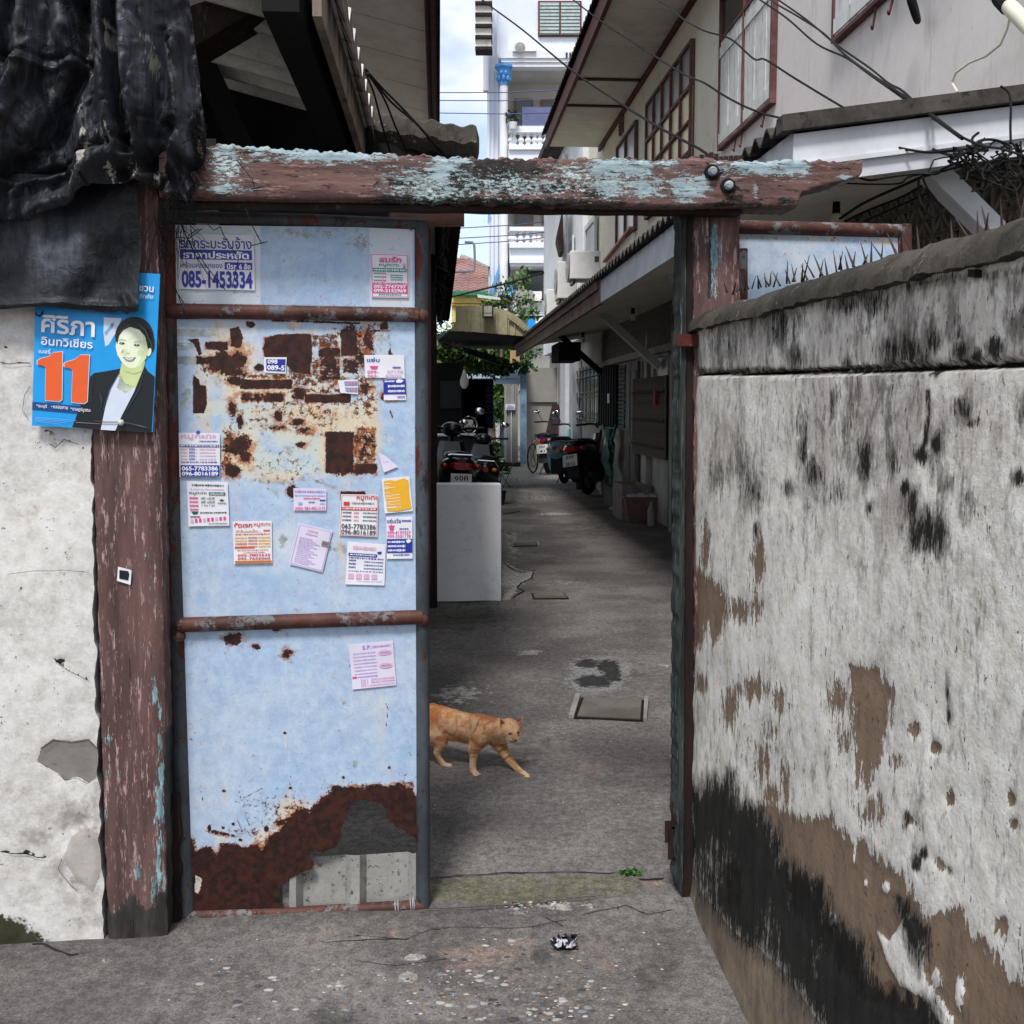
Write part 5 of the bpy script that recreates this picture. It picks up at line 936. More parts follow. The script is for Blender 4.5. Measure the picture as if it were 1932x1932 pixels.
p.ell(1402, 728, 30, 13, I_HR, 4); p.ell(1572, 748, 32, 13, I_HR, 2); p.ell(1470, 842, 22, 8, I_SK2); p.poly([(1410, 885), (1480, 896), (1565, 890), (1530, 925), (1480, 930), (1440, 915)], I_HR)
p.poly([(1330, 640), (1360, 560), (1440, 490), (1500, 470), (1490, 540), (1420, 575), (1370, 640), (1345, 740)], I_HR); p.poly([(1500, 470), (1600, 480), (1680, 560), (1730, 700), (1700, 800), (1670, 650), (1600, 570), (1500, 540)], I_HR)
p.lv = 4.5
p.poly([(1640, 600), (1690, 700), (1700, 800), (1680, 900), (1620, 980), (1560, 1010), (1620, 900), (1655, 790), (1650, 690)], I_SK3); p.ell(1430, 830, 40, 34, I_SK3, 10); p.ell(1610, 840, 34, 34, I_SK3); p.poly([(1400, 965), (1500, 1015), (1560, 1010), (1650, 960), (1630, 1050), (1540, 1080), (1440, 1050)], I_SK2)
p.ell(1450, 640, 70, 50, I_SKH); p.ell(1400, 820, 26, 24, I_SKH); p.ell(1480, 780, 10, 50, I_SKH)
p.lv = 5.5
for P_ in ([(1375, 600), (1430, 540), (1500, 505), (1500, 512), (1432, 550), (1380, 612)], [(1600, 500), (1680, 580), (1720, 690), (1712, 690), (1670, 590), (1596, 510)], [(1700, 640), (1740, 720), (1745, 790), (1735, 790), (1730, 720)]): p.poly(P_, I_HR2)
for P_ in ([(1380, 1050), (1270, 1250), (1190, 1500), (1180, 1500), (1255, 1250), (1370, 1050)], [(1080, 1110), (1050, 1240), (1060, 1400), (1050, 1400), (1038, 1240)], [(1665, 1010), (1600, 1240), (1450, 1500), (1458, 1508), (1612, 1250)], [(1130, 1260), (1180, 1360), (1170, 1480), (1160, 1400)]): p.poly(P_, I_JK2)
p.poly([(1430, 908), (1480, 922), (1545, 915), (1520, 934), (1480, 938), (1450, 928)], I_LIP)
p.lv = 6
p.ell(1400, 726, 12, 8, I_W); p.ell(1574, 746, 12, 8, I_W); p.poly([(1425, 892), (1480, 902), (1550, 896), (1520, 915), (1480, 918), (1445, 908)], I_W); p.ell(1406, 727, 7, 7, I_HR); p.ell(1578, 747, 7, 7, I_HR)
num1 = [(430, 930), (465, 905), (560, 880), (610, 835), (715, 825), (708, 1370), (680, 1392), (520, 1380), (525, 1005), (495, 985), (432, 975)]
num2 = [(738, 960), (770, 940), (860, 915), (925, 862), (1025, 862), (1000, 1390), (965, 1418), (822, 1402), (835, 1035), (805, 1015), (740, 1002)]
gw = lambda P, k: [(np.mean([q[0] for q in P])+(x-np.mean([q[0] for q in P]))*k[0], np.mean([q[1] for q in P])+(y-np.mean([q[1] for q in P]))*k[1]) for x, y in P]
p.lv = 5; p.poly(gw(num1, (1.07, 1.03)), I_SH); p.poly(gw(num2, (1.07, 1.03)), I_SH); p.lv = 6; p.poly(num1, I_OR); p.poly(num2, I_OR)
p.textq("ศิริภา", (478, 396), (1095, 440), (1088, 660), (474, 600), I_W, .022); p.textq("อินทวิเชียร", (476, 640), (1068, 690), (1064, 790), (472, 745), I_W, .016); p.textq("เบอร์", (445, 795), (582, 798), (580, 850), (445, 838), I_W, .008)
p.textq("ธนบุรี", (440, 1425), (540, 1432), (538, 1482), (440, 1474), I_W, .01); p.textq("คลองสาน", (612, 1442), (780, 1455), (778, 1488), (612, 1476), I_W, .01); p.textq("ราษฎร์บูรณะ", (832, 1460), (1045, 1476), (1042, 1530), (832, 1512), I_W, .01)
for x, y in ((425, 1438), (597, 1454), (818, 1474)): p.ell(x, y, 7, 6, I_W, 0, 10)
p.textq("ชวน", (1600, 62), (1770, 75), (1766, 140), (1598, 125), I_W, .02); p.textq("ลึกภัย", (1604, 160), (1762, 165), (1758, 216), (1602, 210), I_W, .008)
for k in range(4): p.poly([(405, 1575+k*15), (880-k*60, 1600+k*15+12), (880-k*60, 1606+k*15+10), (405, 1580+k*15)], I_SKY)
p.poly([(870, 1632), (1160, 1652), (1160, 1658), (870, 1640)], I_GY)
p.flush("print")
MB().tube([psurf(*map(np.array, RP(x, y)), .006) for x, y in ((1085, 1622), (1200, 1632), (1360, 1634), (1395, 1640), (1480, 1648), (1600, 1676), (1700, 1700))], .0012, 5).build("rusty_wire", M_RAIL, poster)
MB().ball(psurf(*map(np.array, RP(1393, 1640)), .008), .0085, 10, 8).build("wire_knob", plain("knob_white", S(200, 200, 190), .5), poster, smooth=True)
MB().tube([psurf(*map(np.array, RP(x, y)), .008) for x, y in ((412, 365), (415, 400), (450, 412), (485, 385), (488, 360))], .002, 5).build("black_tie", M_BLACK, poster)

# ================================================================== FLYERS on the leaf
M_FOLD = plain("flyer_white", S(222, 222, 230), .7, var=.04, scale=6)
M_FLILAC = plain("flyer_lilac", S(214, 208, 228), .7, var=.05, scale=6)
def flyer(label, R, q, paper, draw, name="flyer", off=.0045, cat="flyer"):
    qq = [R(*c) for c in q]; c = np.mean(qq, 0); t = thing(name, label, cat, gpt(c[0], c[1], off))
    u, v = pxgrid(bil(qq), 8, 8); P = GP(u, v, off)+(.0008*fbm(GP(u, v, 0), 20, 2))[..., None]*GN
    slab("paper", P, GN, .0004, paper, t)
    pr = Print(qq, lambda u, v, o: GP(u, v, off+.001+o), t); draw(pr); pr.flush("printing"); return t
def rows(p, y0, y1, n, mat, x0=.08, x1=.92, h=.022, s=0):
    for k in range(n): p.dashes(x0, x1, y0+(y1-y0)*k/max(1, n-1), h, mat, s*31+k)
def d1(p):
    p.text("รถกระบะรับจ้าง", .03, .04, .97, .26, I_BLUE, .01); p.lv = 1; p.rect(.03, .28, .97, .455, I_BLUE); p.lv = 2; p.text("ราคาประหยัด", .07, .30, .93, .44, I_W, .03)
    p.lv = 1; p.text("พร้อมคนยกของ", .03, .50, .58, .61, I_BLUE, .005); p.rect(.61, .50, .97, .63, I_BLUE); p.lv = 2; p.text("มีรถ 6 ล้อ", .64, .515, .95, .62, I_W, .03); p.lv = 1; p.text("085-1453334", .04, .66, .97, .97, I_BLUE, .035)
flyer("white sticker with large blue lettering, top left of the gate leaf", R5, [(173, 232), (702, 242), (710, 624), (186, 614)], M_FOLD, d1)
def d2(p):
    p.lv = 1
    for a in ((.02, .02, .98, .03), (.02, .97, .98, .98), (.02, .02, .035, .98), (.965, .02, .98, .98)): p.rect(*a, I_PK)
    p.text("สมรัก", .22, .06, .80, .20, I_PK, .03, .2); p.text("หมูกะทะ", .22, .23, .76, .31, I_GR, .01); p.rect(.05, .33, .95, .41, I_GR); p.lv = 2; p.dashes(.08, .92, .37, .04, I_W, 3); p.lv = 1
    for k in range(3): p.dashes(.08, .28, .45+k*.08, .03, I_GR, k); p.text(("300.", "400.", "500.")[k], .28, .43+k*.08, .42, .47+k*.08, I_PK, .02); p.dashes(.52, .85, .49+k*.05, .03, I_GR, 9+k)
    p.dashes(.06, .94, .67, .03, I_PK, 5); p.rect(.04, .695, .96, .895, I_PK); p.lv = 2; p.text("092-7747797", .07, .71, .93, .79, I_W, .03); p.text("099-2152969", .07, .80, .93, .88, I_W, .03); p.lv = 1; p.dashes(.2, .8, .93, .03, I_GR, 6)
    p.text("☎", .84, .22, .94, .32, I_PK)
flyer("pink and green food flyer at the top right corner of the gate leaf", R5, [(1508, 366), (1768, 374), (1772, 676), (1514, 672)], M_FOLD, d2)
def d3(p):
    p.text("หมูกะทะ", .05, .03, .9, .16, I_FP, .02); p.dashes(.5, .95, .19, .03, I_BLUE, 1); p.rect(.02, .27, .98, .32, I_BLUE); p.lv = 2; p.dashes(.04, .96, .295, .025, I_W, 2); p.lv = 1
    for k, t in enumerate(("300.-", "400.-", "500.-", "600.-")): p.text(t, .24, .345+k*.075, .44, .395+k*.075, I_BLUE, .01); p.dashes(.04, .2, .37+k*.075, .03, I_FP, k+4); p.dashes(.5, .9, .37+k*.075, .03, I_FP, k+14)
    p.dashes(.05, .95, .665, .03, I_BLUE, 8); p.rect(.03, .735, .985, .99, I_BLUE); p.lv = 2; p.text("065-7783386", .06, .76, .95, .86, I_W, .03); p.text("096-8016189", .06, .88, .95, .975, I_W, .03)
flyer("faded price flyer with phone numbers on a blue block at the leaf's left edge", R6, [(184, 88), (468, 90), (470, 392), (190, 392)], M_FOLD, d3)
def d4(p):
    p.dashes(.12, .9, .08, .05, I_DG, 1); p.dashes(.08, .92, .17, .03, I_FP, 12); p.text("หมูกะทะ", .05, .23, .48, .31, I_DG, .01); p.rect(.53, .235, .93, .305, I_DG); p.lv = 2; p.text("น้ำจิ้มรสเด็ด", .56, .24, .9, .30, I_W, .01); p.lv = 1
    for k in range(4): p.dashes(.05, .26, .37+k*.085, .05, I_PK, k)
    p.text("ฟรี! แป๊ปซี่", .33, .34, .66, .40, I_BK, .005); p.text("ฟรี! แป๊ปซี่", .33, .42, .66, .49, I_BK, .005); p.text("+ หมู 1 ชุด", .33, .51, .66, .57, I_BK, .005); p.poly([(.78, .41), (.84, .39), (.9, .41), (.86, .44), (.8, .44)], I_DG); p.text("PEPSI", .74, .47, .94, .51, I_DG, .01)
    p.poly([(.08, .67), (.26, .67), (.22, .73), (.12, .73)], I_DG); p.dashes(.3, .95, .7, .035, I_BK, 17); p.dashes(.05, .3, .79, .035, I_BK, 18)
    for k in range(9): p.rect(.06+k*.1, .84-.006*k, .12+k*.1, .92-.006*k, I_PK if k % 3 else I_FP)
    p.dashes(.5, .95, .95, .02, I_BK, 19)
flyer("green and red menu flyer below the blue price flyer", R6, [(240, 422), (522, 430), (534, 728), (252, 734)], M_FOLD, d4)
def d5(p):
    p.text("ชัดเจก", .03, .03, .50, .15, I_RD, .03); p.text("หมูกะทะ", .54, .05, .97, .15, I_RD, .01); p.text("น้ำจิ้มรสเด็ด...", .08, .2, .72, .27, I_OB, .01); p.dashes(.78, .95, .23, .05, I_RD, 4)
    p.dashes(.06, .95, .31, .03, I_OB, 5)
    for k in range(4): p.dashes(.05, .35, .39+k*.07, .045, I_YL if k < 2 else I_OB, 20+k); p.dashes(.38, .62, .39+k*.07, .045, I_OB, 30+k); p.dashes(.65, .96, .39+k*.07, .045, I_YL, 40+k)
    p.rect(.03, .6, .54, .635, I_OR); p.dashes(.1, .9, .68, .025, I_OB, 6); p.dashes(.25, .8, .735, .025, I_OB, 7); p.text("095-7803535", .1, .77, .95, .83, I_RD, .02); p.text("095-7656060", .1, .85, .95, .91, I_RD, .02); p.rect(.03, .93, .98, .985, I_OB)
flyer("orange printed food flyer with two phone numbers in the middle left of the leaf", R6, [(556, 700), (826, 694), (830, 988), (566, 994)], M_FOLD, d5)
def d6(p):
    p.dashes(.04, .96, .14, .11, I_LV, 1); p.dashes(.04, .96, .32, .05, I_SKY, 2); p.dashes(.3, .8, .45, .07, I_PK, 3); p.rect(.14, .63, .26, .74, I_SKY); p.dashes(.45, .65, .62, .08, I_GR, 5); p.rect(.8, .5, .97, .56, I_BLUE); p.dashes(.8, .96, .68, .08, I_SKY, 6); p.text("สมัคร 083-495-3172", .04, .80, .97, .97, I_PK, .01)
flyer("small landscape pink and blue sticker above the tilted lilac sheet", R6, [(976, 470), (1204, 474), (1202, 626), (978, 624)], M_FLILAC, d6)
def d7(p):
    for a in ((.02, .02, .98, .028), (.02, .97, .98, .98), (.02, .02, .03, .98), (.97, .02, .98, .98)): p.rect(*a, I_RD)
    p.text("หมูกะทะ", .42, .03, .97, .16, I_RD, .02); p.dashes(.3, .9, .21, .05, I_GY, 1); p.ell if False else None; p.rect(.08, .18, .24, .27, I_RD); p.rect(.02, .31, .98, .375, I_RD); p.lv = 2; p.dashes(.06, .94, .343, .03, I_W, 4); p.lv = 1
    for k, t in enumerate(("300", "400", "500")): p.dashes(.06, .3, .44+k*.09, .04, I_BK, 11+k); p.text(t, .36, .42+k*.09, .49, .465+k*.09, I_RD, .01); p.dashes(.6, .96, .44+k*.09, .035, I_BK, 21+k)
    p.text("065-7783386", .05, .71, .95, .83, I_BK, .012); p.text("096-8016189", .05, .85, .95, .96, I_BK, .012)
flyer("red bordered menu flyer with dark phone numbers, torn at its top corner", R6, [(1304, 512), (1562, 516), (1556, 808), (1292, 796)], M_FOLD, d7)
def d8(p):
    rs = random.Random(4)
    p.lv = 1; p.poly([(.06, .08), (.3, .06), (.5, .1), (.8, .04), (.95, .12), (.93, .5), (.96, .92), (.5, .97), (.1, .94), (.06, .5)], I_YL); p.lv = 2
    for k in range(5): p.dashes(.08, .6, .5+k*.09, .02, I_W, k)
    for k in range(9): y = rs.uniform(.1, .9); p.rect(.06, y, .2+rs.random()*.3, y+.015, I_W)
flyer("torn yellow flyer at the right edge of the leaf", R6, [(1584, 404), (1776, 388), (1800, 628), (1606, 644)], M_FOLD, d8)
def d9(p):
    p.text("แซ่บเว้ย", .03, .04, .56, .15, I_BLUE, .02); p.dashes(.6, .95, .1, .05, I_BLUE, 2); p.poly([(.1, .24), (.3, .24), (.27, .32), (.13, .32)], I_PK); p.poly([(.08, .2), (.14, .22), (.2, .18), (.26, .22), (.33, .2), (.3, .24), (.1, .24)], I_PK); p.dashes(.5, .85, .29, .04, I_BLUE, 3)
    p.text("099-4197327", .04, .34, .93, .42, I_PK, .01); p.text("099-2501178", .04, .43, .93, .50, I_PK, .01); p.rect(.01, .53, .99, .86, I_BLUE); p.lv = 2
    for k in range(3): p.dashes(.05, .72, .6+k*.1, .06, I_W, 50+k)
    p.poly([(.75, .57), (.85, .53), (.96, .57), (.9, .62), (.8, .63)], I_W); p.lv = 1; p.dashes(.25, .9, .91, .04, I_BLUE, 9)
flyer("white and blue flyer with a small pink crown below the torn yellow one", R6, [(1616, 668), (1796, 666), (1798, 956), (1620, 958)], M_FOLD, d9)
def d10(p):
    for a in ((.03, .03, .97, .036), (.03, .03, .04, .97), (.96, .03, .97, .97), (.03, .96, .97, .97)): p.rect(*a, I_LV)
    for k in range(14): p.dashes(.12, .5+.3*((k*7) % 5)/5, .32+k*.045, .02, I_LV, k)
    p.dashes(.3, .6, .12, .06, I_FP, 40); p.dashes(.25, .6, .2, .05, I_FP, 41); p.lv = 2; p.rect(.78, .28, 1.03, .40, I_GY); p.dashes(.8, .95, .34, .07, I_PK, 42)
flyer("tilted faded lilac sheet in the lower middle of the centre panel", R6, [(1014, 710), (1246, 764), (1176, 1050), (946, 996)], M_FLILAC, d10)
def d11(p):
    p.dashes(.15, .75, .13, .1, I_FP, 1); p.poly([(.78, .2), (.9, .18), (.88, .25), (.8, .25)], I_BLUE); p.rect(.04, .26, .78, .33, I_BLUE); p.lv = 2; p.dashes(.08, .74, .295, .03, I_W, 2); p.lv = 1; p.dashes(.06, .95, .37, .03, I_BLUE, 3)
    for k in range(3): p.dashes(.06, .24, .43+k*.08, .04, I_BLUE, 4+k); p.dashes(.45, .95, .45+k*.08, .03, I_BLUE, 14+k)
    p.dashes(.06, .95, .68, .02, I_BLUE, 7)
    for k in range(4): p.rect(.06+k*.2, .74, .2+k*.2, .86, I_FP)
    p.dashes(.3, .95, .91, .015, I_LV, 8)
flyer("white price sheet with blue rows hanging lowest in the centre panel", R6, [(1350, 838), (1614, 858), (1604, 1142), (1334, 1134)], M_FOLD, d11)
def d12(p):
    p.text("S.P.", .3, .05, .5, .14, I_LV, .02); p.dashes(.52, .95, .1, .05, I_LV, 1)
    for x0, y0 in ((.64, .19), (.64, .48)): p.poly([(x0+.155+.155*math.cos(t), y0+.06+.06*math.sin(t)) for t in np.linspace(0, 6.28, 20)[:-1]], I_FP); p.lv = 2; p.dashes(x0+.06, x0+.26, y0+.06, .04, I_LV, 3); p.lv = 1
    for k in range(7): p.dashes(.08, .6, .22+k*.075, .022, I_LV, 10+k)
    p.rect(.02, .72, .12, .76, I_PK); p.dashes(.14, .6, .74, .03, I_LV, 22); p.text("081", .2, .79, .36, .84, I_FP, .01); p.text("091", .2, .85, .36, .90, I_FP, .01); p.text("091", .2, .91, .36, .96, I_FP, .01); p.dashes(.44, .97, .81, .04, I_FP, 23); p.dashes(.44, .97, .87, .04, I_FP, 24); p.dashes(.4, .97, .94, .04, I_FP, 25)
flyer("faded lilac printed sheet alone near the top of the lowest panel", R6, [(1356, 1550), (1662, 1520), (1686, 1830), (1384, 1860)], M_FLILAC, d12)
def d13(p):
    p.rect(.02, .05, .04, .95, I_FP); p.dashes(.15, .6, .1, .06, I_BLUE, 1); p.lv = 1; p.rect(.1, .68, .98, .96, I_BLUE); p.lv = 2; p.text("098", .16, .70, .5, .80, I_W, .03); p.text("089-5", .16, .82, .95, .93, I_W, .03)
flyer("torn scrap of a flyer with a blue number block inside the upper rust patch", R5, [(772, 1085), (930, 1085), (922, 1198), (774, 1190)], M_FOLD, lambda p: (p.rect(.1, .12, .95, .86, I_BLUE), setattr(p, 'lv', 2), p.text("098", .16, .14, .6, .42, I_W, .03), p.text("089-5", .14, .5, .93, .82, I_W, .03)))
flyer("torn food flyer scrap with pink digits at the right of the rust patch", R5, [(1464, 1070), (1740, 1068), (1744, 1228), (1472, 1226)], M_FOLD, lambda p: (p.text("แซ่บ", .06, .1, .38, .3, I_BLUE, .02), p.poly([(.12, .48), (.34, .48), (.3, .62), (.16, .62)], I_PK), p.text("099-", .06, .68, .34, .82, I_PK, .01), p.text("062-", .06, .86, .34, .98, I_PK, .01), p.text("07178", .56, .66, .96, .8, I_FP, .01), p.text("47605", .5, .84, .92, .97, I_FP, .01), p.dashes(.7, .9, .55, .1, I_BLUE, 4)))
flyer("blue rate card scrap with white lines just under the pink digit scrap", R5, [(1596, 1234), (1750, 1230), (1752, 1380), (1600, 1382)], M_FOLD, lambda p: (p.rect(0, .02, 1, .72, I_BLUE), setattr(p, 'lv', 2), p.poly([(.55, .1), (.7, .02), (.92, .1), (.8, .2), (.6, .2)], I_W), p.dashes(.05, .5, .12, .1, I_W, 1), p.dashes(.2, .95, .35, .12, I_W, 2), p.dashes(.2, .95, .58, .12, I_W, 3), p.dashes(.6, .95, .85, .08, I_BLUE, 4)))
flyer("small orange and blue scrap curling off the rust patch", R5, [(1282, 1244), (1422, 1238), (1422, 1340), (1300, 1330)], M_FOLD, lambda p: (p.rect(.3, .1, .98, .4, I_SKY), p.rect(.3, .55, .98, .85, I_SKY), setattr(p, 'lv', 2), p.text("7066", .36, .13, .95, .37, I_OR, .01), p.text("7605", .36, .58, .95, .82, I_OR, .01)))
flyer("torn blank pale paper scrap at the right side above the yellow flyer", R5, [(1560, 1740), (1610, 1765), (1700, 1840), (1600, 1880)], M_FLILAC, lambda p: p.dashes(.2, .7, .5, .03, I_LV, 2))
flyer("small black and white sticker on the red brown post", RG(280, 1400, 80), [(360, 400), (1180, 620), (1120, 1500), (300, 1250)], M_FOLD, lambda p: (p.poly([(.12, .2), (.75, .12), (.85, .3), (.8, .75), (.15, .8)], I_JK),), off=.112, name="sticker", cat="sticker")
# round blue magnet dot
c = gpt(*R5(319, 1603), .002); tag(MB().lathe([(.001, 0), (.0056, 0), (.005, .004), (.001, .0045)], c, GN, 16).build("magnet", ink('dot_blue', S(30, 90, 170))), "small round blue dot stuck above the faded price flyer", "magnet")
# nail in left wall
p_ = gpt(*RP(580, 1755), .10); MB().tube([p_, p_+GN*.02], .005, 6).build("rusty_nail", plain("nail", S(150, 140, 130), .6), poster)

# ================================================================== CAT
def build_cat():
    k = .000334
    def J(X, Y, Yd): u, v = RC(X, Y); return AT(np.array(u), np.array(v), Yd-.047)
    GZ = .0
    bones = [  # (p, r) chains
        [(J(-170, 430, 4.34), .050), (J(-40, 440, 4.32), .058), (J(150, 458, 4.29), .060), (J(300, 490, 4.27), .057), (J(450, 535, 4.25), .056), (J(600, 575, 4.23), .058), (J(740, 595, 4.21), .060), (J(850, 590, 4.195), .050), (J(950, 590, 4.18), .040), (J(1060, 600, 4.16), .038)],
        # head
        [(J(1070, 580, 4.155), .040), (J(1118, 598, 4.145), .038)], [(J(1110, 640, 4.12), .029), (J(1145, 700, 4.105), .0135)], [(J(1065, 630, 4.135), .024), (J(1100, 690, 4.12), .014)], [(J(1150, 620, 4.14), .024), (J(1165, 690, 4.115), .0135)], [(J(1140, 730, 4.11), .0095), (J(1100, 720, 4.12), .011)],
        # near front leg
        [(J(740, 640, 4.19), .052), (J(705, 740, 4.175), .034), (J(655, 840, 4.17), .0235), (J(645, 940, 4.165), .0165), (J(638, 1040, 4.16), .0150), (J(648, 1110, 4.155), .0150), (J(672, 1140, 4.145), .0150), (J(702, 1148, 4.135), .0115)],
        # far / reaching front leg
        [(J(900, 640, 4.20), .046), (J(960, 760, 4.20), .032), (J(1000, 850, 4.20), .0235), (J(1070, 950, 4.185), .0175), (J(1150, 1040, 4.165), .0145), (J(1225, 1115, 4.145), .0130), (J(1265, 1145, 4.13), .0135), (J(1300, 1165, 4.115), .0115)],
        # near hind leg
        [(J(60, 500, 4.27), .060), (J(150, 620, 4.25), .046), (J(262, 740, 4.235), .027), (J(240, 800, 4.235), .022), (J(205, 880, 4.235), .0145), (J(240, 960, 4.235), .0118), (J(290, 1020, 4.232), .0118), (J(330, 1040, 4.23), .0135), (J(365, 1042, 4.225), .0115)],
        # other hind leg (hidden by the gate leaf)
        [(J(-60, 500, 4.36), .056), (J(-90, 640, 4.37), .042), (J(-30, 780, 4.38), .026), (J(-120, 900, 4.39), .016), (J(-110, 1000, 4.39), .013), (J(-60, 1020, 4.38), .013)],
        # tail
        [(J(-170, 400, 4.36), .022), (J(-320, 430, 4.39), .015), (J(-460, 560, 4.41), .013), (J(-560, 720, 4.42), .012), (J(-640, 760, 4.43), .009)],
        # belly fullness and shoulder
        [(J(120, 560, 4.27), .045), (J(330, 590, 4.26), .044), (J(600, 640, 4.23), .044)], [(J(690, 540, 4.20), .045), (J(730, 660, 4.185), .040)], [(J(860, 560, 4.20), .038), (J(960, 560, 4.17), .033)],
        [(J(690, 1150, 4.13), .0105), (J(718, 1154, 4.125), .0100)], [(J(655, 1152, 4.128), .0105), (J(676, 1160, 4.115), .0100)], [(J(1290, 1170, 4.10), .0105), (J(1316, 1178, 4.10), .0095)],
    ]
    mb = MB()
    for ch in bones:
        for (p, r), (q, s) in zip(ch[:-1], ch[1:]):
            L = float(np.linalg.norm(q-p)); n = max(2, int(L/(min(r, s)*.35)))
            for i in range(n+1):
                t = i/n; mb.ball(p+(q-p)*t, r+(s-r)*t, 12, 9)
    me = mb.mesh("cat_raw"); o = link("cat_raw", me)
    m = o.modifiers.new("r", 'REMESH'); m.mode = 'VOXEL'; m.voxel_size = .0042; m.use_smooth_shade = True
    m = o.modifiers.new("s", 'SMOOTH'); m.factor = .5; m.iterations = 6
    dg = bpy.context.evaluated_depsgraph_get(); me2 = bpy.data.meshes.new_from_object(o.evaluated_get(dg)); bpy.data.objects.remove(o)
    co = np.array([tuple(v.co) for v in me2.vertices]); u, v = project(co)
    # keep feet on the floor
    zmin = co[:, 2].min(); 
    u = np.array(u); v = np.array(v); C_ = {}
    # reddish back, pale belly and paws, tabby stripes
    dark = field(u, v, [p if p[0] != 'l' else ('l', p[1], p[2]*1.9, p[3]*.85) for p in [('e', 150, 420, 120, 130, .55), ('l', [(110, 300), (400, 320), (700, 420), (900, 470)], 50, .62), ('l', [(300, 620), (420, 690), (560, 735)], 26, .62), ('l', [(440, 470), (450, 600), (400, 680)], 18, .5), ('l', [(330, 400), (330, 520)], 22, .45), ('l', [(640, 640), (690, 560), (720, 470)], 16, .62), ('l', [(760, 650), (790, 540), (860, 500)], 20, .58), ('l', [(620, 700), (700, 790), (780, 810)], 20, .7),
        ('l', [(610, 840), (700, 850)], 10, .75), ('l', [(606, 882), (690, 890)], 9, .75), ('l', [(604, 930), (680, 930)], 8, .55), ('l', [(960, 860), (1050, 815)], 16, .8), ('l', [(1020, 955), (1085, 915)], 14, .85), ('l', [(900, 780), (1000, 790)], 22, .75), ('l', [(890, 700), (880, 620), (930, 560)], 12, .5), ('l', [(960, 700), (990, 650)], 10, .5), ('l', [(1180, 1010), (1220, 1000)], 8, .4),
        ('l', [(210, 700), (330, 740)], 34, .8), ('l', [(190, 860), (250, 870)], 16, .6), ('l', [(1085, 500), (1110, 600)], 7, .55), ('l', [(1120, 480), (1135, 600)], 7, .55), ('l', [(1155, 500), (1155, 590)], 6, .5), ('l', [(1015, 640), (1080, 690)], 7, .5), ('e', 500, 560, 60, 16, .4), ('e', 620, 540, 20, 60, .4), ('l', [(550, 460), (560, 640)], 12, .45)]], RC)
    pale = field(u, v, [('e', 160, 650, 120, 40, .8), ('l', [(200, 620), (400, 680), (560, 720)], 26, .4), ('e', 350, 1045, 70, 50, .95), ('l', [(230, 930), (310, 1020)], 34, .8), ('e', 670, 1120, 60, 70, .8), ('e', 1270, 1140, 70, 60, .9), ('l', [(1100, 970), (1240, 1100)], 30, .62), ('e', 1080, 700, 60, 34, .8), ('e', 1180, 700, 26, 40, .7), ('e', 830, 740, 120, 60, .45), ('e', 1050, 560, 30, 30, .45), ('e', 1190, 560, 20, 30, .45), ('e', 430, 600, 120, 60, .35), ('e', 960, 690, 60, 60, .4), ('e', 1130, 745, 20, 14, .8), ('l', [(640, 960), (640, 1100)], 40, .55)], RC)
    for nm, A in (('dark', dark), ('pale', pale)):
        at = me2.attributes.new(nm, 'FLOAT', 'POINT'); at.data.foreach_set('value', A.astype(np.float32))
    n = NT("ginger_fur", .85, 0, .15)
    fv = n.vec((14, 30, 30))
    sh = n.math('MULTIPLY', n.math('SUBTRACT', n.noise(34, 6, .7, n.vec((1, 2, 2))), .5), 1.0)
    col = n.mix(n.step(n.noise(22, 4), .4, .6), S(194, 144, 102), S(218, 182, 146))
    col = n.mix(n.math('MULTIPLY', n.step(n.math('ADD', n.attr('dark'), sh), .18, .5), .9), col, S(170, 108, 68))
    col = n.mix(n.math('MULTIPLY', n.step(n.math('ADD', n.attr('pale'), sh), .3, .8), .9), col, S(222, 192, 158))
    col = n.mix(.3, col, n.mix(n.noise(9, 5, .8, fv), (0, 0, 0, 1), (1, 1, 1, 1)), 'OVERLAY')
    M = n.done(col, n.noise(10, 5, .8, fv), .5, .003)
    me2.materials.clear(); me2.materials.append(M); me2.polygons.foreach_set('use_smooth', [True]*len(me2.polygons))
    c = J(500, 1150, 4.2); t = thing("cat", "ginger tabby cat walking out from behind the gate leaf, head lowered", "cat", (c[0], c[1], 0))
    me2.name = "body"
    b = link("body", me2, t); b.location = -t.location; me2.transform(Matrix.Translation(-Vector((0, 0, 0))))
    # short coat: tiny tapering hairs standing off the skin
    tri = np.array([tuple(p.vertices)[:3] for p in me2.polygons]); cen_ = co[tri].mean(1); nr_ = np.array([tuple(p.normal) for p in me2.polygons]); rs = np.random.default_rng(8)
    sel = rs.choice(len(tri), size=min(26000, len(tri)), replace=False); vv_, ff_, da, pa = [], [], [], []
    for i in sel:
        c_, n0 = cen_[i], nr_[i]; L_ = .007 if c_[2] > .07 else .0028
        d_ = n0*.55+np.array([-.62, .05, -.25])+rs.normal(size=3)*.18; d_ /= np.linalg.norm(d_); s_ = np.cross(d_, rs.normal(size=3)); s_ /= np.linalg.norm(s_)+1e-9
        k_ = len(vv_); vv_ += [c_-s_*.0007, c_+s_*.0007, c_+d_*L_]; ff_.append((k_, k_+1, k_+2)); da += [dark[tri[i][0]]]*3; pa += [pale[tri[i][0]]]*3
    fm = MB(); fm.add(vv_, ff_); fo = fm.build("fur", M, t, fix=False); fo['kind'] = 'stuff'
    for nm, A in (('dark', da), ('pale', pa)): fo.data.attributes.new(nm, 'FLOAT', 'POINT').data.foreach_set('value', np.array(A, np.float32))
    # ears
    M_EAR = plain("ear_pink", S(168, 104, 92), .7, var=.15, scale=60)
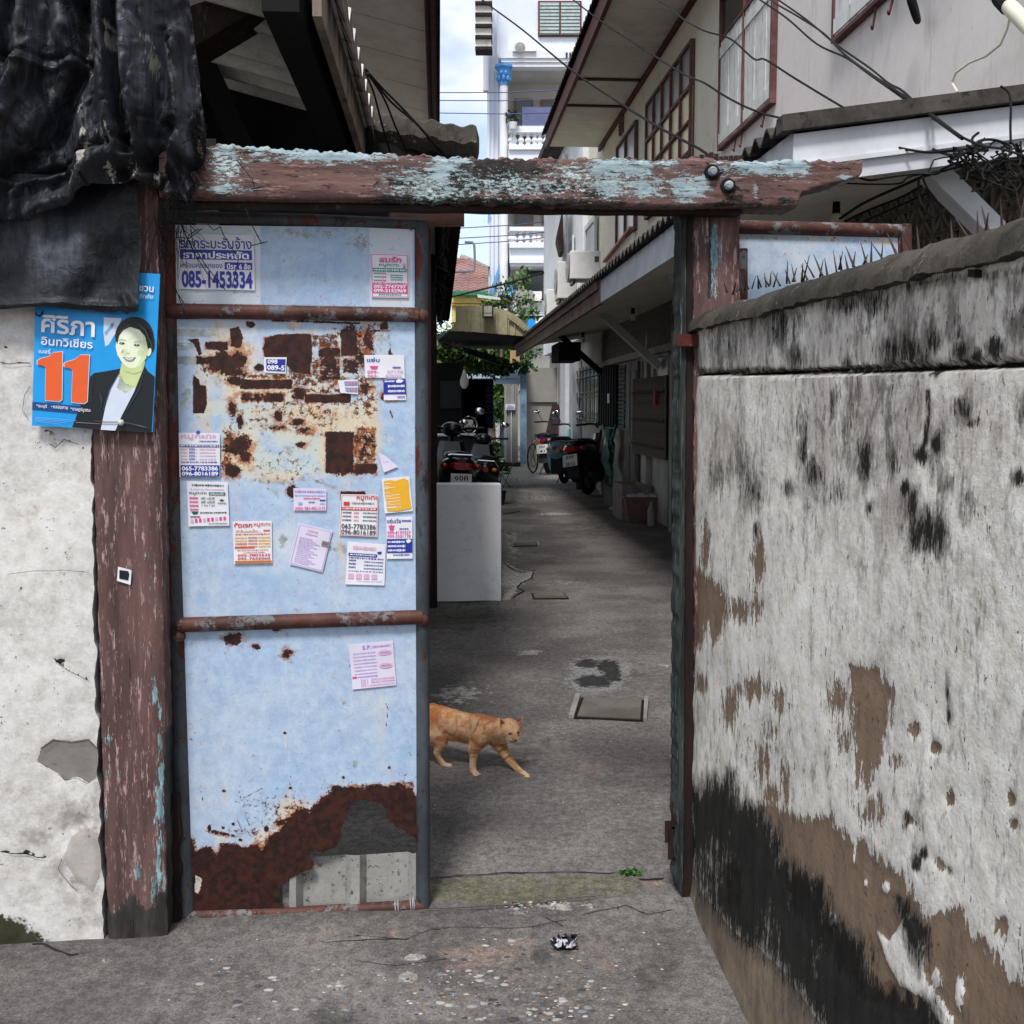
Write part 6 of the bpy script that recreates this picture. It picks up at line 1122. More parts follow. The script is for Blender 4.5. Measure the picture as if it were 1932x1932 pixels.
    for tip, base, mid, inn in ((J(962, 446, 4.135), (J(962, 580, 4.145), J(1052, 545, 4.13)), J(1010, 470, 4.17), J(985, 530, 4.125)), (J(1248, 432, 4.13), (J(1140, 492, 4.135), J(1205, 560, 4.125)), J(1180, 480, 4.16), J(1195, 500, 4.118))):
        a, bb = base; back = (a+bb)/2+np.array([0, .022, .004])
        e = MB(); m1 = (a+tip)/2+np.array([0, -.003, 0]); m2 = (bb+tip)/2+np.array([0, -.003, 0])
        e.add([a, m1, tip, m2, bb, back, (a+bb+tip)/3+np.array([0, .004, 0])], [(0, 1, 6), (1, 2, 6), (2, 3, 6), (3, 4, 6), (4, 0, 6), (0, 5, 1), (1, 5, 2), (2, 5, 3), (3, 5, 4), (0, 4, 5)])
        eo = e.build("ear", M, t, smooth=True)
        cen = (a+bb+tip)/3; sc = lambda q: cen+(q-cen)*.72+np.array([0, -.0035, 0])
        MB().add([sc(a), sc(m1), sc(tip), sc(m2), sc(bb), cen+np.array([0, .0005, 0])], [(0, 1, 5), (1, 2, 5), (2, 3, 5), (3, 4, 5), (4, 0, 5)]).build("inner_ear", M_EAR, eo)
    def onface(X, Y, lift=0.0):   # point on the face mesh under a picture point
        uu, vv = RC(X, Y); d = rays(np.array(uu), np.array(vv)); d /= np.linalg.norm(d)
        dd = co-EP; tt = dd @ d; perp = np.linalg.norm(dd-tt[:, None]*d, axis=1); ok = perp < .006
        return EP+d*(tt[ok].min()-lift) if ok.any() else J(X, Y, 4.11)
    M_EYE = plain("cat_eye", S(60, 50, 28), .2, spec=.6); M_PUP = plain("eye_rim", S(52, 28, 22), .4); M_NOSE = plain("nose_pink", S(170, 84, 74), .5)
    for X, Y, w in ((1088, 648, .0085), (1186, 634, .0060)):
        c = onface(X, Y, -.0015); e = MB().ball(c, (w, .004, .0038), 12, 8).build("eye", M_PUP, t, smooth=True)
        MB().ball(c+np.array([.001, -.0025, 0]), (w*.55, .003, .0022), 10, 7).build("iris", M_EYE, e, smooth=True)
    c = onface(1153, 718, 0); MB().ball(c, (.0055, .004, .0045), 10, 7).build("nose", M_NOSE, t, smooth=True)
    c0 = onface(1150, 735, .0005); MB().tube([onface(1105, 742, .0006), onface(1130, 748, .0008), c0, onface(1172, 742, .0006)], .0011, 5).build("mouth", M_PUP, t)
    mw = plain("whisker_white", S(225, 222, 216), .5)
    for X, Y, X2, Y2 in ((1110, 715, 985, 705), (1105, 722, 960, 730), (1112, 728, 990, 760), (1178, 705, 1222, 680), (1178, 712, 1226, 700)):
        a = onface(X, Y, 0); uu, vv = RC(X2, Y2); q = AT(np.array(uu), np.array(vv), a[1]-.012); MB().tube([a, (a+q)/2+np.array([0, 0, .002]), q], [.0006, .0005, .0002], 4).build("whisker", mw, t)
    return t
build_cat()
# ================================================================== RIGHT BUILDING
WB = 2.75; EB = 1.45; EZ = 1.5+.812*EB      # wall plane, lean-to eave and its height
def bz(u, v, b=WB): P = BP(np.array(float(u)), np.array(float(v)), b); return float(P @ AD), float(P[2])
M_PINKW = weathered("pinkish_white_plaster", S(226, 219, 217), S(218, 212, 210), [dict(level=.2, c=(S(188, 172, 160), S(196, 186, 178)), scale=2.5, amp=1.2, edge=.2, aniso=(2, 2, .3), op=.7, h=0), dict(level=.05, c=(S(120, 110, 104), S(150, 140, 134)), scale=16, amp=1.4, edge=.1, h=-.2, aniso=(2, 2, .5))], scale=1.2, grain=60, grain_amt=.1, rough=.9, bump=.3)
M_CREAMW = weathered("cream_plaster", S(226, 223, 206), S(216, 212, 196), [dict(level=.2, c=(S(170, 160, 130), S(182, 176, 150)), scale=3, amp=1.2, edge=.2, op=.6, h=0)], scale=1.2, grain=60, grain_amt=.1, rough=.9, bump=.2)
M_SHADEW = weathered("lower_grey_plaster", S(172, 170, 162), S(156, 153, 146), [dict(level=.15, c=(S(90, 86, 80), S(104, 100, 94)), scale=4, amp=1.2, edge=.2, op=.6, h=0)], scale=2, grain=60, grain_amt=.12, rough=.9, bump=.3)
M_WTRIM = plain("white_painted_timber", S(206, 208, 214), .6, var=.06, scale=5)
M_SOFF = weathered("asbestos_ceiling_board", S(236, 232, 222), S(222, 218, 208), [dict(level=.24, c=(S(196, 186, 166), S(204, 196, 180)), scale=3, amp=1.2, edge=.25, op=.7, h=0)], scale=2, grain=40, grain_amt=.12, rough=.9, bump=.2)
M_MAROON = weathered("maroon_trim_paint", S(96, 44, 42), S(76, 36, 36), [dict(level=.25, c=(S(140, 74, 54), S(120, 66, 52)), scale=6, amp=1.2, edge=.15)], scale=5, rough=.7, bump=.3)
M_FASC = weathered("faded_brown_fascia", S(126, 104, 96), S(104, 84, 78), [dict(level=.26, c=(S(70, 56, 52), S(90, 74, 68)), scale=8, amp=1.2, edge=.15, aniso=(.5, .5, 2))], scale=4, rough=.8, bump=.4)
M_ROOF = weathered("dirty_fibre_cement_roof", S(76, 72, 68), S(54, 51, 49), [dict(level=.35, c=(S(30, 28, 27), S(42, 40, 38)), scale=8, amp=1.2, edge=.15), dict(level=.1, c=(S(140, 136, 128), S(120, 116, 110)), scale=20, amp=1.3, edge=.1)], scale=3, rough=.95, bump=.6)
M_ROOFU = weathered("underside_fibre_cement", S(206, 204, 198), S(186, 184, 178), [dict(level=.2, c=(S(100, 96, 90), S(116, 112, 106)), scale=4, amp=1.2, edge=.2, op=.7)], scale=2, rough=.95, bump=.4)
M_GLASSD = plain("dark_window_glass", S(44, 50, 54), .12, var=.1, scale=2, spec=.6); M_GLASSG = plain("grey_frosted_glass", S(128, 132, 132), .3, var=.08, scale=3, spec=.5); M_GLASSY = plain("cream_glass", S(214, 200, 156), .35, var=.08, scale=4, spec=.4)  # the cream panes have an even cream glass colour
M_SHUT = weathered("grey_white_shutter", S(220, 221, 220), S(206, 207, 206), [dict(level=.3, c=(S(140, 136, 132), S(160, 158, 154)), scale=10, amp=1.2, edge=.15, aniso=(3, 3, .2))], scale=4, rough=.8, bump=.3)
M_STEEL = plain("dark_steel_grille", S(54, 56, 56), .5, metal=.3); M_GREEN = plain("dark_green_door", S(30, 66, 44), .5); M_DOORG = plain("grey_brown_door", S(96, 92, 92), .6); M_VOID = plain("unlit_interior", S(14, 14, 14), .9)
M_BREEZE = plain("breeze_block_grey", S(150, 147, 140), .9, var=.1, scale=12)
rb = thing("row_house", "white two storey house with a long lean-to porch along the right of the alley", "house", AL(12, WB+1))
mb = MB(); mb.abox(-4, 15.7, WB, WB+.16, 2.86, 7.6); mb.build("upper_wall", M_PINKW, rb)
MB().abox(10.15, 16.9, WB-.025, WB-.003, 2.9, 7.3).build("wall", M_CREAMW, rb)
MB().abox(15.7, 19.0, WB, WB+.16, 2.86, 7.6).build("upper_wall", M_CREAMW, rb)
M_WINF = plain("muted_maroon_frame", S(104, 66, 66), .7, var=.2)
# window helper in the wall plane b, given a0<a1 z0<z1
def rwin(a0, a1, z0, z1, b=WB, frame=M_WINF, fw=.040, nv=1, transom=None, low=M_SHUT, top=M_GLASSG, mid=None, name="window", cross=None, parent=None):
    w = MB().abox(a0, a1, b-.05, b-.03, z0, z1).build(name, frame, parent or rb) if False else None
    f = MB(); p = b-.055
    for x0, x1, y0, y1 in ((a0, a0+fw, z0, z1), (a1-fw, a1, z0, z1), (a0+fw, a1-fw, z0, z0+fw), (a0+fw, a1-fw, z1-fw, z1)): f.abox(x0, x1, p, b-.002, y0, y1)
    if transom: f.abox(a0+fw, a1-fw, p-.002, b-.002, transom-fw/2, transom+fw/2)
    for k in range(1, nv): a = a0+(a1-a0)*k/nv; f.abox(a-fw*.4, a+fw*.4, p-.004, b-.002, z0+fw, z1-fw)
    if cross:
        for z in cross: f.abox(a0+fw, a1-fw, p-.006, b-.002, z-fw*.35, z+fw*.35)
    w = f.build(name, frame, parent or rb, bevel=0)
    tr = transom or z1
    for k in range(nv):
        x0 = a0+(a1-a0)*k/nv; x1 = a0+(a1-a0)*(k+1)/nv
        if transom: MB().abox(x0, x1, b-.028, b-.012, tr, z1).build("pane", top, w)
        if low is M_SHUT:
            n = max(2, int((x1-x0)/.14)); s = MB()
            for j in range(n): s.abox(x0+fw*.5+(x1-x0-fw)*j/n+.004, x0+fw*.5+(x1-x0-fw)*(j+1)/n-.004, b-.04-.004*(j % 2), b-.012, z0+.02, tr-.01)
            for zz in (z0+.1, tr-.12): s.abox(x0+.03, x1-.03, b-.052, b-.03, zz-.05, zz+.05)
            s.build("shutter", low, w)
        else: MB().abox(x0, x1, b-.028, b-.012, z0, tr).build("pane", low, w)
    return w
rwin(8.38, 9.97, 3.95, 5.36, fw=.026, nv=2, transom=4.97, low=M_SHUT, top=M_GLASSD)
rwin(5.1, 7.08, 3.97, 5.4, fw=.026, nv=2, transom=4.97, low=M_SHUT, top=M_GLASSD)
rwin(11.0, 13.4, 3.9, 5.36, b=WB-.025, nv=5, transom=4.88, low=M_GLASSY, top=M_GLASSG, cross=(4.2, 4.52))
rwin(14.1, 15.6, 3.9, 5.36, b=WB-.025, nv=2, transom=4.6, low=M_GLASSG, top=M_GLASSG)
for (X0, X1, Y0, Y1) in ((1400, 1420, 790, 930),):
    a1, zt = bz(*R3(X0, Y0+20)); a0, zb = bz(*R3(X1, Y1-20))
    v = MB(); v.abox(a0, a1, WB-.06, WB-.026, zb, zt); vo = v.build("wall_vent", plain("vent_grey", S(110, 100, 92), .8), rb)
    for k in range(5): MB().abox(a0+.03, a1-.03, WB-.075, WB-.055, zb+(zt-zb)*(k+.3)/5.2, zb+(zt-zb)*(k+.6)/5.2).build("louvre", M_MAROON, vo)
# window hooks (thin rods)
for X, Y0, Y1 in ((385, 690, 770), (252, 780, 890), (212, 830, 915), (1063, 45, 180), (1165, 0, 90)):
    a, z0_ = bz(*R4(X, Y1)); _, z1_ = bz(*R4(X, Y0)); MB().tube([AL(a, WB-.03, z1_), AL(a, WB-.05, z0_), AL(a-.03, WB-.07, z0_+.01)], .008, 5).build("window_stay", M_MAROON, rb)
# upper eave: soffit boards, fascia, corrugated roof
SZ = 5.92; FB = 1.83
sof = MB()
cuts = [9, 11.0, 13.1, 13.2, 15.1, 15.2, 17.3]
def eavez(b): return SZ-.10+.02*(b-FB)
segs = [9.0, 10.2, 11.4, 12.6, 13.8, 15.0, 16.2, 17.4]
for a0, a1 in zip(segs[:-1], segs[1:]):
    m = MB(); m.hexa([AL(a, b, z) for z in (0, .012) for a, b in ((a0+.006, FB+.03), (a0+.006, WB), (a1-.006, WB), (a1-.006, FB+.03))] )
    m.v = [(x, y, z+5.80+(.09 if False else 0)) for x, y, z in m.v]; m.build("soffit_board", M_SOFF, rb)
m = MB()
for a in (13.8, 15.0): m.abox(a-.03, a+.03, FB+.03, WB-.03, 5.775, 5.798)
m.build("soffit_batten", M_MAROON, rb)
MB().abox(8.6, 17.4, WB-.07, WB-.027, 5.73, 5.797).build("wall_plate", M_MAROON, rb)
MB().abox(8.6, 17.42, FB-.03, FB+.02, 5.76, 5.98).build("fascia", M_MAROON, rb)
def corr(a0, a1, b0, z0, b1, z1, pitch, amp, mat, name, parent, th=.012, na=None, under=None):
    """corrugated sheet, ridges running along b; profile seen along a"""
    n = int((a1-a0)/pitch*6)+1; A = np.linspace(a0, a1, n); h = amp*np.sin(2*np.pi*(A-a0)/pitch)
    Bs = np.linspace(b0, b1, 6); AA, BB = np.meshgrid(A, Bs); Z = z0+(z1-z0)*(BB-b0)/(b1-b0)+h[None, :]+.004*fbm(np.stack([AA, BB, AA*0], -1), 4, 2)
    P = AA[..., None]*AD+BB[..., None]*BD+Z[..., None]*np.array([0, 0, 1.]); return slab(name, P, (0, 0, 1), th, mat, parent)
corr(8.6, 17.5, FB-.09, 6.02, WB+.9, 6.02+1.35*.55+.3, .175, .024, M_ROOF, "roof", rb)
# lean-to porch roof
PA0, PA1 = 4.20, 19.2
corr(PA0-.03, PA1, EB-.06, EZ-.035, WB, EZ+.165, .155, .026, M_ROOF, "porch_roof", rb)
MB().abox(PA0+.02, 9.2, EB, EB+.025, EZ-.26, EZ-.065).build("porch_fascia", M_WTRIM, rb)
MB().abox(9.2, PA1, EB-.01, EB+.025, EZ-.27, EZ-.05).build("porch_fascia", M_FASC, rb)
MB().abox(9.25, PA1, EB-.03, EB-.012, EZ-.14, EZ-.045).build("fascia_strip", M_FASC, rb)
# near gable fascia (rises to the house wall)
g0, g1 = EB+.0, WB+.3
def gz_(b, o): return EZ-.045+o+.14*(b-EB)
MB().hexa([AL(a, b, gz_(b, o)) for o in (-.235, -.03) for a, b in ((PA0-.01, g0), (PA0-.01, g1), (PA0+.015, g1), (PA0+.015, g0))]).build("gable_fascia", M_WTRIM, rb)
MB().hexa([AL(a, b, gz_(b, o)) for o in (-.168, -.150) for a, b in ((PA0-.03, g0), (PA0-.03, g1), (PA0-.011, g1), (PA0-.011, g0))]).build("gable_bead", M_WTRIM, rb)
MB().hexa([AL(a, b, gz_(b, o)) for o in (-.02, .045) for a, b in ((PA0-.05, EB-.06), (PA0-.05, g1), (PA0+.03, g1), (PA0+.03, EB-.06))]).build("roof_edge_cap", M_ROOF, rb)
# porch ceiling
for k in range(12):
    a0 = PA0+.02+k*1.22; a1 = min(a0+1.21, PA1); MB().hexa([AL(a, b, 2.56+.15*(b-EB)+o) for o in (-.012, 0) for a, b in ((a0, EB+.03), (a0, WB+.03), (a1, WB+.03), (a1, EB+.03))]).build("ceiling_board", M_SOFF, rb)
# brackets
for a in (4.42, 8.9, 12.7, 16.9):
    MB().beam(AL(a, 2.0, 2.645), AL(a, WB+.0, 1.98), .09, .11, AD).build("bracket", M_WTRIM if a < 13.5 else M_DARKWOOD, rb, bevel=.004)
# ground floor wall, with openings closed by windows and doors set proud/recessed
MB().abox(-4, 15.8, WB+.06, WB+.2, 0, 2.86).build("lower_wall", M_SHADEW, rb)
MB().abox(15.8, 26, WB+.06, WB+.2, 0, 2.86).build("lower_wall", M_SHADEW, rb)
# breeze block band with real openings
def breeze(a, z, s=.2):
    m = MB(); t = .022; f = [AL(a, WB+.0, z)]
    def bar(p, q, w=t):
        P = [Vector(AL(a+p[0]*s, 0, z+p[1]*s)), Vector(AL(a+q[0]*s, 0, z+q[1]*s))]; P = [x+Vector(BD)*(WB+.03) for x in P]; m.beam(P[0], P[1], w, .06, BD)
    for p, q in (((0, 0), (1, 0)), ((0, 1), (1, 1)), ((0, 0), (0, 1)), ((1, 0), (1, 1)), ((0, 0), (1, 1)), ((0, 1), (1, 0)), ((.5, .05), (.5, .28)), ((.5, .72), (.5, .95))): bar(p, q)
    return m
b0m = breeze(0, 0); b0me = b0m.mesh("breeze_block"); b0me.materials.append(M_BREEZE)
cnt = 0
for k in range(70):
    for r_ in range(3):
        a = 4.4+k*.205
        if a > 17: continue
        o = bpy.data.objects.new("breeze_block", b0me); COL.objects.link(o); o.parent = rb; o.location = V3(AL(a, 0, 2.24+r_*.205))-rb.location; cnt += 1
MB().abox(4.3, 17.5, WB+.045, WB+.058, 2.2, 2.85).build("dark_panel", M_VOID, rb)  # near-black panel painted as the unlit room behind the blocks
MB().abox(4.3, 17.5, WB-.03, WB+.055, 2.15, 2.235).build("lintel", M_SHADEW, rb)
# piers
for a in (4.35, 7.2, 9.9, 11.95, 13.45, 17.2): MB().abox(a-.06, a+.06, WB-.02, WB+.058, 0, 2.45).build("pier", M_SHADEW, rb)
def zz(R, X, Y, b=WB): return bz(*R(X, Y), b)
# green door at the near end
a0, _ = zz(RK, 1450, 900); a1, _ = zz(RK, 1395, 900); MB().abox(a0, a1, WB-.01, WB+.05, .02, 2.1).build("door", M_GREEN, rb)
# grille window + bamboo screen
a0, _ = zz(RK, 1380, 700); a1, _ = zz(RK, 1085, 700); 
w = rwin(a0, a1, 1.72, 2.14, b=WB+.05, frame=M_SHADEW, nv=2, low=M_GLASSG)
a0, _ = zz(RK, 1375, 1200); a1, _ = zz(RK, 1025, 1200); _, zt = zz(RK, 1200, 830); _, zb = zz(RK, 1200, 1680)
sc = MB().abox(a0, a1, WB-.02, WB+.0, zb, zt).build("slatted_screen", plain("screen_backing", S(30, 28, 27), .9), rb)
slm = MB().abox(0, .018, WB-.045, WB-.022, zb, zt).mesh("slat"); slm.materials.append(plain("slat_brown", S(132, 122, 112), .8))
nsl = 26
for k in range(nsl):
    o = bpy.data.objects.new("slat", slm); COL.objects.link(o); o.parent = sc; o.location = V3(AL(a0+(a1-a0-.02)*k/(nsl-1), 0, 0))-Vector(origin_of(sc))
m = MB()
for t in (.12, .45, .8): m.abox(a0, a1, WB-.06, WB-.047, zb+(zt-zb)*t, zb+(zt-zb)*t+.03)
m.build("screen_rail", M_DARKWOOD, sc)
a, z = zz(RK, 1262, 1050, WB-.08); tag(MB().lathe([(.001, -.09), (.03, -.085), (.03, .085), (.001, .09)], AL(a, WB-.1, z), (0, 0, 1), 12).build("red_can", plain("red_plastic", S(150, 50, 40), .4), smooth=True), "small red container hanging on the slatted screen by the green door", "container")
# grey double door
a0, _ = zz(RK, 1040, 1200); a1, _ = zz(RK, 918, 1200)
for q0, q1 in ((a0, (a0+a1)/2-.01), ((a0+a1)/2+.01, a1)):
    d = MB().abox(q0, q1, WB+.0, WB+.05, .08, 2.12).build("door", M_DOORG, rb, bevel=.006); 
    for z0_, z1_ in ((.2, .95), (1.1, 2.0)): MB().abox(q0+.06, q1-.06, WB-.012, WB-.001, z0_, z1_).build("door_panel", M_DOORG, d, bevel=.005)
# dark doorway curtain with a note, blue shutters
a0, _ = zz(RK, 845, 1000); a1, _ = zz(RK, 665, 1000); _, zb = zz(RK, 750, 1360)
cur = MB()
for k in range(14): cur.abox(a0+(a1-a0)*k/14, a0+(a1-a0)*(k+1)/14, WB-.05-.02*(k % 2), WB-.0, zb, 2.12)
cur.build("black_curtain", plain("black_curtain", S(15, 16, 18), .8), rb)
a, z = zz(RK, 735, 1060, WB-.08); tag(MB().abox(a-.1, a+.1, WB-.085, WB-.08, z-.07, z+.08).build("note", M_WHITEPAPER), "white paper note pinned to the black curtain", "note")
a0, _ = zz(RK, 920, 1000); a1, _ = zz(RK, 850, 1000); m = MB()
for k in range(16): m.abox(a0, a1, WB-.02+.004*(k % 2), WB+.03, zb+(2.1-zb)*k/16+.006, zb+(2.1-zb)*(k+1)/16-.006)
m.build("louvred_shutter", plain("blue_black_shutter", S(28, 30, 44), .6), rb)
M_GRLB = plain('grey_grille_paint', S(120, 122, 122), .6)
# barred window
a0, _ = zz(RK, 645, 1000); a1, _ = zz(RK, 405, 1000); _, zt = zz(RK, 520, 710); _, zb = zz(RK, 520, 1300)
gw_ = MB().abox(a0, a1, WB+.0, WB+.05, zb, zt).build("window", M_GLASSD, rb)
for t in (.06, .2, .48, .56, .86, .96): MB().abox(a0-.02, a1+.02, WB-.05, WB-.03, zb+(zt-zb)*(1-t)-.008, zb+(zt-zb)*(1-t)+.008).build("grille_bar", M_GRLB, gw_)
for t in np.linspace(0, 1, 7): MB().abox(a0+(a1-a0)*t-.01, a0+(a1-a0)*t+.01, WB-.03, WB-.015, zb, zt).build("grille_bar", M_STEEL, gw_)
# white posts further along
for X0, X1 in ((305, 250), (390, 350)):
    a0, _ = zz(RK, X0, 1000, WB-.05); a1, _ = zz(RK, X1, 1000, WB-.05); MB().abox(a0, a1, WB-.12, WB+.05, 0, 2.4).build("door_post", M_WTRIM, rb)
# painted timber upper part seen below the beam
a0, z0_ = zz(R3, 1500, 1600); a1, _ = zz(R3, 1310, 1600)
for k in range(6): MB().abox(a0+(a1-a0)*k/6+.01, a0+(a1-a0)*(k+1)/6-.01, WB-.05, WB-.004 if a0+(a1-a0)*k/6 < 10.1 else WB-.028, 3.0, 4.6).build("wall_board", M_PINKW, rb)
MB().beam(AL(a0, WB-.07, 3.95), AL(a1, WB-.07, 3.80), .03, .09, BD).build("brace_board", plain("salmon_board", S(190, 140, 120), .8), rb)
for X0, X1, Y0, Y1 in ((1235, 1165, 1490, 1830), ):
    a0, zt = zz(R3, X0, Y0); a1, _ = zz(R3, X1, Y0); rwin(a0, a1, 3.3, 4.75, b=WB-.004 if a0 > 19 else WB-.026, frame=M_WTRIM, fw=.09, nv=1, low=M_GLASSG)
# neighbour house beyond, white with slit window and down pipe
nb = thing("neighbour_house", "white plastered house with a downpipe beyond the lean-to roof", "house", AL(23, WB))
MB().abox(19.0, 26.0, WB-.10, WB+.2, 2.75, 7.0).build("wall", plain("white_plaster", S(220, 222, 226), .9, var=.05, scale=1.5), nb)
MB().abox(19.0, 26.5, WB-.5, WB+.4, 6.9, 7.05).build("roof", M_ROOF, nb)
MB().hexa([AL(a, b, z) for z in (5.5, 6.2) for a, b in ((20.3, 2.45), (20.3, WB-.11), (20.9, WB-.11), (20.9, 2.45))]).build("dark_canopy", M_MAROON, nb) if False else None
ap, zp = bz(*R3(1000, 1700), WB-.15); MB().tube([AL(ap, WB-.16, 6.6), AL(ap, WB-.16, 2.7)], .05, 8).build("downpipe", M_WTRIM, nb, smooth=True)
a0, zt = bz(*R3(1072, 1640), WB-.1); a1, zb = bz(*R3(1032, 1900), WB-.1); w = MB().abox(a0, a1, WB-.13, WB-.102, zb-.1, zt).build("window", M_GLASSG, nb); MB().abox(a0-.04, a0+.03, WB-.16, WB-.131, zb-.1, zt+.05).build("window_frame", M_WTRIM, w)

MB().extrude([AT(*map(np.array, map(float, R3(x, y))), 20.5) for x, y in ((985, 1440), (992, 1735), (968, 1735), (945, 1640), (948, 1600))], (0, 1, 0), .8).build('side_eave', M_DARKWOOD, nb)
# air conditioners standing over the lean-to roof
M_AC = plain("ac_cream", S(230, 230, 228), .5, var=.04)
def aircon(c, w, d, h, label, face=None):
    t = thing("air_conditioner", label, "air conditioner", c, "air conditioner outdoor units")
    a, b, z = float(np.array(c) @ AD), float(np.array(c) @ BD), c[2]
    MB().abox(a-d/2, a+d/2, b-w/2, b+w/2, z, z+h).build("casing", M_AC, t, bevel=.015)
    f = AL(a, b-w/2-.004, z+h*.5); MB().lathe([(.001, 0), (d*.40, 0), (d*.42, .012), (.001, .014)], f, -BD, 18).build("fan_guard", plain("ac_grille", S(150, 150, 150), .5), t)
    MB().lathe([(.001, .016), (d*.1, .016), (.001, .022)], f, -BD, 12).build("hub", M_AC, t); MB().abox(a-d/2-.008, a-d/2-.001, b+w*.30, b+w*.44, z+h*.6, z+h*.8).build("badge", plain("ac_badge", S(90, 70, 80), .5), t)
    for s in (-.35, .35): MB().abox(a-.2, a+.2, b+w*s-.02, b+w*s+.02, z-.06, z).build("bracket", M_STEEL, t)
for (u0, v0, a, w, h, lab) in ((1067, 566, 17.2, .32, .60, "pale air conditioner just above the porch roof edge beside the downpipe"), (1100, 530, 15.8, .46, .42, "nearest air conditioner above the porch roof edge"), (1046, 601, 19.4, .34, .52, "air conditioner standing lowest and furthest along the porch roof")):
    p = AP(np.array(float(u0)), np.array(float(v0)), a); aircon(tuple(p), w, .5, h, lab)
# things hanging under the porch
def bulb(R, X, Y, b, label, drop=.18):
    a, z = bz(*R(X, Y), b); t = thing("light_bulb", label, "light bulb", AL(a, b, z)); MB().tube([AL(a, b, EZ-.245), AL(a, b, z+.06)], .006, 5).build("cord", M_BLACK, t); MB().lathe([(.001, .07), (.02, .065), (.022, .0), (.001, 0)], AL(a, b, z), (0, 0, 1), 10).build("socket", M_BLACK, t)
    MB().ball(AL(a, b, z-.035), (.035, .035, .045), 12, 9).build("glass", plain("bulb_white", S(220, 220, 210), .3), t, smooth=True)
bulb(RK, 998, 150, 2.2, "white bulb hanging from the porch ceiling over the double door"); bulb(RK, 460, 400, 2.0, "white bulb under the porch above the scooters")
bulb(R4, 798, 1290, 2.25, "unlit bulb on a cord under the near porch gable")
# dark box under the porch
a, z = bz(*RK(330, 560), 1.95); tag(MB().abox(16.5, 17.6, 1.93, 2.29, 2.22, 2.52).build("roller_box", M_VOID, bevel=.01), "black box slung under the porch roof above the scooters", "box")
# PVC arm, black ring, thin cable top right
M_PVC = plain("cream_pvc", S(214, 210, 192), .4, var=.05)
def wallp(R, X, Y, b=WB-.15): P = BP(*map(np.array, map(float, R(X, Y))), b); return P
t = thing("street_lamp_arm", "cream plastic pipe with black collar on the upper wall, top right", "pipe", wallp(R4, 1850, 60))
MB().tube([wallp(R4, 1700, -90), wallp(R4, 1815, 10), wallp(R4, 1990, 190)], .035, 12).build("pipe", M_PVC, t, smooth=True); MB().tube([wallp(R4, 1790, -15), wallp(R4, 1840, 38)], .04, 12).build("collar", M_BLACK, t)
tag(MB().torus(wallp(R4, 1250, -10), .125, .018, BD*.6-AD*.4+np.array([0, 0, .2]), 28, 8).build("black_ring", M_BLACK, smooth=True), "black ring fitting on the upper wall at the very top", "ring")
tag(MB().tube([wallp(R4, X, Y, WB-.12) for X, Y in ((1835, 40), (1850, 90), (1830, 180), (1790, 270), (1700, 340), (1600, 380), (1520, 440), (1498, 500), (1530, 555))], .006, 6).build("white_cable", M_PVC), "thin white cable looping down the upper wall under the cream pipe", "cable")

# ================================================================== LEFT NEAR SHED (behind the cloth and the gate leaf)
ls = thing("open_shed", "open timber shed with corrugated roof behind the black cloth", "shed", AL(3.9, -.9))
zr = lambda b: 2.72+(-.26-b)*.26
corr(3.0, 4.62, -.27, 2.725, -2.6, zr(-2.6)+.005, .18, .036, M_ROOFU, "roof_sheet", ls, th=.008)
M_OLDP = weathered("old_grey_plank", S(130, 116, 104), S(104, 92, 84), [dict(level=.25, c=(S(60, 52, 48), S(80, 70, 64)), scale=9, amp=1.2, edge=.15)], scale=5, rough=.9, bump=.5)
MB().hexa([AL(a, b, z) for z in (2.55, 2.69) for a, b in ((2.9, -.335), (2.9, -.31), (4.6, -.31), (4.6, -.335))]).build("eave_plank", M_OLDP, ls)
MB().hexa([AL(a, b, z) for z in (2.56, 2.70) for a, b in ((2.9, -.47), (2.9, -.37), (4.6, -.37), (4.6, -.47))]).build("purlin", M_BLACK, ls)
p1 = AP(*map(np.array, (585., -60.)), 3.55); p2 = AP(*map(np.array, (330., 95.)), 3.75); MB().beam(p1, p2, .13, .13, (0, 0, 1)).build("brace", M_DARKWOOD, ls, bevel=.004)
p1 = AP(*map(np.array, (370., 90.)), 4.3); p2 = AP(*map(np.array, (420., 205.)), 4.45); p3 = AP(*map(np.array, (470., 300.)), 4.5); MB().beam(p1, p3, .09, .09, AD).build("brace", M_BLACK, ls)
MB().hexa([AL(a, b, z) for z in (1.0, 2.63) for a, b in ((4.56, -2.6), (4.56, -.05), (4.68, -.05), (4.68, -2.6))]).build("back_wall", M_VOID, ls)  # back, gable and plank walls are near-black to paint the dark interior
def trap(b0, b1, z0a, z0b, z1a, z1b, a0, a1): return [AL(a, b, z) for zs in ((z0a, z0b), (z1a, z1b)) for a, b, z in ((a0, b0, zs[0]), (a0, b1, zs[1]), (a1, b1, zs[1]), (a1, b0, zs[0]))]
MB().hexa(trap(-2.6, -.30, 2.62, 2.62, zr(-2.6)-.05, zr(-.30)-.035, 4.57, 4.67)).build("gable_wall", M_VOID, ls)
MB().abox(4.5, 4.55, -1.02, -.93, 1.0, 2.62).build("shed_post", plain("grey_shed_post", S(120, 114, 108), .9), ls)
MB().abox(4.5, 4.56, -2.6, -1.02, 1.0, 2.85).build("plank_wall", M_VOID, ls)
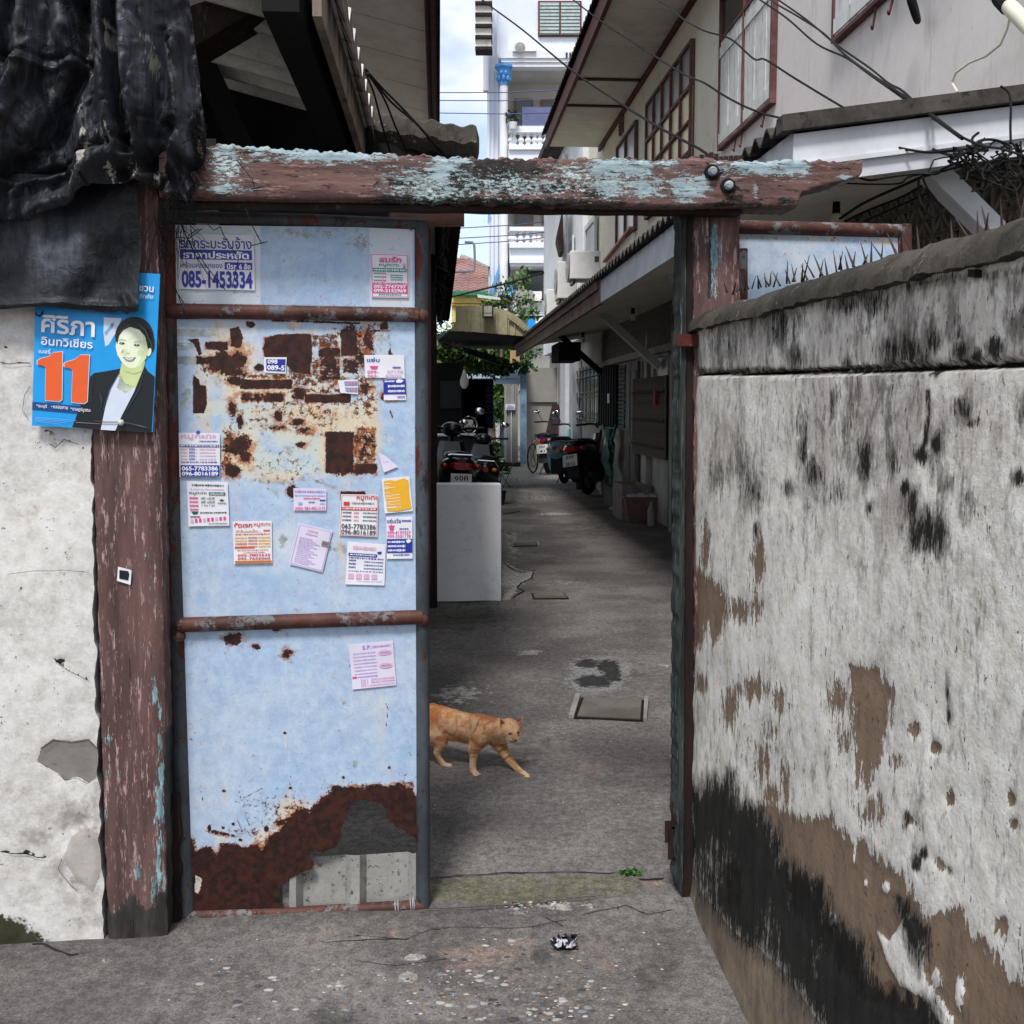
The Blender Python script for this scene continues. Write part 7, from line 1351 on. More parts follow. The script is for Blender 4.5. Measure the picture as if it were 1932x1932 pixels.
# small bright gaps of sky between roof and wall: left open by real slots
# ridge flashing
mb = MB(); rings = []
for k in range(40):
    t = k/39; b = -.30+t*.48; a = 4.62-.10*t; z = 2.735-.085*t+.012*math.sin(k*.9)*.5; j = float(fbm(AL(a, b, z), 12, 3))*.02
    rings.append([AL(a-.03, b, z-.10+j), AL(a-.07, b, z-.05+j), AL(a-.05, b, z+.02+j), AL(a+.02, b, z+.045+j), AL(a+.16, b, z+.02+j), AL(a+.16, b, z-.09)])
rings[-1] = [np.array(q)*.5+np.mean(rings[-1], 0)*.5 for q in rings[-1]]
mb.loft(rings); mb.build("ridge_cap", M_COPING, ls, smooth=False)
# jagged lower sheet edge below the corrugated eave (brown flashing teeth)
m = MB()
for k in range(11):
    a = 3.02+k*.152; m.add([AL(a, -.275, 2.70), AL(a+.152, -.275, 2.70), AL(a+.09, -.262, 2.60), AL(a, -.30, 2.69), AL(a+.152, -.30, 2.69)], [(0, 1, 2), (3, 2, 4)])
m.build("eave_flashing", M_FASC, ls, fix=False)

# ================================================================== LEFT HOUSE (tall eave) AND LOWER LEFT PORCH
lh = thing("left_house", "tall house with pale boarded soffit on the left of the alley", "house", AL(14, -2))
LZ = 6.17
for k in range(-4, 5):
    a0 = 12.2+(k-.0)*1.2-.0; a1 = a0+1.175; sl = .235
    m = MB(); m.hexa([AL(a, b, LZ+.0+(-.02-b)*sl+o) for o in (0, .012) for a, b in ((a0, -2.6), (a0, -.03), (a1, -.03), (a1, -2.6))]); m.build("soffit_board", M_SOFF, lh)
m = MB(); m.hexa([AL(a, b, LZ+(-.02-b)*.235+.03+o) for o in (0, .02) for a, b in ((5, -2.6), (5, .0), (17.9, .0), (17.9, -2.6))]); m.build("roof", M_ROOF, lh)
MB().abox(5, 17.9, -.03, -.005, LZ-.02, LZ+.13).build("fascia", M_MAROON, lh); MB().abox(5, 17.9, -.14, -.035, LZ-.06, LZ-.012+.0).build("eave_batten", M_MAROON, lh)
corr(5, 17.95, -.04, LZ+.10, .045, LZ+.08, .155, .02, M_ROOF, "roof_edge", lh)
for b in (-.10, -.075): MB().tube([AL(5, b, LZ-.075), AL(17.8, b, LZ-.075)], .008, 5).build("soffit_wire", M_BLACK, lh)
MB().abox(9, 17.9, -2.7, -2.55, 2.6, 7).build("wall", M_PINKW, lh); MB().abox(17.7, 17.9, -2.6, -1.2, 2.6, 6.2).build("wall", M_PINKW, lh)
lp = thing("left_porch", "low dark porch roof with hanging wires on the left of the alley", "porch", AL(9, -.8))
PZ = 2.62
for k in range(8):
    a0 = 4.75+k*1.0; MB().abox(a0, a0+.99, -1.6, -.02, PZ-.03, PZ-.018).build("soffit_board", M_SOFF, lp)
MB().abox(4.7, 12.8, -.018, .02, PZ-.10, PZ+.04).build("fascia", M_BLACK, lp)
corr(4.7, 12.9, .14, PZ-.015, -1.7, PZ+.42, .155, .024, M_ROOF, "roof", lp)
corr(4.7, 12.9, .13, PZ-.05, .0, PZ-.03, .155, .02, M_BLACK, "dark_underside", lp)  # black sheet paints the shade on the underside of the eave
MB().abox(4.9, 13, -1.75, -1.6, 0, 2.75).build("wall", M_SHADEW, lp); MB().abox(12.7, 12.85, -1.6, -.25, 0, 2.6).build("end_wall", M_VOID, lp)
for a in (7.6, 10.2, 12.7): MB().abox(a-.05, a+.05, -.12, -.02, 0, PZ-.03).build("post", M_DARKWOOD, lp)
# wires bundle on the porch fascia
rs = np.random.default_rng(9); mb = MB()
for k in range(9):
    b = .015+.05*rs.random(); z = PZ-.12-.05*rs.random(); pts = [AL(a, b+.02*rs.normal(), z+.015*rs.normal()) for a in np.linspace(4.75, 12.6, 16)]; mb.tube(pts, .007, 5)
for k in range(10):
    a = rs.uniform(5.2, 10); L = rs.uniform(.3, .8); pts = [AL(a+L*t, -.05-.10*math.sin(t*3.14)*rs.random(), PZ-.13-.30*rs.uniform(.5, 1)*math.sin(t*3.14)) for t in np.linspace(0, 1, 9)]; mb.tube(pts, .006, 5)
for k in range(7):
    a = rs.uniform(5.4, 9.5); mb.tube([AL(a, -.9, PZ-.05), AL(a+.1*rs.normal(), -.3, PZ-.08-.05*rs.random()), AL(a+.3, .0, PZ-.13)], .006, 5)
o = mb.build("wire_bundle", plain("black_cable", S(13, 13, 14), .7), lp); o['kind'] = 'stuff'

# cables spanning from the left porch over the gap, top left
M_CABLE = plain("black_cable", S(13, 13, 14), .7)
def cable(label, pts, r=.009, group="black cables strung over the alley"):
    P = [AT(np.array(float(u)), np.array(float(v)), Y) for u, v, Y in pts]
    # smooth (catmull-rom)
    Q = []
    for i in range(len(P)-1):
        p0, p1, p2, p3 = P[max(i-1, 0)], P[i], P[i+1], P[min(i+2, len(P)-1)]
        for k in range(5):
            t = k/5; Q.append(.5*((2*p1)+(-p0+p2)*t+(2*p0-5*p1+4*p2-p3)*t*t+(-p0+3*p1-3*p2+p3)*t**3))
    Q.append(P[-1]); return tag(MB().tube(Q, r*.62, 6).build("cable", M_CABLE, smooth=True), label, "cable", group)
def cR(R, pts, Y0, Y1): n = len(pts); return [(*R(x, y), Y0+(Y1-Y0)*i/(n-1)) for i, (x, y) in enumerate(pts)]
cable("black cable from the top edge of the sky gap down to the beam", [(895, -20, 9.5)]+[(*R3(x, y), Y) for x, y, Y in ((430, 0, 9), (700, 200, 8.2), (1040, 480, 7), (1300, 660, 6.3), (1600, 850, 5.4), (1800, 960, 4.9), (1932, 1030, 4.6))]+[(1360, 310, 4.4)], .010)
cable("black wavy cable crossing the big soffit and the white gable board", [(1060, -20, 9)]+[(*R3(x, y), Y) for x, y, Y in ((1060, 0, 8.8), (1240, 140, 8), (1500, 310, 7), (1800, 500, 6))]+cR(R4, [(0, 500), (110, 570), (240, 640), (370, 690), (490, 720), (600, 770), (660, 775), (900, 855), (1080, 875), (1330, 918), (1500, 910), (1640, 890)], 5.5, 3.95), .009)
cable("black cable crossing the tall shuttered window", [(1225, -20, 8.5)]+[(*R3(x, y), Y) for x, y, Y in ((1640, 0, 8.3), (1730, 50, 7.8), (1800, 120, 7.4))]+cR(R4, [(0, 185), (160, 235), (300, 355), (370, 360), (560, 480), (880, 670), (1050, 740), (1240, 820), (1400, 910), (1520, 945)], 6.8, 3.95), .009)
cable("lowest of three black cables running down to the cable knot", cR(R4, [(320, -20), (340, 0), (500, 110), (680, 265), (860, 350), (1000, 450), (1200, 590), (1350, 690), (1560, 840)], 7.5, 3.95), .009)
cable("middle of three black cables running down to the cable knot", cR(R4, [(390, -20), (430, 20), (560, 95), (720, 200), (850, 330), (1020, 455), (1180, 560), (1320, 650), (1560, 835)], 7.6, 3.93), .009)
cable("upper of three black cables running down to the cable knot", cR(R4, [(430, -20), (450, 0), (620, 120), (800, 270), (1000, 410), (1110, 500), (1200, 550), (1320, 660), (1560, 830)], 7.7, 3.9), .009)
cable("short black cable from the knot to the far right", cR(R4, [(1560, 830), (1680, 880), (1800, 900), (1990, 960)], 3.95, 3.6), .008)
cable("twisted black cable sagging under the near gable board", cR(R4, [(900, 1060), (1000, 1088), (1120, 1068), (1280, 1050), (1400, 1050), (1440, 1020), (1520, 985), (1640, 960)], 4.4, 4.0), .008)
cable("grey cable sagging under the near gable board", cR(R4, [(830, 1105), (1000, 1112), (1180, 1108), (1230, 1070), (1330, 1050)], 4.5, 4.2), .006)
cable("black cable slanting across the breeze blocks towards the knot", cR(R4, [(820, 1320), (940, 1240), (1060, 1180), (1200, 1120), (1340, 1060), (1560, 1000)], 5.2, 4.2), .011)
cable("second black cable slanting across the breeze blocks", cR(R4, [(850, 1335), (1000, 1265), (1180, 1195), (1320, 1120), (1400, 1100)], 5.6, 4.6), .009)
cable("third black cable slanting across the breeze blocks", cR(R4, [(970, 1335), (1160, 1250), (1330, 1175), (1480, 1110)], 5.6, 4.6), .009)
cable("black cable looping down in front of the breeze blocks", cR(R4, [(1295, 1070), (1300, 1180), (1330, 1260), (1400, 1310), (1420, 1240), (1350, 1140), (1320, 1070)], 4.4, 4.3), .008)
cable("thin cable hanging from the gable board to a connector", cR(R4, [(1790, 520), (1840, 560), (1852, 640), (1850, 760), (1852, 860)], 3.95, 3.9), .008)
rs = np.random.default_rng(21); mb = MB()
for k in range(32):
    x0, y0 = rs.uniform(1500, 1900), rs.uniform(860, 1000); pts = [(x0, y0)]
    for j in range(5): x0 += rs.normal(20 if j < 3 else -20, 60); y0 += rs.normal(18, 45); pts.append((x0, y0))
    yy = 4.0+.06*rs.normal(); P = [AT(*map(np.array, map(float, R4(x, y))), yy+.02*rs.normal()) for x, y in pts]; Q = []
    for i in range(len(P)-1):
        p0, p1, p2, p3 = P[max(i-1, 0)], P[i], P[i+1], P[min(i+2, len(P)-1)]
        for q in range(5): t_ = q/5; Q.append(.5*((2*p1)+(-p0+p2)*t_+(2*p0-5*p1+4*p2-p3)*t_*t_+(-p0+3*p1-3*p2+p3)*t_**3))
    mb.tube(Q, .0028+.003*rs.random(), 5)
tag(mb.build("cable_tangle", M_CABLE), "knotted tangle of black cables under the white gable board at the right", "cable tangle", kind='stuff')
# cables at the near shed corner
for i, L_ in enumerate(([(1232, 425), (1300, 500), (1400, 620), (1540, 740), (1640, 850), (1715, 930)], [(1240, 415), (1330, 520), (1430, 620), (1560, 760), (1700, 925)], [(1260, 440), (1340, 530), (1460, 650), (1600, 800), (1720, 930)], [(1235, 430), (1290, 560), (1340, 750), (1390, 920)], [(1250, 440), (1350, 590), (1420, 760), (1490, 915)])):
    cable(("longest", "second", "third", "steepest", "fourth")[i]+" black cable from the shed eave down to the mossy ridge", cR(R2, L_, 4.0, 4.45), .007, "black cables at the shed eave")
# ================================================================== WHITE BLOCK
M_BLOCK = weathered("whitewashed_block", S(244, 245, 247), S(236, 238, 240), [dict(level=.2, c=(S(190, 190, 190), S(200, 200, 200)), scale=4, amp=1.2, edge=.25, op=.6, h=0), dict(level=.1, c=(S(130, 128, 124), S(160, 158, 154)), scale=30, amp=1.4, edge=.08)], scale=2, rough=.9, bump=.4)
c0 = GR(700, 1133); c1 = GR(946, 1133); mb = MB(); d_ = AD*.11
P0 = [c0, c1, c1+d_, c0+d_]; mb.hexa([p*np.array([1, 1, 0])-np.array([0, 0, .03]) for p in P0]+[p*np.array([1, 1, 0])+np.array([0, 0, .905]) for p in P0])
tag(mb.build("white_block", M_BLOCK, bevel=.012), "plain white painted masonry block standing in the alley behind the gate leaf", "block")

# ================================================================== MOTORBIKES
M_TYRE = plain("tyre_rubber", S(22, 22, 23), .85); M_RIM = plain("wheel_rim", S(110, 110, 114), .35, metal=.7); M_SEAT = plain("seat_vinyl", S(20, 20, 21), .5); M_CHR = plain("chrome", S(190, 190, 195), .15, metal=1.0, var=.02)
M_TAIL = plain("tail_light_red", S(160, 16, 18), .15, spec=.7); M_AMB = plain("indicator_amber", S(220, 140, 60), .2, spec=.6); M_MIR = plain("mirror_glass", S(220, 225, 230), .05, metal=1.0, var=.02); M_PLATE = plain("plate_white", S(220, 220, 218), .5, var=.04); M_PINK_T = plain("plate_black", S(24, 24, 26), .6)
def ell_ring(y, w, h, z, n=14, p=2.6, x=0.0):
    R = []
    for k in range(n):
        t = 2*math.pi*k/n; c, s_ = math.cos(t), math.sin(t); R.append(Vector((x+w*abs(c)**(2/p)*math.copysign(1, c), y, z+h*abs(s_)**(2/p)*math.copysign(1, s_))))
    return R
def scooter(label, body_mat, style, plate=None, bag=None):
    t = thing("motorbike" if style == 'under' else "scooter", label, "motorbike" if style == 'under' else "scooter", (0, 0, 0), "two wheelers parked in the alley")
    R = .235 if style != 'under' else .27; yr = .27; yf = yr+1.22
    for y, nm in ((yr, "rear_wheel"), (yf, "front_wheel")):
        w = MB().torus((0, y, R+.02), R-.035, .045, (1, 0, 0), 28, 8).build(nm, M_TYRE, t, smooth=True)
        m = MB().torus((0, y, R+.02), R-.085, .012, (1, 0, 0), 24, 6); m.lathe([(.001, -.06), (.04, -.055), (.04, .055), (.001, .06)], (0, y, R+.02), (1, 0, 0), 12)
        for k in range(6): a = k*math.pi/3; m.beam((0, y+.03*math.cos(a), R+.02+.03*math.sin(a)), (0, y+(R-.08)*math.cos(a), R+.02+(R-.08)*math.sin(a)), .02, .02, (1, 0, 0))
        m.build("rim", M_RIM, w)
    if style == 'under':
        rg = [ell_ring(-.02, .05, .05, .70), ell_ring(.15, .11, .09, .68), ell_ring(.45, .13, .11, .64), ell_ring(.75, .10, .11, .56), ell_ring(.95, .08, .14, .60), ell_ring(1.1, .09, .16, .72)]
    elif style == 'round':
        rg = [ell_ring(-.10, .03, .05, .60, p=2), ell_ring(-.05, .14, .14, .58, p=2), ell_ring(.08, .20, .20, .56, p=2.2), ell_ring(.32, .23, .22, .54, p=2.2), ell_ring(.55, .20, .20, .50), ell_ring(.72, .14, .14, .38)]
    else:
        rg = [ell_ring(-.16, .05, .04, .74), ell_ring(-.06, .14, .09, .71), ell_ring(.12, .19, .14, .66), ell_ring(.38, .21, .19, .58), ell_ring(.62, .19, .20, .48), ell_ring(.76, .16, .14, .36)]
    MB().loft(rg).build("body", body_mat, t, smooth=True)
    if style != 'under':
        for sx in (-1, 1): MB().loft([ell_ring(.0, .03, .10, .45, x=sx*.12), ell_ring(.12, .07, .19, .42, x=sx*.13), ell_ring(.45, .075, .20, .38, x=sx*.13), ell_ring(.8, .04, .10, .34, x=sx*.11)]).build("side_cover", body_mat if style == 'round' else M_SEAT, t, smooth=True)
    sz = {'under': .755, 'round': .76, 'big': .80}[style]
    MB().loft([ell_ring(-.02, .06, .03, sz+.02), ell_ring(.08, .13, .05, sz), ell_ring(.38, .15, .055, sz-.01), ell_ring(.62, .11, .045, sz-.03), ell_ring(.72, .05, .02, sz-.04)]).build("seat", M_SEAT, t, smooth=True)
    if style != 'under':
        MB().loft([[Vector((x*w, y+dy, z)) for x, dy in ((-1, .06), (-.6, -.02), (.6, -.02), (1, .06), (.7, .13), (-.7, .13))] for z, w, y in ((.22, .16, .98), (.4, .21, 1.02), (.7, .20, 1.10), (.92, .14, 1.16))]).build("leg_shield", body_mat, t, smooth=True)
        MB().box((0, .85, .27), (.30, .42, .06)).build("floorboard", M_SEAT, t, bevel=.01)
    else:
        MB().loft([[Vector((x*w, y+dy, z)) for x, dy in ((-1, .06), (-.6, -.02), (.6, -.02), (1, .06), (.7, .13), (-.7, .13))] for z, w, y in ((.35, .14, 1.02), (.6, .18, 1.08), (.9, .12, 1.14))]).build("leg_shield", M_WTRIM, t, smooth=True)
        MB().loft([ell_ring(.45, .09, .09, .36), ell_ring(.75, .12, .12, .36), ell_ring(.95, .07, .08, .42)]).build("engine", M_RIM, t, smooth=True)
    hz_ = 1.0 if style != 'big' else 1.06
    MB().tube([(0, yf, R+.05), (0, yf-.10, .62), (0, yf-.22, hz_-.05)], .028, 8).build("fork", M_STEEL, t)
    MB().tube([(-.36, yf-.42, hz_+.03), (-.18, yf-.28, hz_+.02), (0, yf-.24, hz_-.02), (.18, yf-.28, hz_+.02), (.36, yf-.42, hz_+.03)], .016, 8).build("handlebar", M_SEAT, t, smooth=True)
    MB().ball((0, yf-.22, hz_), (.13, .10, .09), 14, 9).build("headlamp_cowl", body_mat, t, smooth=True)
    for sx in (-1, 1):
        m = MB().tube([(sx*.22, yf-.30, hz_+.02), (sx*.26, yf-.28, hz_+.12), (sx*.30, yf-.30, hz_+.20)], .006, 5).build("mirror", M_SEAT, t)
        MB().ball((sx*.31, yf-.31, hz_+.23), (.065, .012, .042), 14, 8).build("glass", M_MIR, m, smooth=True)
        MB().tube([(sx*.29, yf-.37, hz_+.03), (sx*.25, yf-.30, hz_+.0)], .007, 5).build("brake_lever", M_CHR, t)
    tz = {'under': .66, 'round': .62, 'big': .70}[style]; ty = {'under': -.06, 'round': -.11, 'big': -.19}[style]; tw = {'under': .05, 'round': .045, 'big': .10}[style]
    tl = MB().loft([ell_ring(ty, tw*.8, .035, tz), ell_ring(ty+.06, tw*1.2, .05, tz)]).build("tail_light", M_TAIL, t, smooth=True)
    for sx in (-1, 1): MB().ball((sx*(tw+.075), ty+.06, tz+.0), (.04, .03, .028), 10, 7).build("indicator", M_TAIL if style == 'big' else M_AMB, t, smooth=True)
    MB().tube([(-.12, .12, tz+.10), (-.11, -.10, tz+.12), (.11, -.10, tz+.12), (.12, .12, tz+.10)], .011, 6).build("grab_rail", M_CHR, t, smooth=True)
    MB().hexa([(-.10, ty+.10, tz-.08), (.10, ty+.10, tz-.08), (.10, ty+.13, tz-.08), (-.10, ty+.13, tz-.08), (-.09, ty-.03, tz-.42), (.09, ty-.03, tz-.42), (.09, ty+.0, tz-.42), (-.09, ty+.0, tz-.42)]).build("mudguard", M_SEAT, t)
    if plate:
        pm = Matrix.Rotation(math.radians(-14), 3, 'X'); c = Vector((0, ty-.035, tz-.155)); pl = MB().box(c, (.22, .006, .17), pm).build("number_plate", M_PLATE, t)
        for txt, x0, x1, z0_, z1_ in plate:
            v, f = text_geo(txt, .02); m = MB(); m.add([c+pm @ Vector((x0+(x1-x0)*q[0], -.005, z0_+(z1_-z0_)*q[1])) for q in v], f); o = m.build("printing", M_PINK_T, pl, fix=False); o['kind'] = 'stuff'
    MB().loft([ell_ring(.02, .035, .045, .30, x=.17), ell_ring(.12, .05, .06, .30, x=.17), ell_ring(.42, .05, .055, .27, x=.16), ell_ring(.60, .02, .02, .25, x=.12)]).build("exhaust", M_STEEL, t, smooth=True)
    MB().tube([(-.12, .62, .24), (-.24, .56, .02)], .011, 6).build("side_stand", M_STEEL, t); MB().loft([ell_ring(.28, .09, .10, .27), ell_ring(.6, .10, .11, .27)]).build("engine_case", M_STEEL, t, smooth=True)
    return t
def park(t, px, yaw, lean, z=0):
    p = GR(*px); t.location = (p[0], p[1], .0); t.scale = (1.14, 1.14, 1.14); t.rotation_euler = (math.radians(0), math.radians(lean), math.radians(yaw))
B_NAVY = plain("navy_scooter_paint", S(20, 24, 40), .25, spec=.6); B_TEAL = plain("pale_blue_scooter_paint", S(120, 170, 180), .25, spec=.6); B_BLUE = plain("blue_bike_paint", S(26, 34, 120), .25, spec=.6); B_BLK = plain("black_bike_paint", S(20, 20, 23), .25, spec=.6)
s1 = scooter("navy scooter nearest the green plastic bag, red tail light and white plate", B_NAVY, 'big', [("ขกง", -.06, .06, .025, .07), ("2613", -.07, .07, -.075, -.025)]); park(s1, (1098, 938), -26, -10)
s2 = scooter("pale blue rounded scooter parked in the middle of the right hand row", B_TEAL, 'round', None); park(s2, (1057, 916), -20, -7)
s3 = scooter("blue underbone motorbike at the far end of the row with a yellow hose on it", B_BLUE, 'under', [("กข", -.05, .05, .02, .06), ("41", -.05, .05, -.07, -.02)]); park(s3, (1030, 897), -14, -6)
s4 = scooter("black motorbike with red tail lamp band just behind the white block", B_BLK, 'big', [("๑ขค", -.07, .07, .01, .065)]); s4.location = V3(AT(np.array(862.), np.array(1008.), 12.2)*np.array([1, 1, 0])); s4.scale = (1.12,)*3; s4.rotation_euler = (0, math.radians(3), math.radians(8))
s5 = scooter("second black motorbike standing in shade right of the one behind the white block", B_BLK, 'round', None); s5.location = V3(AT(np.array(910.), np.array(1000.), 14.2)*np.array([1, 1, 0])); s5.rotation_euler = (0, math.radians(4), math.radians(4))
p = GR(1005, 893); bw = thing("bicycle", "bicycle half hidden beyond the blue motorbike with only its wheel showing", "bicycle", (p[0], p[1], 0))
mb = MB().torus((p[0], p[1], .33), .31, .018, BD*.96+AD*.28, 32, 6); mb.build("tyre", M_TYRE, bw, smooth=True); mb = MB()
for k in range(14): a = k*math.pi/7; d3 = -(BD*.28-AD*.96); mb.tube([Vector((p[0], p[1], .33)), Vector((p[0], p[1], .33))+Vector(d3)*.3*math.cos(a)+Vector((0, 0, .3*math.sin(a)))], .0025, 3, caps=False)
mb.build("spokes", M_CHR, bw); MB().tube([(p[0], p[1], .33), Vector((p[0], p[1], .85))+Vector(AD)*.45+Vector(BD)*.1, Vector((p[0], p[1], .62))+Vector(AD)*.95+Vector(BD)*.3], .014, 6).build("bicycle_frame", M_STEEL, bw)
pp = [AT(np.array(float(u)), np.array(float(v)), 19.3) for u, v in [R8(x, y) for x, y in ((770, 1500), (765, 1600), (768, 1690), (785, 1700), (800, 1690), (785, 1620), (790, 1560), (830, 1530))]]
tag(MB().tube(pp, .012, 6).build("yellow_hose", plain("yellow_hose", S(200, 170, 80), .5), smooth=True), "looped yellow hose hanging over the far blue motorbike", "hose")

# ================================================================== SMALL THINGS ALONG THE RIGHT WALL
# pink brown crate with pale bottles
M_CRATE = plain("dusty_pink_crate", S(128, 92, 92), .6, var=.15, scale=10); M_BOTT = plain("pale_bottle", S(196, 196, 200), .35, var=.1)
pc = GR(1213, 985); ct = thing("plastic_crate", "dusty pink plastic crate filled with pale bottles near the green door", "crate", (pc[0], pc[1], 0))
ca, cb = float(pc @ AD), float(pc @ BD); w_, h_, dpt = .38, .31, .40
def crate(ct, a, b, z, w, d, h, mat, parts=True):
    m = MB(); t_ = .012; ring = lambda z_, k: [AL(a-k*d/2, b-k*w/2, z_), AL(a-k*d/2, b+k*w/2, z_), AL(a+k*d/2, b+k*w/2, z_), AL(a+k*d/2, b-k*w/2, z_)]
    A, B = ring(z, .86), ring(z+h, 1.0); C_, D = ring(z+h, .94), ring(z+.02, .80)
    m.add(A+B+C_+D, [(3, 2, 1, 0)]+[(i, (i+1) % 4, 4+(i+1) % 4, 4+i) for i in range(4)]+[(4+i, 4+(i+1) % 4, 8+(i+1) % 4, 8+i) for i in range(4)]+[(8+i, 8+(i+1) % 4, 12+(i+1) % 4, 12+i) for i in range(4)]+[(12, 13, 14, 15)])
    m.build("basket", mat, ct)
    m = MB()
    for k in range(4):
        p_, q_ = B[k]*1.0, B[(k+1) % 4]*1.0; p_ = p_+(p_-AL(a, b, z+h))*.05; q_ = q_+(q_-AL(a, b, z+h))*.05; m.beam(p_, q_, .02, .028)
    m.build("rim", mat, ct)
    if parts:
        for k in range(15):
            t1 = (k+.5)/15; p_ = A[0]+(A[1]-A[0])*t1-AD*.003; q_ = B[0]+(B[1]-B[0])*t1-AD*.003; MB().beam(p_+(q_-p_)*.06, p_+(q_-p_)*.62, .010, .008, AD).build("rib", mat, ct)
crate(ct, ca+.2, cb+.0, 0, .44, .36, .31, M_CRATE)
rs = np.random.default_rng(5)
for k in range(9):
    a_ = ca+.08+.13*(k//3)-.0; b_ = cb-.12+.12*(k % 3); bt = thing("bottle", ["pale", "clear", "white"][k % 3]+" bottle lying on the pink crate, "+["front left", "front middle", "front right", "centre left", "centre", "centre right", "back left", "back middle", "back right"][k]+" of the heap", "bottle", AL(a_, b_, .30), "bottles heaped in the pink crate")
    th = rs.uniform(-.6, .6); d = BD*math.cos(th)+AD*math.sin(th)+np.array([0, 0, .12]); c = AL(a_, b_, .315+.01*rs.random())
    MB().lathe([(.001, -.07), (.032, -.065), (.034, .03), (.014, .06), (.013, .075), (.001, .076)], c, d, 10).build("glass", M_BOTT, bt, smooth=True); MB().lathe([(.001, .077), (.015, .0775), (.015, .09), (.001, .091)], c, d, 8).build("cap", plain("cap_blue", S(60, 70, 110), .5), bt)
# clear bottle in front of crate, crumpled foil bag left of crate
tag(crumple("crumpled_bag", "crumpled silver bag lying left of the pink crate", "bag", (1168, 965), .12, plain("foil_silver", S(190, 190, 194), .3, metal=.2), 9, .8), None)
q = GR(1228, 992); tag(MB().lathe([(.001, 0), (.045, .005), (.045, .2), (.02, .26), (.018, .3), (.001, .3)], q, (0, 0, 1), 12).build("clear_bottle", plain("cloudy_plastic", S(150, 140, 140), .2), smooth=True), "cloudy empty plastic bottle standing in front of the pink crate", "bottle")
# concrete trough, dark low box
M_TR = plain("trough_concrete", S(132, 124, 116), .9, var=.12)
def hollow(name, a0, a1, b0, b1, z0, z1, t, mat, label, cat):
    m = MB()
    for A0, A1, B0, B1 in ((a0, a0+t, b0, b1), (a1-t, a1, b0, b1), (a0+t, a1-t, b0, b0+t), (a0+t, a1-t, b1-t, b1)): m.abox(A0, A1, B0, B1, z0, z1)
    m.abox(a0+t, a1-t, b0+t, b1-t, z0, z0+t); return tag(m.build(name, mat, None), label, cat)
a0, z0_ = bz(*R8(1560, 1900), 2.2); hollow("concrete_trough", 13.2, 13.9, 2.38, 2.74, 0, .46, .05, M_TR, "square grey concrete trough against the wall behind the pink crate", "trough")
hollow("dark_box", 14.2, 15.5, 2.52, 2.66, 0, .30, .03, plain("dark_grey_box", S(44, 48, 52), .6), "low dark slatted box beside the concrete trough", "box")
hollow("planter_tub", 18.2, 18.8, 2.45, 2.74, 0, .46, .05, plain("dark_tub", S(70, 66, 62), .8), "square dark tub under the leaning poles", "tub")
for i, (X0, Y0, X1, Y1, lab) in enumerate(((1215, 1650, 1250, 1450, "tallest dark pole leaning on the wall by the green bag"), (1200, 1640, 1222, 1500, "middle dark pole leaning on the wall by the green bag"), (1195, 1600, 1205, 1520, "shortest dark stick leaning on the wall by the green bag"))):
    p_, q_ = BP(*map(np.array, R8(X0, Y0)), 2.55), BP(*map(np.array, R8(X1, Y1)), 2.71); tag(MB().tube([p_, q_], .022, 6).build("pole", M_DARKWOOD), lab, "pole", "poles leaning on the porch wall")
# green plastic bag: lofted crumpled drape hanging from a hook
M_BAG = NT("green_plastic_bag", .25, 0, .5); nn_ = M_BAG.noise(14, 6, .7, M_BAG.vec((2, 2, .7)), 1.0)
M_BAG = M_BAG.done(M_BAG.mix(M_BAG.step(nn_, .35, .7), S(20, 66, 60), S(60, 130, 118)), nn_, .9, .03)
bt_ = thing("plastic_bag", "translucent green plastic bag hanging on the porch wall beside the grey double door", "bag", BP(*map(np.array, R8(1300, 1600)), 2.6))
prof = [(1300, 1440, 70), (1300, 1500, 40), (1305, 1550, 60), (1300, 1600, 72), (1290, 1660, 66), (1300, 1710, 46), (1318, 1760, 30), (1320, 1830, 16), (1322, 1850, 8)]
rings = []
for i, (X, Y, wd) in enumerate(prof):
    c = BP(*map(np.array, map(float, R8(X, Y))), 2.60); s_ = wd*.2734*15.2/1932*1.9; R_ = []
    for k in range(16):
        t_ = 2*math.pi*k/16; rr = s_*(1+.22*math.sin(k*2.3+i*1.7)); R_.append(c+AD*rr*math.cos(t_)*1.0+BD*rr*.28*math.sin(t_))
    rings.append(R_)
MB().loft(rings).build("bag_body", M_BAG, bt_, smooth=True)
for X0, X1 in ((1262, 1275), (1350, 1330)):
    MB().tube([BP(*map(np.array, map(float, R8(X0, 1420))), 2.66), BP(*map(np.array, map(float, R8(X1, 1510))), 2.58)], .025, 6).build("handle", M_BAG, bt_)

# ================================================================== FAR END OF THE ALLEY
def pbox(mb, R, x0, y0, x1, y1, Y, dep=.1):
    (u0, v0), (u1, v1) = R(x0, y0), R(x1, y1); p = AT(np.array(u0), np.array(v0), Y); q = AT(np.array(u1), np.array(v1), Y)
    return mb.hexa([(x, y, z) for z in (q[2], p[2]) for x, y in ((p[0], Y), (q[0], Y), (q[0], Y+dep), (p[0], Y+dep))])
def PB_(name, R, x0, y0, x1, y1, Y, dep, mat, parent, bevel=0): return pbox(MB(), R, x0, y0, x1, y1, Y, dep).build(name, mat, parent, bevel=bevel)
def gtop(Y): return 0
M_BLPOST = weathered("chalky_blue_paint", S(120, 148, 172), S(96, 120, 142), [dict(level=.28, c=(S(70, 80, 90), S(84, 94, 104)), scale=5, amp=1.2, edge=.15)], scale=2, rough=.7, bump=.3)
M_BLIGHT = plain("pale_blue_beam", S(176, 196, 216), .7, var=.08, scale=2); M_GRPAN = plain("grey_gate_panel", S(146, 146, 144), .6, var=.06, scale=2)
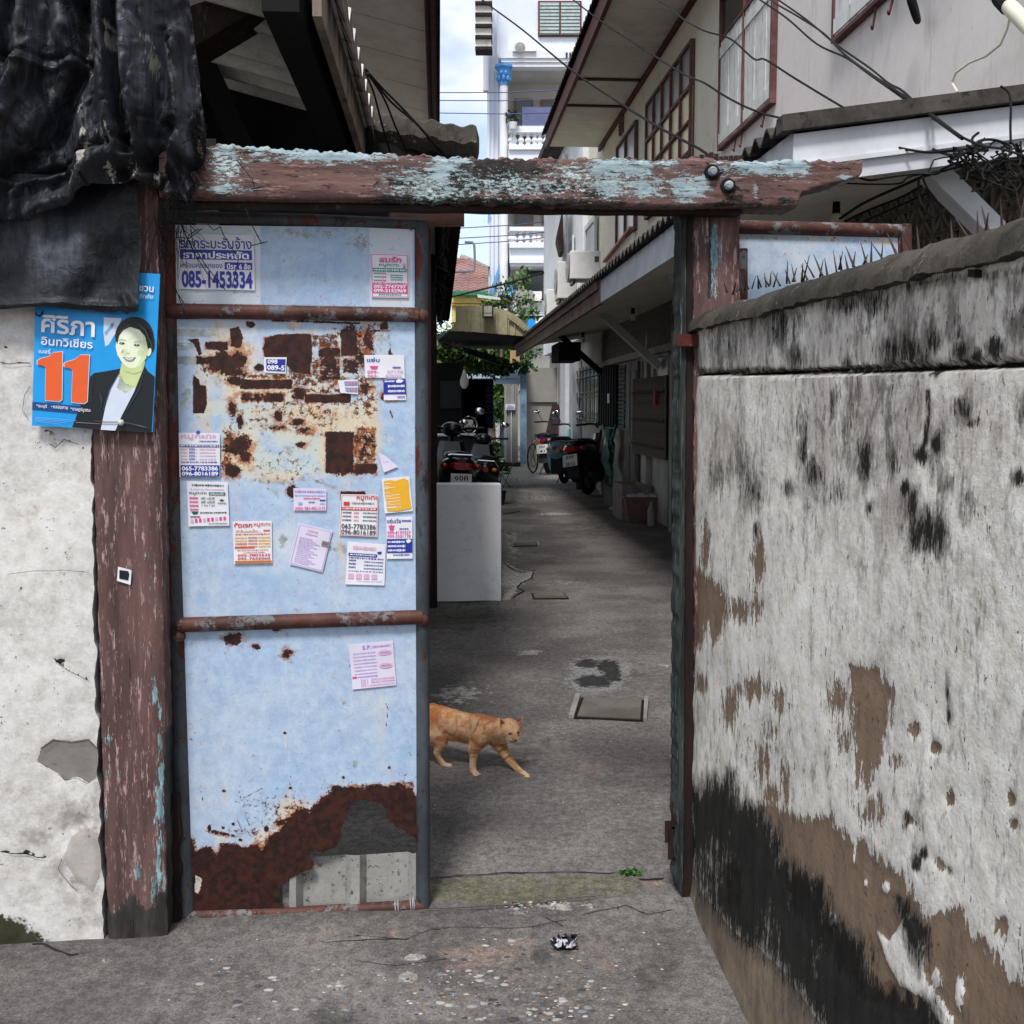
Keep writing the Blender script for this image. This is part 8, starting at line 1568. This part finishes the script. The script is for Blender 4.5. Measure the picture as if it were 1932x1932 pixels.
fg = thing("far_gateway", "pale blue far gateway with an open grey panel at the end of the alley", "gateway", AT(np.array(950.), np.array(868.), 27.5)*np.array([1, 1, 0]))
def down(R, X, Y_): # picture y of the ground at depth
    return None
def fbox(name, R, x0, x1, y0, Y, dep, mat, parent, y1=None):
    (u0, v0) = R(x0, y0); p = AT(np.array(u0), np.array(v0), Y); q = AT(np.array(R(x1, y0)[0]), np.array(v0), Y)
    zb = 0 if y1 is None else float(AT(np.array(u0), np.array(R(x0, y1)[1]), Y)[2]); zt = float(p[2])
    return MB().hexa([(x, y, z) for z in (zb, zt) for x, y in ((p[0], Y), (q[0], Y), (q[0], Y+dep), (p[0], Y+dep))]).build(name, mat, parent)
fbox("gate_post", R8, 692, 735, 1035, 26.5, .5, M_BLPOST, fg); fbox("crossbeam", R8, 540, 775, 1002, 26.2, .3, M_BLPOST, fg, 1045); fbox("crossbeam", R8, 320, 695, 1060, 26.6, .3, M_BLIGHT, fg, 1092); fbox("crossbeam", R8, 455, 695, 1096, 26.7, .3, M_BLIGHT, fg, 1130)
gp_ = fbox("gate_panel", R8, 582, 676, 1130, 26.4, .06, M_GRPAN, fg)
for X in (595, 612, 645, 660): fbox("panel_rib", R8, X, X+5, 1135, 26.36, .05, M_GRPAN, fg)
fbox("white_strip", R8, 627, 633, 1310, 26.34, .04, M_WTRIM, fg)
sg = fbox("sign", R8, 590, 656, 1270, 26.30, .03, M_WHITEPAPER, None, 1310); tag(sg, "small white sign with blue lettering on the far grey gate panel", "sign")
def farprint(R, txt, x0, y0, x1, y1, Y, mat, parent):
    v, f = text_geo(txt, .02); u_, v_ = zip(*[R(x0+(x1-x0)*a_, y1-(y1-y0)*b_) for a_, b_ in v]); m = MB(); m.add(AT(np.array(u_), np.array(v_), Y), f); o = m.build("printing", mat, parent, fix=False); o['kind'] = 'stuff'
farprint(R8, "ห้าม", 606, 1275, 640, 1288, 26.28, I_BLUE, sg); farprint(R8, "จอดรถขวาง", 596, 1292, 650, 1306, 26.28, I_BLUE, sg)
pl_ = thing("timber_plank", "dark timber plank lying across the ground at the far gateway", "plank", GR(940, 877)); MB().hexa([(x, y, z) for z in (0.0, .10) for x, y in ((float(GR(923, 878)[0]), 25.2), (float(GR(982, 878)[0]), 25.2), (float(GR(982, 878)[0]), 25.6), (float(GR(923, 878)[0]), 25.6))]).build("plank", M_DARKWOOD, pl_)
# grey end wall right of the far gate post
ew = thing("end_wall", "grey plastered wall with a raised band between the far gate and the porch", "wall", GR(1040, 880)); M_EW = plain("end_wall_plaster", S(150, 147, 142), .9, var=.08, scale=1)
fbox("wall", R8, 736, 1010, 1020, 24.5, .2, M_EW, ew); fbox("raised_band", R8, 738, 950, 1208, 24.44, .05, M_EW, ew, 1256); fbox("pilaster", R8, 950, 1010, 1030, 24.3, .15, M_WTRIM, ew)
for X0, X1, lab in ((885, 930, "longer"), (925, 955, "shorter")):
    p_, q_ = AT(*map(np.array, map(float, R8(X0, 1480))), 22.5), AT(*map(np.array, map(float, R8(X1, 1275))), 24.2); tag(MB().beam(p_*np.array([1, 1, 0]) if p_[2] < 0 else p_, q_, .12, .04, (0, 1, 0)).build("plank", M_DARKWOOD), lab+" dark plank leaning on the grey end wall", "plank", "planks leaning on the end wall")
# road kerb beyond + rubble, blue door post
tag(fbox("blue_pole", R8, 558, 582, 1160, 30, .3, plain("bright_blue_post", S(70, 140, 220), .5), None), "bright blue post beyond the far gateway", "post")
lw_ = fbox("grey_back_wall", R8, 500, 565, 1180, 33, .2, plain("back_wall_grey", S(170, 166, 168), .9), None); tag(lw_, "pale grey garden wall beyond the far gateway", "wall")
rs = np.random.default_rng(2); mb = MB()
for k in range(40):
    p = GR(rs.uniform(920, 944), 858-rs.random()*3); p = AT(np.array(rs.uniform(921, 944)), np.array(rs.uniform(838, 856)), 30.5); s_ = .06+.1*rs.random(); mb.box((p[0], 30.5+rs.random(), max(s_/2, min(p[2], .45))), (s_, s_, s_), Matrix.Rotation(rs.random()*3, 3, (1, .5, .3)))
tag(mb.build("rubble", plain("rubble", S(150, 138, 126), .9, var=.3, scale=5)), "heap of pale rubble beside the road beyond the far gateway", "rubble", kind='stuff')
# trees / vines
def tree(label, clouds, trunk, mat2, name="tree", cat="tree", n=1, leaf=.09, group=None):
    base = trunk[0]; t = thing(name, label, cat, (base[0], base[1], 0), group); rs = np.random.default_rng(int(abs(base[0]*77+base[1]*13)) % 9999)
    m1, m2, m3 = MB(), MB(), MB()
    for c, r, k in clouds:
        for i in range(k):
            pass
        leaf_cloud(m1, c, r, int(k*.45), leaf, rs); leaf_cloud(m2, c, r, int(k*.33), leaf, rs); leaf_cloud(m3, np.array(c)+np.array([0, 0, r[2]*.3]), r, int(k*.22), leaf, rs)
    for m, mt in ((m1, M_LEAF2), (m2, M_LEAF3), (m3, M_LEAF4)): 
        o = m.build("crown", mt, t, fix=False); o['kind'] = 'stuff'
    m = MB(); m.tube(trunk, [mat2*(1-.6*i/(len(trunk)-1)) for i in range(len(trunk))], 8)
    for c, r, k in clouds: m.tube([trunk[-1], (np.array(trunk[-1])+np.array(c))/2+np.array([0, 0, .1]), c], [mat2*.35, mat2*.25, mat2*.1], 5)
    m.build("trunk", plain("bark", S(104, 92, 80), .9, var=.25, scale=8), t); return t
def C8(X, Y_, D, R=R8): return AT(*map(np.array, map(float, R(X, Y_))), D)
g_ = lambda X, Y_, D: C8(X, Y_, D)*np.array([1, 1, 0])
tree("leafy tree with a bare trunk standing just beyond the far gateway", [(C8(500, 1180, 29), (.8, .6, .8), 900), (C8(510, 1300, 29), (.45, .4, .6), 500), (C8(480, 1090, 29), (.9, .6, .5), 600)], [g_(497, 1500, 29)+np.array([0, 0, 0]), C8(495, 1400, 29), C8(498, 1300, 29)], .14, leaf=.11)
tree("broad bright green tree seen through the gap under the dark awning", [(C8(420, 905, 33), (2.0, 1, .8), 1900), (C8(530, 920, 33), (1.3, 1, .8), 1200), (C8(300, 960, 33), (2.2, 1, .8), 1500), (C8(150, 980, 33), (2.0, 1, .9), 1200), (C8(380, 990, 33), (1.8, .8, .5), 900)], [g_(330, 1500, 33), C8(330, 1200, 33), C8(340, 1020, 33)], .2, leaf=.09)
tree("climbing vine with white specks on the rooftop before the tall building", [(C8(1190, 1010, 30, RT), (.40, .3, .30), 130), (C8(1270, 930, 30, RT), (.15, .3, .4), 60), (C8(1000, 1140, 30, RT), (.35, .3, .45), 110), (C8(930, 1260, 30, RT), (.5, .3, .25), 120), (C8(1180, 1230, 30, RT), (.8, .3, .2), 160), (C8(1250, 1390, 28, RT), (.5, .3, .2), 120), (C8(830, 1250, 30, RT), (.2, .3, .2), 60)], [C8(980, 1500, 30, RT)*np.array([1, 1, 0]), C8(980, 1450, 30, RT), C8(990, 1180, 30, RT)], .05, name="vine", cat="vine", leaf=.075)
tree("dark vine trailing under the teal awning sheet", [(C8(420, 1020, 21), (1.2, .3, .14), 500), (C8(520, 1030, 21), (.4, .3, .2), 260), (C8(200, 1000, 21), (1.2, .3, .3), 500), (C8(120, 900, 21), (.7, .3, .5), 260)], [C8(90, 1500, 21)*np.array([1, 1, 0]), C8(90, 1200, 21), C8(110, 1010, 21)], .05, name="vine", cat="vine", leaf=.07)
for i, (X, Y_, D, lab) in enumerate(((510, 1570, 17.5, "upper leafy plant standing right of the shaded motorbikes"), (545, 1700, 15.5, "lower leafy plant at the kerb right of the shaded motorbikes"))):
    c = C8(X, Y_, D); t = thing("potted_plant", lab, "plant", (c[0], c[1], 0)); rs = np.random.default_rng(i+40); m = MB(); leaf_cloud(m, (c[0], c[1], max(.2, c[2])), (.22, .2, .2), 60, .07, rs); o = m.build("leaves", M_LEAF3, t, fix=False)
    m = MB()
    for k in range(6): m.tube([(c[0], c[1], .12), (c[0]+rs.normal()*.12, c[1]+rs.normal()*.1, max(.3, c[2])+.05)], .006, 4)
    m.build("stems", M_LEAF3, t); MB().lathe([(.08, 0), (.11, .2), (.12, .21), (.09, .2)], (c[0], c[1], 0), (0, 0, 1), 12).build("pot", plain("pot_dark", S(50, 44, 40), .8), t)
# khaki awning with ribs
M_KH = weathered("khaki_sheet_metal", S(166, 160, 130), S(152, 146, 118), [dict(level=.2, c=(S(120, 112, 90), S(134, 126, 104)), scale=3, amp=1.2, edge=.2, aniso=(2, 2, .5))], scale=1.5, rough=.5, bump=.1)
aw_ = thing("khaki_awning", "khaki ribbed metal awning with a curved end across the alley", "awning", C8(450, 800, 17)*np.array([1, 1, 0]))
edge = [(205, 765), (245, 700), (246, 600), (340, 588), (440, 592), (520, 606), (600, 625), (660, 655), (710, 700), (750, 745), (782, 792), (700, 800), (520, 785), (350, 770)]
front = [C8(x, y, 17.0) for x, y in edge]; MB().extrude(front, (0, 1, 0), .04).build("front_sheet", M_KH, aw_)
top = edge[2:11]; m = MB(); P1 = [C8(x, y, 17.0) for x, y in top]; n_ = len(P1)
m.add(P1+[p+np.array([0, 7.5, -.0]) for p in P1], [(i, i+1, n_+i+1, n_+i) for i in range(n_-1)]); m.build("roof_sheet", M_KH, aw_, fix=False)
for X in (318, 345, 408, 425, 512, 530, 596, 607, 650): 
    yt = np.interp(X, [p[0] for p in top], [p[1] for p in top])+22; fbox("rib", R8, X, X+6, yt, 16.96, .04, M_KH, aw_, 790 if X > 560 else 776)
for k in range(9):
    t_ = k/8; x = 640+(745-640)*t_; y = np.interp(x, [640, 700, 750], [650, 700, 750]); p_ = C8(x, y, 16.95); q_ = C8(x-28-6*t_, y+30-16*t_, 16.95); MB().beam(p_, q_, .03, .02, (0, 1, 0)).build("rib", M_KH, aw_)
MB().hexa([(*C8(x, y, D),) for x, y, D in ((60, 880, 25), (720, 895, 25), (700, 800, 17.05), (200, 768, 17.05), (60, 840, 25), (720, 850, 25), (700, 780, 17.05), (210, 750, 17.05))]).build("underside", M_VOID, aw_)  # near-black slab paints the shade under the awning
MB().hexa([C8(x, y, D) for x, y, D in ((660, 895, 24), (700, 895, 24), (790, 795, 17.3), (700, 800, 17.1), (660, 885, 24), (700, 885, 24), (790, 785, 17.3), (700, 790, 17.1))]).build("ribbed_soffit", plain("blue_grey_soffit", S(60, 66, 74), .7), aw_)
fl_ = thing("floodlight", "square floodlight fixed on the khaki awning", "floodlight", C8(468, 630, 16.8)); fbox("casing", R8, 430, 505, 585, 16.75, .15, M_STEEL, fl_, 672); fbox("lens", R8, 440, 496, 592, 16.72, .03, plain("lamp_lens", S(176, 174, 158), .3), fl_, 640); fbox("lens", R8, 440, 496, 645, 16.72, .03, plain("lamp_lens", S(176, 174, 158), .3), fl_, 664)
tag(MB().hexa([C8(x, y, D) for x, y, D in ((300, 915, 20), (560, 1010, 20), (622, 968, 23), (290, 880, 23), (300, 909, 20), (560, 1004, 20), (622, 963, 23), (290, 875, 23))]).build("teal_awning_sheet", plain("teal_translucent_sheet", S(40, 84, 104), .3, var=.3, scale=1.5)), "dark teal awning sheet sloping down to the right in the far gap", "awning sheet")
tag(fbox("louvre_window", R8, 622, 688, 900, 30, .1, plain("tan_louvres", S(170, 140, 96), .7), None, 990), "tan louvred window beyond the far crossbeam", "window")
# dark sheltered kitchen left: cabinet, shelves with blue crates
cbn = thing("dark_cabinet", "tall black cabinet in the shade left of the blue crates", "cabinet", C8(200, 1400, 17)*np.array([1, 1, 0])); fbox("carcass", R8, 60, 288, 985, 17.6, .6, M_VOID, cbn); fbox("door", R8, 140, 284, 1110, 17.55, .04, plain("cabinet_door", S(18, 22, 22), .5), cbn, 1300)
M_BCR = plain("dark_blue_crate", S(26, 32, 84), .5, var=.2)
def blue_crate(lab, X, Y_, i):
    c = C8(X, Y_, 18.2); t = thing("blue_crate", lab, "crate", c, "dark blue lattice crates stacked in the shade"); s_ = .36; x0, z0_ = c[0]-s_/2, c[2]
    m = MB()
    for k in range(6):
        m.box((x0+s_*k/5, 18.2, z0_+.14), (.012, .02, .28))
    for k in range(5): m.box((x0+s_/2, 18.2, z0_+.28*k/4), (s_, .02, .014))
    m.build("lattice_side", M_BCR, t); MB().box((c[0], 18.42, z0_+.14), (s_*.98, .36, .27)).build("dark_core", M_VOID, t)  # near-black block painted as the unlit inside of the crate
names = ["top left", "top middle", "top right", "second row left", "second row middle", "second row right", "third row left", "third row middle", "third row right", "bottom left", "bottom middle", "bottom right"]
for r_ in range(4):
    for c_ in range(3): blue_crate(names[r_*3+c_]+" dark blue crate of the shaded stack", 322+c_*56, 1210+r_*75, 0)
fbox("stack_shade_panel", R8, 286, 466, 1112, 18.75, .4, M_VOID, None); tag(bpy.data.objects["stack_shade_panel"], "near-black panel painted as the shade behind the stack of blue crates", "sheeting")  # near-black panel, shade behind the crates put into its colour
fn = C8(340, 1415, 16.9); ft = thing("electric_fan", "pale round electric fan face in the shade above the black motorbike", "fan", (fn[0], fn[1], 0)); MB().torus(fn, .14, .01, (.35, 1, 0), 24, 5).build("guard", M_CHR, ft); MB().lathe([(.001, -.01), (.11, 0), (.001, .01)], fn, (.5, 1, .1), 5).build("blades", plain("fan_blade", S(190, 190, 180), .4), ft); MB().tube([fn*np.array([1, 1, 0]), fn], .015, 6).build("stem", M_STEEL, ft)
kt = thing("counter", "shaded counter with a thin pale top edge behind the black motorbikes", "counter", C8(220, 1700, 14)*np.array([1, 1, 0])); fbox("cupboard", R8, 40, 365, 1492, 15.6, .8, plain("counter_dark", S(56, 56, 58), .7), kt); fbox("worktop", R8, 30, 372, 1484, 15.5, .95, M_WTRIM, kt, 1492)
tag(fbox("grey_metal_box", R8, 370, 462, 1505, 16.3, .4, plain("blue_grey_box", S(84, 96, 112), .5), None), "blue grey metal box at the end of the shaded counter", "box")
c = C8(95, 1725, 12.6); tag(MB().ball((c[0]-.05, c[1], max(c[2], .3)), (.17, .16, .26), 12, 9).build("white_sack", plain("white_sack", S(170, 168, 164), .8, var=.15, scale=12), smooth=True), "pale sack standing left of the black motorbike", "sack")
c = C8(305, 1080, 17.2); tag(MB().loft([[Vector((c[0]+r*math.cos(a), c[1]+r*.5*math.sin(a), c[2]+h)) for a in np.linspace(0, 6.28, 9)[:-1]] for h, r in ((.12, .01), (.06, .03), (-.06, .07), (-.14, .07), (-.2, .03))]).build("hanging_bag", plain("white_bag", S(190, 190, 190), .5), smooth=True), "white plastic bag hanging above the dark cabinet", "bag")
# left porch clutter: conduit bracket
tag(MB().tube([C8(x, y, 9, RT) for x, y in ((540, 508), (635, 514), (655, 545), (660, 640), (662, 800), (650, 855), (560, 862), (380, 868))], .012, 6).build("conduit_bracket", M_WTRIM, smooth=True), "thin white bent conduit sticking out of the left porch eave", "conduit")
tag(MB().hexa([C8(x, y, D, RT) for x, y, D in ((700, 1178, 22), (975, 1208, 22), (975, 1206, 22.4), (700, 1176, 22.4), (690, 1142, 22), (968, 1182, 22), (968, 1180, 22.4), (690, 1140, 22.4))]).build("strip_lamp", M_WTRIM), "white strip lamp panel above the khaki awning", "lamp")

# ================================================================== RED ROOFED HOUSE
M_TILE = weathered("pinkish_clay_tile", S(150, 118, 112), S(128, 98, 94), [dict(level=.25, c=(S(96, 80, 76), S(110, 92, 88)), scale=2, amp=1.2, edge=.2)], scale=1, rough=.85, bump=.2)
rh = thing("tile_roof_house", "small house with pinkish tiled roof, green fascia and yellow wall", "house", C8(600, 1300, 34, RT)*np.array([1, 1, 0]))
mb = MB(); nr = 13
for r_ in range(nr):
    t0 = r_/nr; y = 1095-(1095-690)*t0; Y0 = 33.5+3.2*t0; x0, x1 = 430, 830; n = 60; V = []
    zt = C8(600, y, Y0, RT)[2]; xa = C8(380, y, Y0, RT)[0]; xb = C8(np.interp(y, [690, 830, 1100], [530, 822, 822]), y, Y0, RT)[0]; zn = C8(600, 1095-(1095-690)*(r_+1)/nr, 33.5+3.2*(r_+1)/nr, RT)[2]
    for k in range(n+1):
        x = xa+(xb-xa)*k/n; w = .022*math.sin(2*math.pi*x/.26); V.append((x, Y0-.05, zt+w+.01)); V.append((x, Y0-.05, zt+w-.04)); V.append((x, Y0+.30, zn+w+.0))
    F = []
    for k in range(n): a_, b_ = 3*k, 3*k+3; F += [(a_, b_, b_+1, a_+1), (a_, a_+2, b_+2, b_)]
    mb.add(V, F)
o = mb.build("tile_courses", M_TILE, rh, fix=False); o['kind'] = 'stuff'
m = MB(); m.tube([C8(505, 685, 36.9, RT), C8(600, 722, 36.6, RT), C8(825, 832, 36.2, RT)], .10, 6); m.build("ridge_tiles", plain("grey_ridge", S(150, 146, 138), .9), rh)
fbox("fascia", RT, 380, 818, 1102, 33.3, .15, plain("green_fascia", S(40, 120, 90), .6), rh, 1150); fbox("wall", RT, 380, 818, 1150, 33.6, .2, plain("yellow_wall", S(206, 190, 122), .8), rh)
for y in (1232, 1262): fbox("yellow_louvre", RT, 380, 790, y, 33.5, .08, plain("yellow_louvre", S(206, 168, 84), .7), rh, y+12)

# ================================================================== TALL PALE BLUE BUILDING
M_TB = weathered("pale_blue_white_paint", S(214, 222, 236), S(222, 226, 234), [dict(level=.15, c=(S(196, 200, 206), S(206, 208, 212)), scale=1, amp=1.2, edge=.3, h=0, op=.5)], scale=.6, grain=20, grain_amt=.05, rough=.85, bump=.1)
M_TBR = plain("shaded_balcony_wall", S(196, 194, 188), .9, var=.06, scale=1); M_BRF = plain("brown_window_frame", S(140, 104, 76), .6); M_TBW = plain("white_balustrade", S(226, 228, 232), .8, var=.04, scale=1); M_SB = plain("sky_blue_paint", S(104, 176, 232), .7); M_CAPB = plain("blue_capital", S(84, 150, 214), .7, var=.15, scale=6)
tb = thing("tall_building", "tall pale blue and white building with balustraded balconies at the end of the view", "building", C8(1300, 1300, 37, RT)*np.array([1, 1, 0]))
def B3(name, x0, x1, y0, y1, Y, dep, mat, R=R3, par=None): return fbox(name, R, x0, x1, y0, Y, dep, mat, par or tb, y1)
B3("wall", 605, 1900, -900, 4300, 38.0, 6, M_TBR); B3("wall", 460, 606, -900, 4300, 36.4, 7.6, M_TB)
B3("wall", 606, 1900, -900, 350, 36.2, 1.8, M_TB)
for x0, x1 in ((468, 478), (500, 506), (530, 536)): B3("pilaster", x0, x1, 60, 4000, 36.3, .1, M_TB)
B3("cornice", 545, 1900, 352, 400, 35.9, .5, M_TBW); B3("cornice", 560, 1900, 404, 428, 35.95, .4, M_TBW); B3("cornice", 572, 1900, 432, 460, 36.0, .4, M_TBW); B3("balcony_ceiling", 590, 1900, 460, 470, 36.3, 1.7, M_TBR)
w = B3("window", 815, 1115, 5, 250, 36.12, .07, M_MAROON); B3("pane", 826, 962, 14, 240, 36.08, .05, M_GLASSG, par=w); B3("pane", 972, 1105, 14, 240, 36.08, .05, M_GLASSG, par=w)
for k in range(9): y = 22+k*24; B3("louvre", 828, 960, y, y+14, 36.04, .04, plain("louvre_glass", S(176, 190, 188), .2, spec=.6), par=w); B3("louvre", 974, 1103, y, y+14, 36.04, .04, plain("louvre_glass", S(176, 190, 188), .2, spec=.6), par=w)
c = C8(720, 340, 35.9, R3); t_ = MB(); a_ = fbox("rooftop_air_conditioner", R3, 638, 800, 290, 35.8, .3, M_AC, None, 352); tag(a_, "air conditioner on the ledge of the tall building under the maroon window", "air conditioner")
MB().lathe([(.001, 0), (.17, 0), (.001, .02)], C8(690, 326, 35.78, R3), (0, -1, 0), 18).build("fan_guard", plain("ac_grille", S(150, 150, 150), .5), a_); 
for x in (1005, 1030, 1055, 1085): B3("vent_slot", x, x+14, 362, 398, 35.88, .05, M_STEEL)
# column with blue capital
cx = C8(577, 600, 36.2, R3); sc_ = 36.2/1932*.2734
m = MB(); m.lathe([(28*sc_*1.0, 0), (26*sc_, 9)], (cx[0], 36.0, cx[2]-9), (0, 0, 1), 16); m.build("column", M_TBW, tb, smooth=True)
m = MB(); capz = cx[2]; m.lathe([(30*sc_, -.02), (32*sc_, .1), (36*sc_, .35), (50*sc_, .52), (60*sc_, .56), (60*sc_, .64), (30*sc_, .65)], (cx[0], 36.0, capz), (0, 0, 1), 12)
for k in range(16): a = k*math.pi/8; m.ball((cx[0]+math.cos(a)*38*sc_, 36.0+math.sin(a)*38*sc_, capz+.2+.16*(k % 2)), (.07, .07, .10), 6, 5)
m.build("capital", M_CAPB, tb)
def wind(x0, x1, y0, y1, R, D): 
    w = B3("window", x0, x1, y0, y1, D, .12, M_BRF, R); k = (x1-x0)*.09; B3("pane", x0+k, x1-k, y0+k, y1-k, D-.03, .1, M_GLASSD, R, w); return w
wind(650, 782, 680, 960, R3, 37.8); wind(830, 1010, 684, 960, R3, 37.8); wind(1145, 1372, 60, 312, RT, 37.8); wind(1475, 1705, 60, 302, RT, 37.8)
tag(fbox("hanging_sheet", R3, 705, 926, 738, 37.2, .04, plain("lavender_sheet", S(150, 156, 196), .9, var=.08, scale=2), None, 940), "grey lavender bed sheet hung on the upper balcony", "sheet")
def balustrade(R, x0, x1, y_rail0, y_rail1, yb, ys, xs_, D):
    B3("handrail", x0, x1, y_rail0, y_rail1, D-.1, .35, M_TBW, R)
    zt = C8(x0, y_rail1, D, R)[2]; zb = C8(x0, yb, D, R)[2]; h = zt-zb
    pm = MB().lathe([(.11, 0), (.11, h*.08), (.06, h*.14), (.12, h*.36), (.10, h*.5), (.045, h*.72), (.06, h*.85), (.11, h*.92), (.11, h)], (0, 0, 0), (0, 0, 1), 10).mesh("baluster"); pm.materials.append(M_TBW)
    for X in xs_:
        q = C8(X, yb, D, R); o = bpy.data.objects.new("baluster", pm); COL.objects.link(o); o.parent = tb; o.location = Vector((q[0], D+.08, q[2]))-tb.location
    B3("balcony_slab", x0, x1, yb, ys, D-.15, 2.0, M_TBW, R)
balustrade(R3, 612, 1120, 868, 912, 1000, 1030, [628, 650, 697, 746, 792, 828, 870, 915, 960, 1005, 1050], 36.0)
B3("balcony_apron", 610, 1120, 1030, 1300, 35.95, 2, M_TB)
balustrade(RT, 1080, 1900, 322, 372, 520, 575, [1100, 1135, 1215, 1297, 1380, 1437, 1515, 1590, 1668, 1740], 36.0)
B3("balcony_apron", 1080, 1900, 575, 725, 36.0, 1.9, M_TB, RT); B3("cornice", 1080, 1900, 728, 760, 35.8, 2.0, M_TBW, RT); B3("cornice", 1090, 1900, 765, 800, 35.9, 2, M_TBW, RT)
w = B3("window", 1215, 1900, 822, 1205, 37.2, .3, M_BRF, RT)
for x0, x1 in ((1232, 1296), (1312, 1520), (1562, 1890)): B3("pane", x0, x1, 830, 1200, 37.1, .15, M_GLASSD, RT, w)
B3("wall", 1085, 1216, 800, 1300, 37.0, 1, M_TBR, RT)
for k in range(7): B3("siding_board", 1120, 1900, 1216+k*26, 1216+k*26+22, 35.6+.01*k, .2, M_TBW, RT)
B3("dark_panel", 1180, 1900, 1394, 1445, 35.9, .3, M_VOID, RT)  # near-black box painted as an unlit gap under the siding
B3("blue_panel", 960, 1130, 990, 1212, 35.9, .2, M_SB, RT); 
m = MB(); m.extrude([C8(x, y, 36.28, RT) for x, y in ((868, 1040), (975, 720), (968, 830), (880, 1150), (835, 1150))], (0, -1, 0), .03); m.build("blue_stripe", M_SB, tb)
m = MB(); m.extrude([C8(x, y, 36.28, RT) for x, y in ((820, 180), (848, 118), (852, 118), (826, 260), (816, 290))], (0, -1, 0), .03); m.build("blue_stripe", M_SB, tb)
a_ = fbox("lower_air_conditioner", RT, 1160, 1472, 1102, 35.4, .5, M_AC, None, 1216); tag(a_, "large air conditioner on the white siding of the tall building", "air conditioner"); MB().lathe([(.001, 0), (.34, 0), (.001, .02)], C8(1265, 1180, 35.38, RT), (0, -1, 0), 18).build("fan_guard", plain("ac_grille", S(150, 150, 150), .5), a_)
tag(fbox("blue_shutter_box", RT, 1302, 1396, 1432, 32, .3, plain("vivid_blue_panel", S(40, 150, 230), .5), None, 1570), "vivid blue panel just above the far end of the khaki awning", "panel"); tag(fbox("small_white_wall", RT, 1396, 1560, 1410, 33, .3, M_TBW, None, 1620), "white wall strip beside the vivid blue panel", "wall")
# brown eave at the top left of the building + grey side panel
ev = thing("brown_eave", "brown slatted roof eave sticking out at the left top of the tall building", "eave", C8(430, 100, 35, R3)); 
for k in range(9):
    pbox(MB(), R3, 386, -360+k*78, 492, -360+k*78+58, 34.8, .5).build("eave_tile", M_ROOFU, ev); pbox(MB(), R3, 380, -305+k*78, 498, -305+k*78+22, 34.7, .6).build("eave_batten", M_DARKWOOD, ev)
B3("side_panel", 435, 472, 320, 622, 36.2, .3, M_TB)
pt = C8(640, 870, 35.8, R3); t = thing("balcony_plant", "small green plant in a white pot on the upper balcony corner", "plant", pt); m = MB(); leaf_cloud(m, pt+np.array([0, 0, .3]), (.28, .2, .25), 120, .07, np.random.default_rng(3)); m.build("leaves", M_LEAF3, t, fix=False); MB().lathe([(.1, -.1), (.16, .12), (.001, .12)], pt, (0, 0, 1), 12).build("pot", M_TBW, t)
# thin overhead lines far away
for i, (R, x0, y0, x1, y1) in enumerate(((R3, 150, 630, 1060, 612), (R3, 150, 684, 1060, 672), (R3, 150, 771, 1060, 768), (RT, 540, 320, 1760, 226), (RT, 540, 442, 1760, 350), (RT, 620, 512, 1760, 412), (RT, 440, 1140, 1730, 795))):
    p_, q_ = C8(x0, y0, 26, R), C8(x1, y1, 26, R); r_ = .012 if i < 6 else .025; mid = (p_+q_)/2-np.array([0, 0, .06])
    tag(MB().tube([p_+(p_-q_)*.6, mid, q_+(q_-p_)*.3], r_, 5).build("power_line", plain("far_line", S(80, 84, 130), .7) if i < 6 else M_CABLE), ["topmost thin line across the upper sky gap", "second thin line across the upper sky gap", "third thin line across the upper sky gap", "upper thin line across the sky below the beam", "middle thin line across the sky below the beam", "lower thin line across the sky below the beam", "thick black line before the tiled roof"][i], "power line", "power lines beyond the alley")
